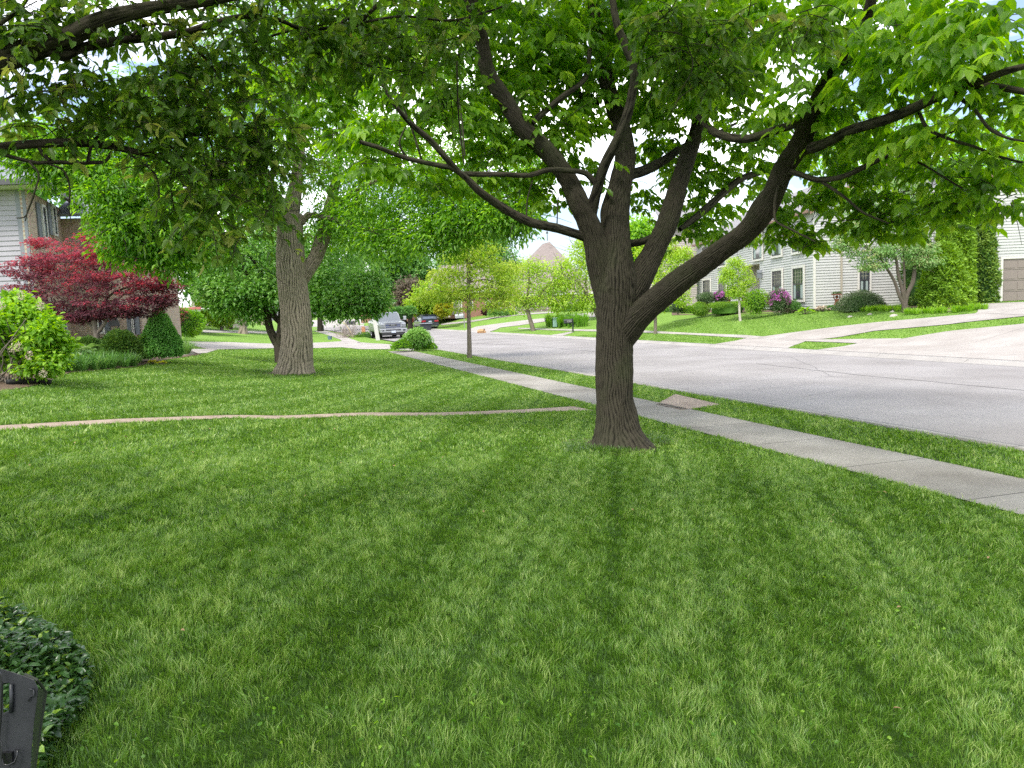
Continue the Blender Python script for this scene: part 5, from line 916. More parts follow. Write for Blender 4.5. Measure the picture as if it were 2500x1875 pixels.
fgb = Fr(fr((fr.a_of(1052), 2.2, 0))[:2], fr((fr.a_of(1102), 2.2, 0))[:2]); siding('gable_wall', fgb, 0, fgb.L, 1.2, fgb.z_of(1075, 712), M_SIDT, h, course=.25, gable=(fgb.L/2, fgb.z_of(1075, 684))); gable_roof(fgb, 0, fgb.L, fgb.z_of(1075, 712), fgb.z_of(1075, 684), 0, 5, h, M_ROOFB)
h, fr, zE = far_house('brick_house', 'pink-brick house with grey roof behind and left of the parked truck', 880, 1000, 118, 1.2, 722, M_BRKR, M_ROOFG, ((905, 685), (925, 686)), 10)
for u in (912, 968, 985): window(fr, fr.a_of(u-4), fr.a_of(u+4), fr.z_of(u, 758), fr.z_of(u, 738), h, grid=None, curtain=False)
h, fr, zE = far_house('carport', 'low pale garage with red-edged flat roof beyond the clipped cone', 380, 478, 52, 1.2, 757, M_SIDG, M_TRIM, ((400, 751), (460, 751)), 6)
MB().box((-.6, .55, zE-.02), (fr.L+.6, .66, zE+.14), fr).build('fascia', mat('fascia_red', (.42, .13, .12), .6), h); window(fr, fr.L*.3, fr.L*.75, 2.0, 2.45, h, grid=None, curtain=False)
h, fr, zE = far_house('tan_house', 'pale tan house far down the block behind leaves at left', 470, 600, 85, 1.6, 700, M_SIDT, M_ROOFG, ((500, 665), (570, 665)), 8)
window(fr, 1, 2, 3, 4.2, h, grid=None, curtain=False)
# ================================================================= SHRUBS AND PLANTS
def mound(name, label, cat, u, vb, w, h, lm, leaf, wid, n=2600, D=None, shape='ball', tint=0, droop=0, group=None, core=(.02, .045, .012), dk=.8, pal=None, squash=1.0, rough=.09, flowers=None):
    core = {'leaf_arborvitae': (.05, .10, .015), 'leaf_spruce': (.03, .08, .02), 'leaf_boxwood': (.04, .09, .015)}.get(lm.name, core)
    "a shrub: leafy shell with an uneven outline round a solid hull coloured dark for inner shade; w,h in photo pixels"
    b = G(u, vb) if D is None else P(u, vb, D); D = depth(b); W2 = w*D/F_PX/2; Hh = h*D/F_PX; t = thing(name, label, cat, b, 0, group)
    n = int(n*LD); d = rnd(n); d[:, 2] = np.abs(d[:, 2])*1.0 if shape != 'ball' else d[:, 2]
    sd = int(u*7+vb); rr = 1+rough*smooth_noise(d[:, 0]*4+d[:, 2]*3, d[:, 1]*4, sd)+rough*.6*smooth_noise(d[:, 0]*10, d[:, 1]*10+d[:, 2]*9, sd+1)
    rr *= rng.uniform(.82, 1.04, n)
    if shape == 'ball': pos = d*rr[:, None]*[W2, W2*dk, Hh*.52]+[0, 0, Hh*.5]
    elif shape == 'dome': pos = d*rr[:, None]*[W2, W2*dk, Hh]
    elif shape == 'cone':
        z = 1-np.sqrt(rng.random(n)); th = rng.uniform(0, 2*np.pi, n); prof = np.where(z < .12, .80+z/.12*.20, (1-(z-.12)/.88))**.72
        rr = 1+rough*smooth_noise(np.cos(th)*3, np.sin(th)*3+z*7, sd)+rough*.7*smooth_noise(np.cos(th)*8+z*12, np.sin(th)*8, sd+2); rr *= rng.uniform(.86, 1.03, n); pos = np.stack([np.cos(th)*prof*rr*W2, np.sin(th)*prof*rr*W2, z*Hh], 1); d = unit(pos-[0, 0, Hh*.3])
    elif shape == 'column':
        z = rng.random(n); th = rng.uniform(0, 2*np.pi, n); prof = np.interp(z, [0, .06, .3, .6, .85, .96, 1], [.72, .95, 1, .86, .55, .25, .03])
        rr = 1+rough*smooth_noise(np.cos(th)*3, np.sin(th)*3+z*14, sd)+rough*.8*smooth_noise(np.cos(th)*8+z*30, np.sin(th)*8, sd+2); rr *= rng.uniform(.84, 1.04, n); pos = np.stack([np.cos(th)*prof*rr*W2, np.sin(th)*prof*rr*W2, z*Hh], 1); d = unit(np.stack([np.cos(th), np.sin(th), .5+0*z], 1))
    elif shape == 'hedge':
        q = np.sign(d)*np.abs(d)**.35; q /= np.maximum(np.max(np.abs(q), 1, keepdims=True), .01); q = .6*q+.4*d; pos = q*(rr*.98)[:, None]*[W2, W2*dk, Hh*.52]+[0, 0, Hh*.5]
    pos = pos+b; tip = unit(d+rng.normal(0, .55, (n, 3))-[0, 0, droop]); nr = unit(d+rng.normal(0, .5, (n, 3))+[0, 0, .4])
    ti = np.clip(.5+tint+.13*smooth_noise(pos[:, 0]*2.5, pos[:, 2]*2.5+pos[:, 1], sd+5)+rng.normal(0, .15, n), 0, 1); sz = rng.uniform(.6, 1.2, n)
    leaf_obj('foliage', [leaves(pos, tip, nr, leaf*sz, wid*sz, ti, LEAF4)], lm, t)
    # solid hull added inside, its dark colour standing in for inner shade
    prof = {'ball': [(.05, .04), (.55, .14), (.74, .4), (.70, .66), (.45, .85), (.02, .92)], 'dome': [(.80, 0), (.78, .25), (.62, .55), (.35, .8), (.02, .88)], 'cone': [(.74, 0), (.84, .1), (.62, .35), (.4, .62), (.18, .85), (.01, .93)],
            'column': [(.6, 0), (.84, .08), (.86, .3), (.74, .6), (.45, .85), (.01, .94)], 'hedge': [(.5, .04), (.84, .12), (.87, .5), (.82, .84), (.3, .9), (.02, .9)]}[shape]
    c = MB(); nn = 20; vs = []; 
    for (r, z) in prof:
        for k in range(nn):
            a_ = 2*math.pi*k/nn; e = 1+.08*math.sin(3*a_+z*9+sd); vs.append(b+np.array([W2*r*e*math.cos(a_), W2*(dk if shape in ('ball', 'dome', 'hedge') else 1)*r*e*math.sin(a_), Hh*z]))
    c.add(vs, [(i*nn+k, i*nn+(k+1) % nn, (i+1)*nn+(k+1) % nn, (i+1)*nn+k) for i in range(len(prof)-1) for k in range(nn)]); c.build('branches', mat('shade_hull_'+name, core, .95, .05, noise=(14, tuple(x*2.2 for x in core), 5)), t)  # one solid dark hull, no separate branches
    if flowers:
        fm, nf, r0, where = flowers; fl = MB()
        for k in range(nf):
            th, ph = rng.uniform(0, 6.28), rng.uniform(where[0], where[1]); dd = np.array([math.cos(th)*math.cos(ph), math.sin(th)*math.cos(ph), math.sin(ph)])
            if dd[1] > .3: dd[1] *= -1
            c0_ = b+dd*[W2, W2*dk, Hh*.5]+[0, 0, Hh*.5]; m_ = 60; q = ball(m_)*r0; ps = c0_+q*[1, 1, 1.1]
            o = leaf_obj('flower_head', [leaves(ps, unit(q+rng.normal(0, .01, q.shape)), unit(q+[0, 0, .3]), r0*.55, r0*.5, rng.uniform(.1, .95, m_))], fm, t)
    return t
def strap(name, label, cat, pts, lm, n, L_, w, spread=.5, tint=0, group=None, arch=.9, kind=None):
    "tufts of arching strap leaves standing at world points"
    t = thing(name, label, cat, pts[0], 0, group); V = []; F = []; T = []; off = 0
    for p in pts:
        m_ = n; th = rng.uniform(0, 6.28, m_); out = np.stack([np.cos(th), np.sin(th), 0*th], 1); le = L_*rng.uniform(.55, 1.1, m_); sp = spread*rng.uniform(.2, 1, m_)
        sd = np.stack([-np.sin(th), np.cos(th), 0*th], 1)*w/2; base = p+out*rng.uniform(0, .10, m_)[:, None]; rows = []
        for k, f in enumerate([0, .3, .6, .85, 1]):
            c = base+out*(sp*le*f**1.5)[:, None]*1.2+np.array([0, 0, 1.])*(le*(f-arch*sp*f**3))[:, None]; ww = [.8, 1, .9, .55, .05][k]; rows += [c-sd*ww, c+sd*ww]
        Vv = np.stack(rows, 1); i = (np.arange(m_)*10)[:, None]+off
        for k in range(4): F.append(i+[2*k, 2*k+1, 2*k+3, 2*k+2])
        V.append(Vv.reshape(-1, 3)); T.append(np.repeat(np.clip(rng.normal(.5+tint, .2, m_), 0, 1), 10)); off += 10*m_
    me = npmesh('leaves', np.concatenate(V), [np.concatenate(F)], 4, {'tint': np.concatenate(T)}); link('leaves', me, lm, t); return t
# --- left bed
DY = 13.4; bH = P(10, 950, DY); bH[2] = terrain(bH[0], bH[1]); tH = thing('hydrangea', 'big bright-green hydrangea with dried cream flower heads at the far left edge', 'shrub', bH)
CH = [(10, 775, 60, 34), (55, 762, 46, 30), (95, 785, 36, 26), (118, 805, 24, 18), (30, 810, 60, 30), (90, 830, 40, 22), (120, 852, 34, 20), (60, 868, 62, 28), (128, 882, 22, 20), (10, 860, 50, 34), (90, 895, 44, 18), (145, 842, 18, 9), (-40, 800, 50, 60), (40, 738, 24, 14)]
CH = [(a_, b_, c_, d_, DY+rng.normal(0, .2)) for a_, b_, c_, d_ in CH]
leaf_obj('foliage', crown(CH, 42*LD, .105, .062, sub=14, subr=.16, droop=.1, shape=LEAF8, hollow=.5), L_HYD, tH)
for (u_, v_) in [(52, 722), (98, 747), (3, 745), (72, 868), (46, 846), (30, 850), (106, 912)]:
    c0_ = P(u_, v_, DY-.5); q = ball(70)*.055; leaf_obj('flower_head', [leaves(c0_+q*[1, 1, 1.25], unit(q+rng.normal(0, .01, q.shape)), unit(q+[0, 0, .3]), .026, .022, rng.uniform(.1, .95, 70))], L_CRM, tH)
stx = [[(*(tH.location+Vector((rng.uniform(-.3, .3), rng.uniform(-.3, .3), -.1))), .014), (*(tH.location+Vector((rng.uniform(-.6, .6), rng.uniform(-.6, .6), .5))), .010), (*(tH.location+Vector((rng.uniform(-.9, .9), rng.uniform(-.8, .8), 1.1))), .006)] for _ in range(26)]
limb_obj('stems', stx, B_SM, tH, seg=6, step=.15)
mound('yew_shrub', 'rounded dark yew with yellow-green tips left of the red maple trunk', 'shrub', 212, 862, 75, 36, L_YEW, .09, .022, n=5200, shape='dome', rough=.06, D=20.2, tint=.05)
mound('yew_shrub', 'larger rounded dark yew with bright tips right of the red maple trunk', 'shrub', 293, 872, 96, 62, L_YEW, .10, .024, n=7500, shape='dome', rough=.06, D=20.4, tint=.08)
mound('dwarf_spruce', 'clipped bright-green conical spruce at the corner of the brick house', 'shrub', 396, 869, 98, 118, L_SPR, .085, .04, n=9000, shape='cone', rough=.12, D=22.0)
mound('spirea_shrub', 'small loose green shrub at the left foot of the conical spruce', 'shrub', 350, 868, 44, 46, L_FINE, .07, .03, n=1800, shape='dome', rough=.15, D=21.6, tint=-.1)
mound('viburnum_shrub', 'reddish-green shrub between the conical spruce and the bright round bush', 'shrub', 448, 818, 48, 66, L_FINE, .11, .06, n=1600, D=40, rough=.15, flowers=(L_RED, 5, .18, (0, 1)))
mound('green_shrub', 'bright green round bush on the edge of the far lawn at left', 'shrub', 470, 818, 62, 54, L_FINE, .14, .07, n=3000, D=40.5, rough=.16, tint=.15)
strap('daylily_bed', 'strip of dark strappy daylily leaves in front of the maple and yews', 'plant', [G(u, v)+np.array([rng.normal(0, .1), rng.normal(0, .12), 0]) for u, v in [(x, np.interp(x, [135, 200, 330], [908, 905, 893])-dy) for x in range(138, 334, 8) for dy in (0, 7, 14)]], L_GRN2, 46, .50, .020, .75)
strap('fountain_grass', 'arching clump of ornamental grass right of the conical spruce', 'plant', [G(453, 866), G(460, 863), G(448, 862)], L_GRN2, 120, .85, .014, .9, tint=.2)
# hostas
def hosta(label, u, v, D, n, leaf, wid, lm, r, name='hosta'):
    b = P(u, v, D); b[2] = terrain(b[0], b[1]); t = thing(name, label, 'plant', b); th = rng.uniform(0, 6.28, n); f = rng.uniform(.15, 1, n); out = np.stack([np.cos(th), np.sin(th), .8-.9*f], 1)
    pos = b+np.stack([np.cos(th), np.sin(th), 0*th], 1)*(r*f*.6)[:, None]+np.array([0, 0, 1.])*(r*(.55-.3*f))[:, None]; leaf_obj('leaves', [leaves(pos, out, unit(np.array([0, 0, 1.])+rng.normal(0, .25, (n, 3))), leaf*rng.uniform(.7, 1.1, n), wid, np.clip(rng.normal(.5, .2, n), 0, 1), LEAF8)], lm, t)
    limb_obj('stems', [[(*b, .008), (*pos[k], .006)] for k in range(0, n, max(1, n//18))], B_SM, t, seg=5, step=.1); return t
hosta('broad-leaved hosta clump beside the hydrangea', 165, 880, 18.6, 46, .36, .2, L_HOSTA, .75); hosta('broad-leaved hosta clump at the foot of the red maple', 200, 876, 19.4, 40, .34, .18, L_HOSTA, .7)
for u, v, lb in [(371, 876, 'tiny yellow perennial left of the conical spruce base'), (393, 872, 'tiny yellow perennial at the front of the conical spruce')]: hosta(lb, u, v, 21.0, 30, .09, .05, L_YEL, .18, 'yellow_perennial')
eg = MB(); e0 = [G(u, v) for u, v in [(20, 940), (60, 938), (100, 937), (122, 940)]]; eg.tube([p+np.array([0, 0, .05]) for p in e0], .05, 8); tag(eg.build('bed_edging', mat('edging_black', (.02, .02, .018), .6), None, smooth=True), 'black plastic edging strip curving through the grass below the hydrangea', 'edging')
# --- by the truck
mound('viburnum_shrub', 'rounded shrub at the corner of the sidewalk in front of the truck', 'shrub', 1021, 849, 62, 46, L_MAG, .11, .06, n=3600, rough=.14, tint=.3, D=36.5)
mound('juniper', 'low spreading juniper left of the rounded corner shrub', 'shrub', 983, 851, 52, 20, L_FINE, .10, .03, n=1800, shape='dome', rough=.16, D=36.2, tint=.15)
mound('juniper', 'low spreading juniper right of the rounded corner shrub', 'shrub', 1048, 852, 34, 13, L_FINE, .10, .03, n=1000, shape='dome', rough=.16, D=36.6, tint=.1)
mound('yellow_shrub', 'golden rounded shrub on the lawn behind the black car', 'shrub', 1083, 770, 40, 34, L_YEL, .35, .2, n=1800, rough=.12, D=86)
mound('hedge', 'dark green hedge across the far lawn behind the hydrant', 'hedge', 985, 780, 56, 26, L_MID, .35, .22, n=1800, shape='hedge', rough=.1, D=84)
mound('purple_barberry', 'dark-purple round shrub in front of the brick house', 'shrub', 1190, 767, 26, 16, L_RED, .25, .15, n=700, rough=.1, D=92, tint=-.3)
for u, w, lb in [(1210, 34, 'leafy perennial mound below the left brick-house window'), (1240, 40, 'leafy perennial mound below the right brick-house window')]: mound('perennials', lb, 'plant', u, 769, w, 12, L_MID, .3, .16, n=800, shape='dome', rough=.14, D=88, tint=.15)
# --- across the street at the mailbox
gp = [G(u, v)+np.array([rng.normal(0, .2), rng.normal(0, .3), 0]) for u in range(1342, 1432, 7) for v in (799, 797, 795)]
strap('ornamental_grass', 'tall bank of ornamental grass behind the black mailbox', 'plant', gp, L_FINE, 90, 1.05, .035, .28, tint=.05)
ub = G(1362, 798); Du = depth(ub); UB = thing('utility_box', 'pale-green curved utility cabinet lid among the ornamental grass', 'utility box', ub); k_ = Du/F_PX; M_UT = mat('utility_green', (.22, .36, .30), .45, .4)
MB().prism([(-12*k_, 0), (-2*k_, 0), (-2*k_, 19*k_), (-4*k_, 22*k_), (-12*k_, 20*k_)], -.4, .4, lambda p: ub+np.array(p)).build('cabinet', M_UT, UB, bevel=.04); MB().add([ub+np.array(p)*[1, 1, 1] for p in [(-13*k_, -.45, 19.5*k_), (-13*k_, .45, 19.5*k_), (26*k_, .45, 27*k_), (26*k_, -.45, 27*k_), (-13*k_, -.45, 21*k_), (-13*k_, .45, 21*k_), (26*k_, .45, 28.5*k_), (26*k_, -.45, 28.5*k_)]], [(0, 1, 2, 3), (7, 6, 5, 4), (0, 4, 5, 1), (1, 5, 6, 2), (2, 6, 7, 3), (3, 7, 4, 0)]).build('lid', M_UT, UB)
mound('dark_shrub', 'dark evergreen shrub left of the trunk by the far driveway', 'shrub', 1413, 765, 34, 26, L_YEW, .2, .1, n=900, rough=.14, D=84)
mound('green_shrub', 'light leafy shrub right of the brown garage door', 'shrub', 1380, 765, 30, 18, L_MID, .2, .1, n=900, shape='dome', rough=.14, D=86, tint=.2)
def rock(label, u, v, w, h, D=None):
    b = G(u, v) if D is None else P(u, v, D); D = depth(b); r = w*D/F_PX/2; hh = h*D/F_PX; n = 16; vs = []; fs = []
    for i in range(7):
        z = i/6; rr = math.sqrt(max(0, 1-(z*1.0)**2))
        for k in range(n): a_ = 2*math.pi*k/n; e = 1+.13*math.sin(3*a_+u)+.08*math.sin(5*a_+z*4+v); vs.append(b+np.array([r*rr*e*math.cos(a_), r*.7*rr*e*math.sin(a_), hh*z*(1+.1*math.sin(2*a_+u))-.03]))
    for i in range(6): fs += [(i*n+k, i*n+(k+1) % n, (i+1)*n+(k+1) % n, (i+1)*n+k) for k in range(n)]
    tag(MB().add(vs, fs).build('rock', M_ROCK, None, smooth=True), label, 'rock')
M_ROCK = mat('rock', (.34, .31, .27), .9, .2, noise=(6, (.50, .47, .42), 5), bump=(12, .7, .03))
rock('pale boulder at the edge of the far driveway', 1420, 765, 9, 6, 80); rock('flat pale rock on the lawn left of the white-edged ground cover', 2075, 774, 14, 5); rock('flat pale rock in front of the ground cover', 2124, 768, 14, 5); rock('largest grey rock just left of the slanting tree stems', 2182, 772, 20, 7); rock('small brownish rock behind the largest grey rock', 2179, 762, 11, 6)
# --- right house beds
RB = [('boxwood', 'clipped ball boxwood, leftmost of the two clipped shrubs', 1711, 771, 46, 34, L_BOX, 'ball', 3600, .06, .035, .03), ('boxwood_hedge', 'clipped rounded boxwood hedge beside the ball boxwood', 1776, 768, 86, 30, L_BOX, 'hedge', 5200, .06, .035, .03), ('azalea', 'loose yellow-green shrub between hedge and pink rhododendron', 1847, 762, 56, 52, L_HYD, 'ball', 3000, .09, .05, .15),
 ('rhododendron', 'tall pink-flowering rhododendron below the middle window', 1899, 762, 52, 56, L_JUN, 'ball', 2400, .09, .04, .18), ('rhododendron', 'pink-flowering rhododendron left of the flower pots', 1760, 738, 38, 24, L_JUN, 'ball', 1500, .1, .05, .16), ('green_shrub', 'dull green shrub behind the ball boxwood', 1724, 741, 40, 26, L_JUN, 'ball', 1500, .1, .05, .15),
 ('spreading_juniper', 'wide grey-green spreading juniper under the side window', 2103, 758, 112, 44, L_JUN, 'dome', 6500, .10, .03, .14), ('green_shrub', 'small green shrub right of the tall rhododendron', 1935, 757, 40, 24, L_MID, 'dome', 1200, .09, .05, .16), ('perennials', 'reddish low perennials at the foot of the tall rhododendron', 1925, 762, 34, 12, L_PURP, 'dome', 700, .09, .05, .16),
 ('leafy_shrub', 'small bright shrub left of the ball boxwood', 1680, 764, 34, 16, L_HYD, 'dome', 900, .1, .06, .16), ('grey_shrub', 'grey-green shrub at the corner of the left wing', 1655, 762, 36, 28, L_JUN, 'ball', 1200, .1, .05, .16)]
for (nm, lb, u, vb, w, h, lm, sh, n, lf, wd, rg) in RB:
    fl = (L_PINK, 15 if h > 50 else 7, .13, (-.2, 1.2)) if nm == 'rhododendron' else None
    mound(nm, lb, 'shrub', u, vb, w, h, lm, lf, wd, n=n, shape=sh, rough=rg, flowers=fl, D=min(depth(G(u, vb)), 41 if u > 1800 else 47), tint=.12 if 'juniper' in nm else 0)
strap('daylilies', 'strappy green leaves in front of the left wing', 'plant', [G(u, 762)+np.array([0, 0, 0.]) for u in range(1606, 1650, 5)], L_GRN2, 40, .7, .03, .6, tint=.2)
for u, v, lb, lm in [(1966, 763, 'wide mound of striped yellow-green hosta below the right window', L_HYD), (2008, 762, 'white-variegated hosta by the house corner', L_CRM), (2026, 761, 'plain green hosta beside the variegated one', L_MID)]:
    hosta(lb, u, v-3, 39.3, 70, .22, .10, lm, .55 if u < 2000 else .42)
strap('ground_cover', 'bright grassy ground cover with white flowers before the slanting tree', 'plant', [G(u, v)+np.array([rng.normal(0, .15), rng.normal(0, .15), 0]) for u in range(2112, 2206, 6) for v in (757, 760)], L_HYD, 60, .33, .02, .5, tint=.1)
strap('tall_grass', 'unmown fringe of grass at the foot of the arborvitae', 'plant', [G(u, np.interp(u, [2225, 2330, 2396], [767, 764, 755]))+np.array([rng.normal(0, .2), rng.normal(0, .15), 0]) for u in range(2225, 2398, 5)], L_HYD, 50, .36, .018, .5)
EV = [('arborvitae', 'broad bright-green arborvitae, lowest and widest of the group', 2306, 763, 104, 165, L_THUJA, 'column', 15000, 34.2), ('arborvitae', 'tallest narrow arborvitae spire in the middle of the group', 2318, 762, 62, 345, L_THUJA, 'column', 14000, 35.0), ('arborvitae', 'narrow bright arborvitae spire on the right of the tallest one', 2350, 760, 46, 300, L_THUJA, 'column', 11000, 34.8),
      ('arborvitae', 'darker arborvitae hugging the garage wall', 2388, 755, 78, 270, L_YEW, 'column', 15000, 36.0)]
for (nm, lb, u, vb, w, h, lm, sh, n, D) in EV: mound(nm, lb, 'evergreen', u, vb, w, h, lm, .20, .10, n=int(n*.55), shape=sh, rough=.13, D=D, tint=.22 if lm is L_YEW else 0)
mound('spruce', 'dark loose spruce left of the bright arborvitae', 'evergreen', 2248, 758, 84, 190, L_YEW, .18, .06, n=7000, shape='column', rough=.2, D=38.0, tint=.1)
# pots, figure planter
M_POT = mat('pot_brown', (.12, .045, .03), .6, .3)
for u, v, lb in [(1777, 740, 'brown flower pot left of the entrance'), (1818, 740, 'brown flower pot beside the entrance step')]:
    b = P(u, v, 50); t = thing('flower_pot', lb, 'flower pot', b, 0, 'pots at the entrance'); MB().lathe([(.14, 0), (.17, .05), (.20, .36), (.25, .36), (.25, .42), (.2, .42), (.19, .3), (0, .3)], b).build('pot', M_POT, t)
    q = ball(120)*.25; leaf_obj('plants', [leaves(b+[0, 0, .5]+q, unit(q+[0, 0, .3]), rnd(120), .14, .08, rng.uniform(0, 1, 120))], L_HYD if u < 1800 else L_CRM, t)
    MB().box((b[0]-.3, b[1]-.3, terrain(b[0], b[1])-.1), (b[0]+.3, b[1]+.3, b[2])).build('plinth', M_CONC, t)
b = P(2043, 752, 39.2); S = 39.2/F_PX; t = thing('figure_planter', 'rust-brown figure sculpture holding a planting tray overhead', 'sculpture', b); q = lambda x, z, y=0: tuple(b+np.array([x*S, y, z*S]))
MB().prism([(-8*S, 7*S), (-5*S, 12*S), (-4*S, 16*S), (-5.5*S, 22*S), (5.5*S, 22*S), (4*S, 16*S), (5*S, 12*S), (9*S, 7*S), (2*S, 9*S)], -.04, .04, lambda p: b+np.array(p)).build('dress', M_RUST, t)
hd = MB(); hd.lathe([(0, 23*S), (3*S, 24*S), (4*S, 27*S), (3*S, 30*S), (0, 31*S)], b, 14); hd.tube([q(0, 21), q(0, 24)], 1.4*S, 8); hd.build('head', M_RUST, t)
for sg in (-1, 1): MB().tube([q(sg*4.5, 21), q(sg*7.5, 25), q(sg*7, 32)], 1.3*S, 8).build('arm', M_RUST, t)
for sg in (-1, 1): MB().tube([q(sg*2, 9), q(sg*2.5, -2)], 1.0*S, 8).build('leg', M_RUST, t)
MB().box(q(-10.5, 31.5, -.15), q(10.5, 34.5, .15)).build('tray', M_RUST, t); m_ = 220; ps = b+np.stack([rng.uniform(-10, 10, m_)*S, rng.uniform(-.15, .15, m_), rng.uniform(34, 38, m_)*S], 1); leaf_obj('plants', [leaves(ps, unit(rng.normal(0, 1, (m_, 3))+[0, 0, 1.]), rnd(m_), .08, .05, rng.uniform(0, 1, m_))], L_JUN, t)
# --- the near left corner: ground cover and black plastic housing
n = int(9000*LD); r1 = rng.random(n); vx = []; g0 = [G(u, v)[:2] for u, v in [(-500, 1510), (0, 1530), (70, 1545), (130, 1570), (165, 1620), (205, 1650), (218, 1700), (190, 1745), (175, 1800), (120, 1850), (90, 1960), (-500, 2100)]]
a = np.array(g0); x = rng.uniform(a[:, 0].min(), a[:, 0].max(), n*4); y = rng.uniform(a[:, 1].min(), a[:, 1].max(), n*4); k = inpoly(x, y, g0); x = x[k][:n]; y = y[k][:n]; n = len(x)
h_ = .03+.10*np.clip(.4+.7*smooth_noise(x*7, y*7, 71), 0, 1.2)*rng.random(n)+.05*rng.random(n)
for _ in (1,):
    pos = np.stack([x, y, terrain(x, y)+h_], 1); th = rng.uniform(0, 6.28, n); tp = np.stack([np.cos(th), np.sin(th), rng.normal(.15, .55, n)], 1); sz = rng.uniform(.6, 1.15, n)
    ti = np.clip(rng.normal(.4, .18, n), 0, .9); ti[rng.random(n) < .05] = 1.0; th = th+.6*smooth_noise(x*9, y*9, 72)
    pr = [leaves(pos, tp, unit(np.stack([rng.normal(0, .3, n), rng.normal(0, .3, n), np.ones(n)], 1)), .046*sz, .026*sz, ti, LEAF8), leaves(pos, -tp*[1, 1, -1], unit(np.stack([rng.normal(0, .3, n), rng.normal(0, .3, n), np.ones(n)], 1)), .044*sz, .025*sz, ti, LEAF8)]
gc = leaf_obj('ground_cover', pr, L_VINCA, None); tag(gc, 'glossy dark-green trailing ground cover in the bottom left corner', 'ground cover', kind='stuff')
M_BLK = mat('black_plastic', (.018, .019, .022), .42, .45, noise=(12, (.032, .033, .037), 4), bump=(160, .15, .001)); M_WIRE = mat('wire', (.012, .012, .013), .25, .6); M_RIM = mat('plastic_rim', (.04, .045, .035), .5, .4)
DB = 1.55; kb = DB/F_PX; bp_ = P(40, 1900, DB); BL = thing('plastic_housing', 'black moulded plastic equipment housing with a wire latch in the bottom left corner', 'equipment', bp_)
def Q(u, v, dd=0): return tuple(P(u, v, DB+dd))
outl = [(-60, 1605), (4, 1633), (60, 1650), (84, 1660), (93, 1680), (91, 1710), (84, 1760), (78, 1830), (70, 1960), (-60, 1960)]
hole = [(8, 1666), (24, 1668), (22, 1735), (8, 1742)]
sh = MB(); nn = len(outl); 
ins = [(8, 1668), (24, 1668), (24, 1668), (24, 1700), (24, 1700), (24, 1735), (24, 1735), (10, 1740), (8, 1740), (8, 1740)]
sh.add([Q(u, v) for u, v in outl]+[Q(u, v) for u, v in ins]+[Q(u, v, .05) for u, v in outl]+[Q(u, v, .05) for u, v in ins],
       [(i, (i+1) % nn, nn+(i+1) % nn, nn+i) for i in range(nn)]+[(2*nn+i, 3*nn+i, 3*nn+(i+1) % nn, 2*nn+(i+1) % nn) for i in range(nn)]+[(i, 2*nn+i, 2*nn+(i+1) % nn, (i+1) % nn) for i in range(nn)]+[(nn+i, nn+(i+1) % nn, 3*nn+(i+1) % nn, 3*nn+i) for i in range(nn)])
sh.build('shell', M_BLK, BL, bevel=.003)
rim = MB(); rim.tube([Q(60, 1646, .01), Q(90, 1660, .01), Q(100, 1672, .03), Q(112, 1690, .05), Q(106, 1730, .05), Q(97, 1790, .05), Q(85, 1870, .05), Q(78, 1960, .05)], .0032, 8)
rim.add([Q(93, 1680), Q(112, 1690, .05), Q(106, 1730, .05), Q(97, 1790, .05), Q(80, 1930, .05), Q(72, 1930), Q(84, 1760), Q(91, 1710)], [(0, 1, 2, 7), (7, 2, 3, 6), (6, 3, 4, 5)]); rim.build('rim', M_RIM, BL)
MB().tube([Q(-6, 1625, -.012), Q(3, 1648, -.012), Q(5, 1690, -.012), Q(2, 1760, -.012), Q(-2, 1805, -.012), Q(3, 1812, -.012), Q(4, 1850, -.012), Q(8, 1866, -.012), Q(20, 1868, -.014), Q(36, 1860, -.012), Q(42, 1845, -.01), Q(43, 1833, -.008), Q(38, 1830, 0)], .0016, 8).build('wire_latch', M_WIRE, BL, smooth=True)
rb = MB(); rb.tube([Q(27, 1670, -.004), Q(28, 1710, -.004), Q(26, 1740, -.004)], .0035, 8); rb.tube([Q(70, 1682, -.003), Q(82, 1684, -.003)], .0014, 6); rb.tube([Q(82, 1684, -.003), Q(84, 1698, -.003), Q(74, 1700, -.003), Q(70, 1712, -.003)], .0014, 6); rb.build('rib', M_BLK, BL, smooth=True)
MB().box(tuple(np.array(Q(10, 1862, .001))-[0, .006, 0]), tuple(np.array(Q(34, 1832, .001))+[0, 0, 0])).build('latch_pocket', M_WIRE, BL)
lg_ = MB(); lg_.tube([Q(40, 1900, .03), (bp_[0], bp_[1], float(terrain(bp_[0], bp_[1]))-.02)], .02, 10); lg_.build('leg', M_BLK, BL)

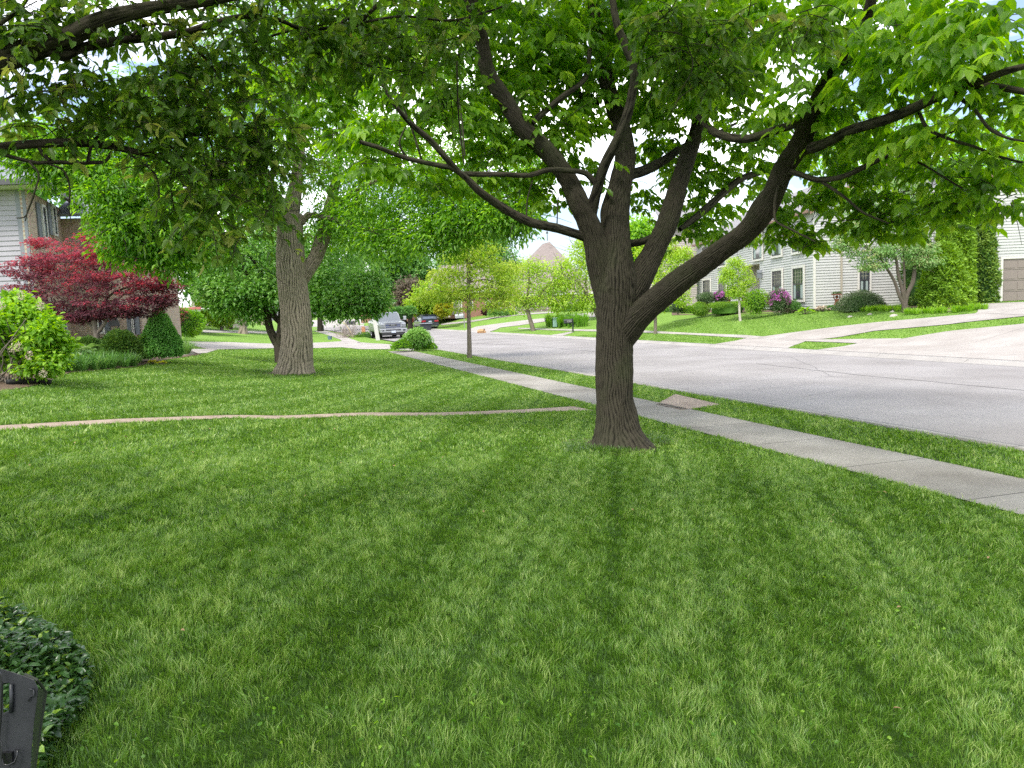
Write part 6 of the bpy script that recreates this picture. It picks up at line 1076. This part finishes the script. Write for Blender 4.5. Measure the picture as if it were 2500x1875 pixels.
# --- longer grass round the two trunks, litter and clover in the lawn
def ring(u, v, r0, r1, n, label):
    g = G(u, v); pts = []
    for _ in range(n):
        a = rng.uniform(0, 6.28); r = rng.uniform(r0, r1); x, y = g[0]+r*math.cos(a), g[1]+r*math.sin(a)
        if r > r0+(r1-r0)*(.45+.5*math.sin(a*2+u)): continue
        pts.append(np.array([x, y, float(terrain(x, y))]))
    strap('tall_grass', label, 'grass tufts', pts, M_GRASS, 22, .11, .006, .9, tint=-.25)
ring(1508, 1088, .44, .85, 230, 'darker unmown tufts of grass around the foot of the big dark trunk'); ring(712, 913, .60, 1.5, 260, 'darker unmown tufts of grass around the foot of the thick pale trunk')
def scatter(name, label, cat, n, rr, size, wid, m, h, cluster=None, shape=LEAF8, tilt=.5):
    r = np.sqrt(rng.uniform(rr[0]**2, rr[1]**2, n)); a = rng.uniform(-.62, .62, n); x = r*np.sin(a); y = r*np.cos(a)
    if cluster: k = smooth_noise(x*cluster, y*cluster, 91) > .55; x, y = x[k], y[k]
    k = lawn_ok(x, y); x, y = x[k], y[k]; n = len(x); th = rng.uniform(0, 6.28, n); pos = np.stack([x, y, terrain(x, y)+h*rng.uniform(.6, 1.1, n)], 1)
    o = leaf_obj(name, [leaves(pos, np.stack([np.cos(th), np.sin(th), rng.normal(0, .3, n)], 1), unit(rng.normal(0, tilt, (n, 3))+[0, 0, 1.]), size*rng.uniform(.5, 1.2, n), wid, rng.random(n), shape)], m, None); return tag(o, label, cat, kind='stuff')
scatter('clover', 'scattered light-green clover and weed leaves in the near lawn', 'clover', 4200, (2.2, 9), .022, .014, L_FINE, .045, 1.6)
scatter('fallen_leaves', 'a few fallen brown bud scales and leaf bits on the near lawn', 'leaf litter', 45, (2.2, 11), .035, .016, mat('litter_brown', (.30, .20, .10), .8), .05)
M_SOIL = mat('soil', (.07, .052, .038), .95, .1, noise=(25, (.13, .10, .075), 5), bump=(60, .9, .02))
for (u, v, r, lb) in [(1508, 1088, .62, 1), (712, 913, .8, 2)]:
    g = G(u, v); vs = [(g[0], g[1], g[2]+.02)]+[(g[0]+r*(1+.25*math.sin(3*a+u))*math.cos(a), g[1]+r*(1+.25*math.sin(3*a+u))*math.sin(a), float(terrain(g[0]+r*math.cos(a), g[1]+r*math.sin(a)))+.008) for a in np.linspace(0, 2*math.pi, 24, endpoint=False)]
    tag(MB().add(vs, [(0, i+1, (i+1) % 24+1) for i in range(24)]).build('soil', M_SOIL), kind='structure')
# ================================================================= VEHICLES AND STREET THINGS
def carpaint(name, c, metal=.55, rough=.28):
    m = mat(name, c, rough, .5, metal); b = m.node_tree.nodes['Principled BSDF']; b.inputs['Coat Weight'].default_value = .6; b.inputs['Coat Roughness'].default_value = .08; return m
M_TYRE = mat('tyre', (.018, .018, .018), .85, .2); M_CHROME = mat('chrome', (.42, .43, .45), .3, .5, 1.0); M_SILV = carpaint('paint_silver', (.20, .215, .22), .45, .35); M_BLKC = carpaint('paint_black', (.022, .026, .040), .3, .2); M_DARKP = mat('dark_trim', (.03, .03, .033), .5, .4)
M_LAMPR = mat('tail_lamp', (.36, .015, .03), .2, .6); M_LAMPC = mat('head_lamp', (.36, .38, .42), .12, .7); M_GLS = mat('car_glass', (.10, .12, .16), .05, 1.0); M_PLATE = mat('licence_plate', (.52, .56, .66), .4, .3); M_GRL = mat('grille', (.06, .075, .15), .3, .6, .4)
def loc_frame(t):
    M = wm(t); return lambda p: tuple(M @ Vector(p))
def text_mesh(name, body, size, m, parent, T, ext=.004):
    "letters in the local x-z plane facing -y"
    cu = bpy.data.curves.new('letters', 'FONT'); cu.body = body; cu.size = size; cu.align_x = 'CENTER'; cu.align_y = 'CENTER'; cu.extrude = ext; cu.resolution_u = 2
    tmp = bpy.data.objects.new('letters', cu); COL.objects.link(tmp); dg = bpy.context.evaluated_depsgraph_get(); me = bpy.data.meshes.new_from_object(tmp.evaluated_get(dg)); bpy.data.objects.remove(tmp); bpy.data.curves.remove(cu)
    for v in me.vertices: v.co = Vector(T((v.co.x, -v.co.z, v.co.y)))
    return link(name, me, m, parent)
def wheel(t, T, x, y, r, w):
    s = 1 if x > 0 else -1; o = MB(); n = 24; vs = []; fs = []
    prof = [(r*.62, -w/2), (r*.93, -w/2), (r, -w*.36), (r, w*.36), (r*.93, w/2), (r*.62, w/2)]
    for (rr, dx) in prof: vs += [T((x+dx, y+rr*math.cos(2*math.pi*k/n), r+rr*math.sin(2*math.pi*k/n))) for k in range(n)]
    fs = [(i*n+k, i*n+(k+1) % n, ((i+1) % 6)*n+(k+1) % n, ((i+1) % 6)*n+k) for i in range(6) for k in range(n)]
    wh = o.add(vs, fs).build('wheel', M_TYRE, t)
    rm = MB(); rr = r*.62; rm.add([T((x+s*w*.30, y+rr*math.cos(2*math.pi*k/n), r+rr*math.sin(2*math.pi*k/n))) for k in range(n)]+[T((x+s*w*.42, y, r))], [(k, (k+1) % n, n) for k in range(n)])
    for k in range(6):
        a = 2*math.pi*k/6; rm.tube([T((x+s*w*.45, y+.05*math.cos(a), r+.05*math.sin(a))), T((x+s*w*.36, y+rr*.96*math.cos(a), r+rr*.96*math.sin(a)))], .028, 5)
    rm.build('rim', M_CHROME, wh); return wh
def hull(T, secs):
    "secs: list of (y, [(x,z)...]) sections of equal count, right half mirrored; closed loops"
    mb = MB(); loops = []
    for y, pts in secs: loops.append([(x, y, z) for x, z in pts]+[(-x, y, z) for x, z in pts[::-1]])
    n = len(loops[0]); vs = [T(p) for l_ in loops for p in l_]; fs = [tuple(range(n))[::-1], tuple((len(loops)-1)*n+k for k in range(n))]
    for i in range(len(loops)-1):
        for k in range(n): fs.append((i*n+k, i*n+(k+1) % n, (i+1)*n+(k+1) % n, (i+1)*n+k))
    return mb.add(vs, fs)
RZ = math.atan2(-DR[0], DR[1])
# ---------- pickup, front (-y) towards the camera
tp = G(961, 829); TR = thing('pickup_truck', 'silver crew-cab pickup truck parked facing the camera', 'pickup truck', tp, RZ); TR.scale = (1.05, 1.05, 1.05); T = loc_frame(TR)
lo = lambda w, zb, zt, k=0: [(w*.90, zb), (w, zb+.12), (w, zt-.22), (w*.97, zt-.06), (w*.86, zt)]
hull(T, [(0.0, lo(.93, .52, 1.20)), (.12, lo(.98, .50, 1.26)), (.5, lo(1.0, .5, 1.31)), (1.55, lo(1.0, .5, 1.40)), (1.9, lo(1.0, .5, 1.42)), (3.9, lo(1.0, .5, 1.42)), (4.1, lo(1.0, .5, 1.45)), (5.9, lo(1.0, .5, 1.45)), (6.0, lo(.97, .55, 1.42))]).build('body', M_SILV, TR, bevel=.03)
hull(T, [(1.35, [(.82, 1.36), (.80, 1.37), (.79, 1.38)]), (2.05, [(.90, 1.36), (.80, 1.88), (.70, 1.96)]), (2.3, [(.91, 1.36), (.80, 1.94), (.70, 2.02)]), (3.6, [(.91, 1.36), (.80, 1.94), (.70, 2.02)]), (3.95, [(.90, 1.36), (.80, 1.88), (.70, 1.96)])]).build('cab', M_SILV, TR, bevel=.02)
MB().add([T(p) for p in [(-.78, 1.42, 1.435), (.78, 1.42, 1.435), (.72, 2.02, 1.88), (-.72, 2.02, 1.88)]], [(0, 1, 2, 3)]).build('windshield', M_GLS, TR)
wsb = bpy.data.objects[-1] if False else None
for s in (-1, 1):
    MB().add([T((s*x, y, z)) for x, y, z in [(.915, 2.0, 1.48), (.915, 2.85, 1.48), (.835, 2.85, 1.86), (.845, 2.25, 1.86)]], [(0, 1, 2, 3)]).build('side_window', M_GLS, TR); MB().add([T((s*x, y, z)) for x, y, z in [(.915, 2.95, 1.48), (.915, 3.75, 1.48), (.835, 3.65, 1.86), (.835, 2.95, 1.86)]], [(0, 1, 2, 3)]).build('side_window', M_GLS, TR)
    hl = MB().box((s*.60 if s > 0 else -.95, -.03, .98), (.95 if s > 0 else -.60, .12, 1.18), T).build('headlight', M_LAMPC, TR, bevel=.02)
    MB().box((min(s*.62, s*.93), -.045, 1.07), (max(s*.62, s*.93), -.03, 1.10), T).build('lamp_bar', M_DARKP, hl)
    fg_ = MB().box((min(s*.66, s*.90), -.20, .60), (max(s*.66, s*.90), -.10, .76), T).build('fog_lamp', M_DARKP, TR, bevel=.02)
    mr = MB().tube([T((s*.92, 1.75, 1.40)), T((s*1.12, 1.70, 1.42))], .035, 8).build('mirror', M_DARKP, TR); MB().box((min(s*1.08, s*1.32), 1.62, 1.38), (max(s*1.08, s*1.32), 1.76, 1.68), T).build('mirror_housing', M_CHROME, mr, bevel=.03)
gr = MB(); gr.box((-.56, -.04, .86), (.56, .08, 1.22), T); gr.build('grille', M_GRL, TR, bevel=.03)
gb = MB(); gb.box((-.60, -.06, .82), (.60, .0, .87), T); gb.box((-.60, -.06, 1.20), (.60, .0, 1.25), T); gb.box((-.62, -.06, .82), (-.56, .0, 1.25), T); gb.box((.56, -.06, .82), (.62, .0, 1.25), T)
for z in (.96, 1.12): gb.box((-.56, -.055, z), (.56, -.04, z+.03), T)
gr_o = [o for o in COL.objects if o.name == 'grille'][0]; gb.build('grille_frame', M_CHROME, gr_o)
MB().box((-.27, -.075, 1.0), (.27, -.056, 1.11), T).build('name_bar', M_DARKP, gr_o); text_mesh('lettering', 'RAM', .15, M_CHROME, gr_o, lambda p: T((p[0], p[1]-.08, p[2]+1.055)))
bm_ = MB(); bm_.box((-1.0, -.20, .52), (1.0, .0, .80), T); bm_o = bm_.build('bumper', M_CHROME, TR, bevel=.04); MB().box((-.55, -.215, .66), (.55, -.20, .76), T).build('air_intake', M_DARKP, bm_o); MB().box((-.16, -.235, .50), (.16, -.216, .66), T).build('licence_plate', M_PLATE, bm_o); MB().box((-.85, -.17, .36), (.85, -.05, .52), T).build('air_dam', M_DARKP, bm_o)
for x in (-.84, .84):
    for y in (1.0, 4.8): wheel(TR, T, x, y, .40, .28)
MB().box((-.8, .5, .30), (.8, 5.8, .5), T).build('chassis', M_DARKP, TR)
# ---------- SUVs, rear (-y) towards the camera
def suv(name, label, p, rz, paint, sc=1.0, far=False):
    t = thing(name, label, 'car', p, rz); t.scale = (sc, sc, sc); T = loc_frame(t)
    b_ = lambda w, zb, zt: [(w*.85, zb), (w, zb+.15), (w, zt-.12), (w*.94, zt)]
    hull(T, [(0, b_(.90, .42, .98)), (.12, b_(.93, .38, 1.04)), (1.0, b_(.94, .34, 1.06)), (3.3, b_(.94, .34, 1.04)), (4.3, b_(.90, .36, .92)), (4.6, b_(.78, .40, .74))]).build('body', paint, t, bevel=.03)
    hull(T, [(.06, [(.86, 1.0), (.80, 1.16), (.74, 1.18)]), (.42, [(.88, 1.0), (.76, 1.58), (.60, 1.62)]), (1.4, [(.88, 1.0), (.76, 1.62), (.60, 1.67)]), (2.5, [(.88, 1.0), (.76, 1.58), (.60, 1.63)]), (3.35, [(.86, 1.0), (.80, 1.04), (.7, 1.06)])]).build('cabin', paint, t, bevel=.02)
    if far: 
        for x in (-.8, .8): wheel(t, T, x, .85, .34, .22)
        MB().add([T(q_) for q_ in [(-.74, .05, 1.16), (.74, .05, 1.16), (.64, .36, 1.55), (-.64, .36, 1.55)]], [(0, 1, 2, 3)]).build('rear_window', M_GLS, t); return t
    rw = MB().add([T(q_) for q_ in [(-.74, .045, 1.17), (.74, .045, 1.17), (.66, .33, 1.52), (-.66, .33, 1.52)]], [(0, 1, 2, 3)]).build('rear_window', M_GLS, t); MB().box((-.02, .05, 1.19), (.38, .10, 1.21), T).build('wiper', M_DARKP, rw)
    MB().box((-.68, .20, 1.57), (.68, .50, 1.61), T).build('spoiler', M_DARKP, t)
    for s in (-1, 1):
        MB().box((min(s*.46, s*.90), -.03, .86), (max(s*.46, s*.90), .10, 1.02), T).build('tail_light', M_LAMPR, t, bevel=.03); MB().box((min(s*.5, s*.82), -.06, .36), (max(s*.5, s*.82), .0, .44), T).build('exhaust', M_CHROME, t, bevel=.02)
        MB().add([T((s*x, y, z)) for x, y, z in [(.885, .45, 1.1), (.885, 1.5, 1.1), (.80, 1.5, 1.52), (.81, .7, 1.5)]], [(0, 1, 2, 3)]).build('side_window', M_GLS, t); MB().add([T((s*x, y, z)) for x, y, z in [(.885, 1.6, 1.1), (.885, 2.6, 1.08), (.80, 2.3, 1.5), (.80, 1.6, 1.52)]], [(0, 1, 2, 3)]).build('side_window', M_GLS, t)
        MB().tube([T((s*.66, .6, 1.64)), T((s*.66, 1.4, 1.70)), T((s*.66, 2.3, 1.66))], .02, 6).build('roof_rail', M_CHROME, t); MB().box((min(s*.92, s*1.08), 2.75, 1.05), (max(s*.92, s*1.08), 2.88, 1.2), T).build('mirror', paint, t, bevel=.03)
        for y in (.85, 3.65): wheel(t, T, s*.80, y, .36, .24)
    MB().box((-.16, -.035, .86), (.16, -.01, .97), T).build('licence_plate', M_PLATE, t); bp = MB().box((-.92, -.10, .40), (.92, .05, .66), T).build('bumper', paint, t, bevel=.04); MB().box((-.75, -.115, .40), (.75, -.10, .46), T).build('bumper_trim', M_CHROME, bp); MB().box((-.44, -.025, .78), (.44, -.01, .81), T).build('tailgate_strip', M_CHROME, t); MB().box((-.7, .3, .24), (.7, 4.3, .4), T).build('underbody', M_DARKP, t); return t
pS = G(1051, 806); suv('sport_utility_vehicle', 'black sport utility vehicle seen from behind, parked at the far kerb', pS, RZ, M_BLKC, 1.06)
suv('parked_car', 'small dark car mostly hidden beyond the hydrant', G(1016, 779), RZ+.5, M_BLKC, 1.0, True)
# ---------- wheeled bins, hydrant
M_BIN = mat('bin_plastic', (.03, .034, .04), .5, .4); M_BING = mat('bin_lid_grey', (.26, .28, .32), .4, .4)
def bin_(label, u, v, lidm, h=1.05, w=.6, lean=0):
    b = G(u, v); t = thing('wheeled_bin', label, 'trash bin', b, RZ+lean); T = loc_frame(t)
    hull(T, [(-w*.4, [(w*.40, .06), (w*.5, h*.9)]), (w*.5, [(w*.36, .06), (w*.5, h*.9)])]).build('body', M_BIN, t, bevel=.02); MB().box((-w*.55, -w*.5, h*.9), (w*.55, w*.58, h), T).build('lid', lidm, t, bevel=.03)
    MB().tube([T((-w*.4, w*.62, h*.86)), T((w*.4, w*.62, h*.86))], .02, 6).build('handle', M_BIN, t)
    for s in (-1, 1): MB().lathe([(0, -.03), (.11, -.03), (.11, .03), (0, .03)]).build  # noqa
    for s in (-1, 1):
        n = 14; MB().add([T((s*w*.42, w*.5+.11*math.cos(2*math.pi*k/n), .11+.11*math.sin(2*math.pi*k/n))) for k in range(n)]+[T((s*w*.52, w*.5+.11*math.cos(2*math.pi*k/n), .11+.11*math.sin(2*math.pi*k/n))) for k in range(n)], [tuple(range(n)), tuple(range(n, 2*n))[::-1]]+[(k, (k+1) % n, n+(k+1) % n, n+k) for k in range(n)]).build('wheel', M_TYRE, t)
bin_('tall dark wheeled bin at the left rear corner of the black vehicle', 1022, 805, M_BIN, 1.15, .5); bin_('dark wheeled bin with wide grey lid in front of the black vehicle', 1040, 808, M_BING, .85, 1.15)
b = G(1007, 787); t = thing('fire_hydrant', 'small red fire hydrant on the far verge', 'fire hydrant', b); M_HYDR = mat('hydrant_red', (.50, .06, .03), .45, .4)
MB().lathe([(.17, 0), (.17, .05), (.12, .06), (.12, .48), (.16, .50), (.16, .55), (.13, .58), (.10, .66), (.03, .70), (.03, .75), (0, .76)], b).build('barrel', M_HYDR, t, smooth=False)
for s in (-1, 1): MB().tube([b+np.array([s*.1, 0, .38]), b+np.array([s*.24, 0, .38])], .06, 10).build('outlet', M_HYDR, t)
MB().tube([b+np.array([0, -.1, .36]), b+np.array([0, -.24, .36])], .08, 10).build('outlet', M_HYDR, t)
def post(name, label, cat, u, v, h, r, m, D=None, top=None):
    b = G(u, v) if D is None else P(u, v, D); tt = thing(name, label, cat, b); e = b+np.array(top if top else (0, 0, h)); MB().tube([b-np.array([0, 0, .1]), e], r, 8).build('post', m, tt); return tt, b
post('post', 'thin grey post standing beside the tall dark bin', 'post', 1019.5, 800, 1.7, .05, mat('wood_grey', (.25, .24, .22), .8))
# plank leaning by the truck, brush pile and neighbours
M_WHT = mat('painted_white', (.46, .45, .42), .6, .2)
b = G(923, 831); b = b-np.array([0, 0, 0]); t = thing('leaning_board', 'white board leaning upright in front of the silver pickup', 'board', b); e = P(912, 770, depth(b)); k = depth(b)/F_PX
MB().add([b+[-5*k, 0, 0], b+[5*k, 0, 0], e+[4.5*k, 0, 0], e+[-4.5*k, 0, 0], b+[-5*k, .06, 0], b+[5*k, .06, 0], e+[4.5*k, .06, 0], e+[-4.5*k, .06, 0]], [(0, 1, 2, 3), (7, 6, 5, 4), (0, 4, 5, 1), (1, 5, 6, 2), (2, 6, 7, 3), (3, 7, 4, 0)]).build('board', M_WHT, t)
b = G(852, 824); t = thing('brush_pile', 'heap of cut grey branches beside the sidewalk left of the pickup', 'brush pile', b); D = depth(b); k = D/F_PX; paths = []
for _ in range(150):
    p = b+np.array([rng.normal(-4*k, 11*k), rng.normal(0, .5), abs(rng.normal(.18, .2))]); d = unit(rng.normal(0, 1, 3)*[1, .6, .7]+[0, 0, .6]); L_ = rng.uniform(.5, 1.5); paths.append([(*p, .014), (*(p+d*L_*.5+rng.normal(0, .06, 3)), .010), (*(p+d*L_+rng.normal(0, .15, 3)), .004)])
V, Fa, at = limb(paths, seg=5, step=.3); brm = npmesh('branches', V, [Fa], 4, at, True); link('branches', brm, mat('brush_grey', (.30, .25, .22), .9), t); 
limb_obj('pole', [px([(863, 826, 1.6), (850, 800, 1.4), (828, 776, 1.0)], D)], mat('pale_wood', (.55, .46, .28), .8), t, seg=6, step=.3)
mound('weeds', 'patch of tall weeds behind the brush pile by the pickup', 'weeds', 893, 827, 64, 14, L_FINE, .12, .03, n=1800, shape='dome', rough=.16, D=D+.5, tint=-.1)
b = G(888, 815); t = thing('yard_bag', 'orange-brown paper yard bag standing by the brush pile', 'bag', b); k = depth(b)/F_PX
M_BAG = mat('kraft_paper', (.42, .25, .13), .85, .1, noise=(3, (.52, .33, .18), 4)); 
hull(lambda p: b+np.array(p), [(-.2, [(3.6*k, 0), (4*k, 12*k), (3.4*k, 18*k)]), (.2, [(3.6*k, 0), (3.9*k, 12*k), (3*k, 17*k)])]).build('bag', mat('bag_rust', (.38, .17, .08), .85, .1, noise=(3, (.48, .25, .13), 4)), t)
b = G(1176, 815); t = thing('paper_bag', 'crumpled tan paper lawn bag lying on its side at the far kerb', 'bag', b); k = depth(b)/F_PX
hull(lambda p: b+np.array((p[1], -p[0], p[2])), [(-10*k, [(.35, .02), (.42, 6*k), (.30, 10*k)]), (-2*k, [(.38, .02), (.44, 7*k), (.34, 12*k)]), (4*k, [(.36, .02), (.42, 7*k), (.30, 11*k)]), (8*k, [(.34, .02), (.30, 5*k), (.10, 8*k)]), (11*k, [(.40, .02), (.26, 3*k), (.05, 5*k)])]).build('bag', M_BAG, t)
MB().add([b+np.array(p) for p in [(4*k, -.3, 8*k), (7*k, -.3, 14*k), (9*k, -.1, 9*k), (10*k, -.35, 3*k)]], [(0, 1, 2), (0, 2, 3)]).build('flap', M_BAG, t)
b = G(805.5, 829); t = thing('bucket', 'blue-grey round tub standing on the grass before the far sidewalk', 'bucket', b); k = depth(b)/F_PX
MB().lathe([(0, 0), (4.6*k, 0), (5.6*k, 8.2*k), (6*k, 8.2*k), (6*k, 8.8*k), (0, 9*k)], b, 18).build('tub', mat('tub_blue', (.13, .19, .26), .5), t)
post('sign_post', 'short dark post at the edge of the side street', 'post', 789.5, 808, .75, .09, M_DARKP)
# mailboxes
def mailbox(label, u, v, ht, m, pm, side=-1, num=None, brace=True):
    b = G(u, v); D = depth(b); k = D/F_PX; t = thing('mailbox', label, 'mailbox', b); h = ht*k; MB().box(b+[-.05, -.05, -.1], b+[.05, .05, h]).build('post', pm, t)
    w = 20*k; zb = h-11*k; hh = 9.5*k; n = 10; arc = [(.14, zb), (.14, zb+hh*.55)]+[(.14*math.cos(a), zb+hh*.55+hh*.45*math.sin(a)) for a in np.linspace(.2, math.pi-.2, 7)]+[(-.14, zb+hh*.55), (-.14, zb)]
    x0, x1 = (side*(w+1.5*k), side*1.5*k); vs = [b+np.array([x0, y, z]) for y, z in arc]+[b+np.array([x1, y, z]) for y, z in arc]; n = len(arc)
    bx = MB().add(vs, [tuple(range(n)), tuple(range(n, 2*n))[::-1]]+[(i, (i+1) % n, (i+1) % n+n, i+n) for i in range(n)]).build('box', m, t); MB().box(b+np.array([min(x0, x1), -.1, zb-.04]), b+np.array([max(x0, x1)+.1, .1, zb])).build('arm', pm, t)
    if brace: MB().tube([b+np.array([side*w*.5, 0, zb-.02]), b+np.array([side*w*.15, 0, zb-6*k]), b+np.array([0, 0, zb-8*k])], .03, 6).build('brace', pm, t)
    if num: text_mesh('numbers', num, 5.5*k, M_WHT, bx, lambda p: b+np.array([p[0]+side*w*.42, p[1]-.155, p[2]+zb+hh*.36]))
    return t
mailbox('black mailbox with white house number on a braced post across the street', 1399, 811, 34, M_BLK, mat('post_black', (.02, .03, .022), .5), -1, '5209'); mailbox('plain grey mailbox on a grey post left of the brown paper bag', 1134, 800, 35, mat('mailbox_grey', (.34, .35, .36), .4, .5, .3), mat('wood_post_grey', (.22, .22, .21), .8), -1, None, False)
mailbox('small black mailbox beyond the brush pile', 846, 797, 15, M_BLK, M_DARKP, 1, None, False)
# street lamp
b = P(926, 790, 78); b[2] = float(terrain(b[0], b[1])); t = thing('street_lamp', 'tall pale street lamp with angled arm above the pickup', 'street lamp', b); zt = P(926, 668, 78)[2]; MB().tube([b, (b[0], b[1], zt)], [.12, .07], 10).build('pole', M_WHT, t); e = P(901, 660, 78); MB().tube([(b[0], b[1], zt-.3), e], .05, 8).build('arm', M_WHT, t)
MB().lathe([(0, -.25), (.28, -.25), (.34, 0), (.20, .4), (.12, .75), (0, .8)], P(897, 660, 78)).build('lamp_head', mat('lamp_white', (.7, .7, .68), .4), t)
# guy lines of the young maple
b = G(1807, 784)
for u, v, lb in [(1789, 786, 'thin guy line left of the young staked tree'), (1828, 780, 'thin guy line right of the young staked tree')]:
    g_ = G(u, v); top = P(1804, 738, depth(b)); tag(MB().tube([g_, top], .008, 5).build('guy_line', M_DARKP), lb, 'guy line')
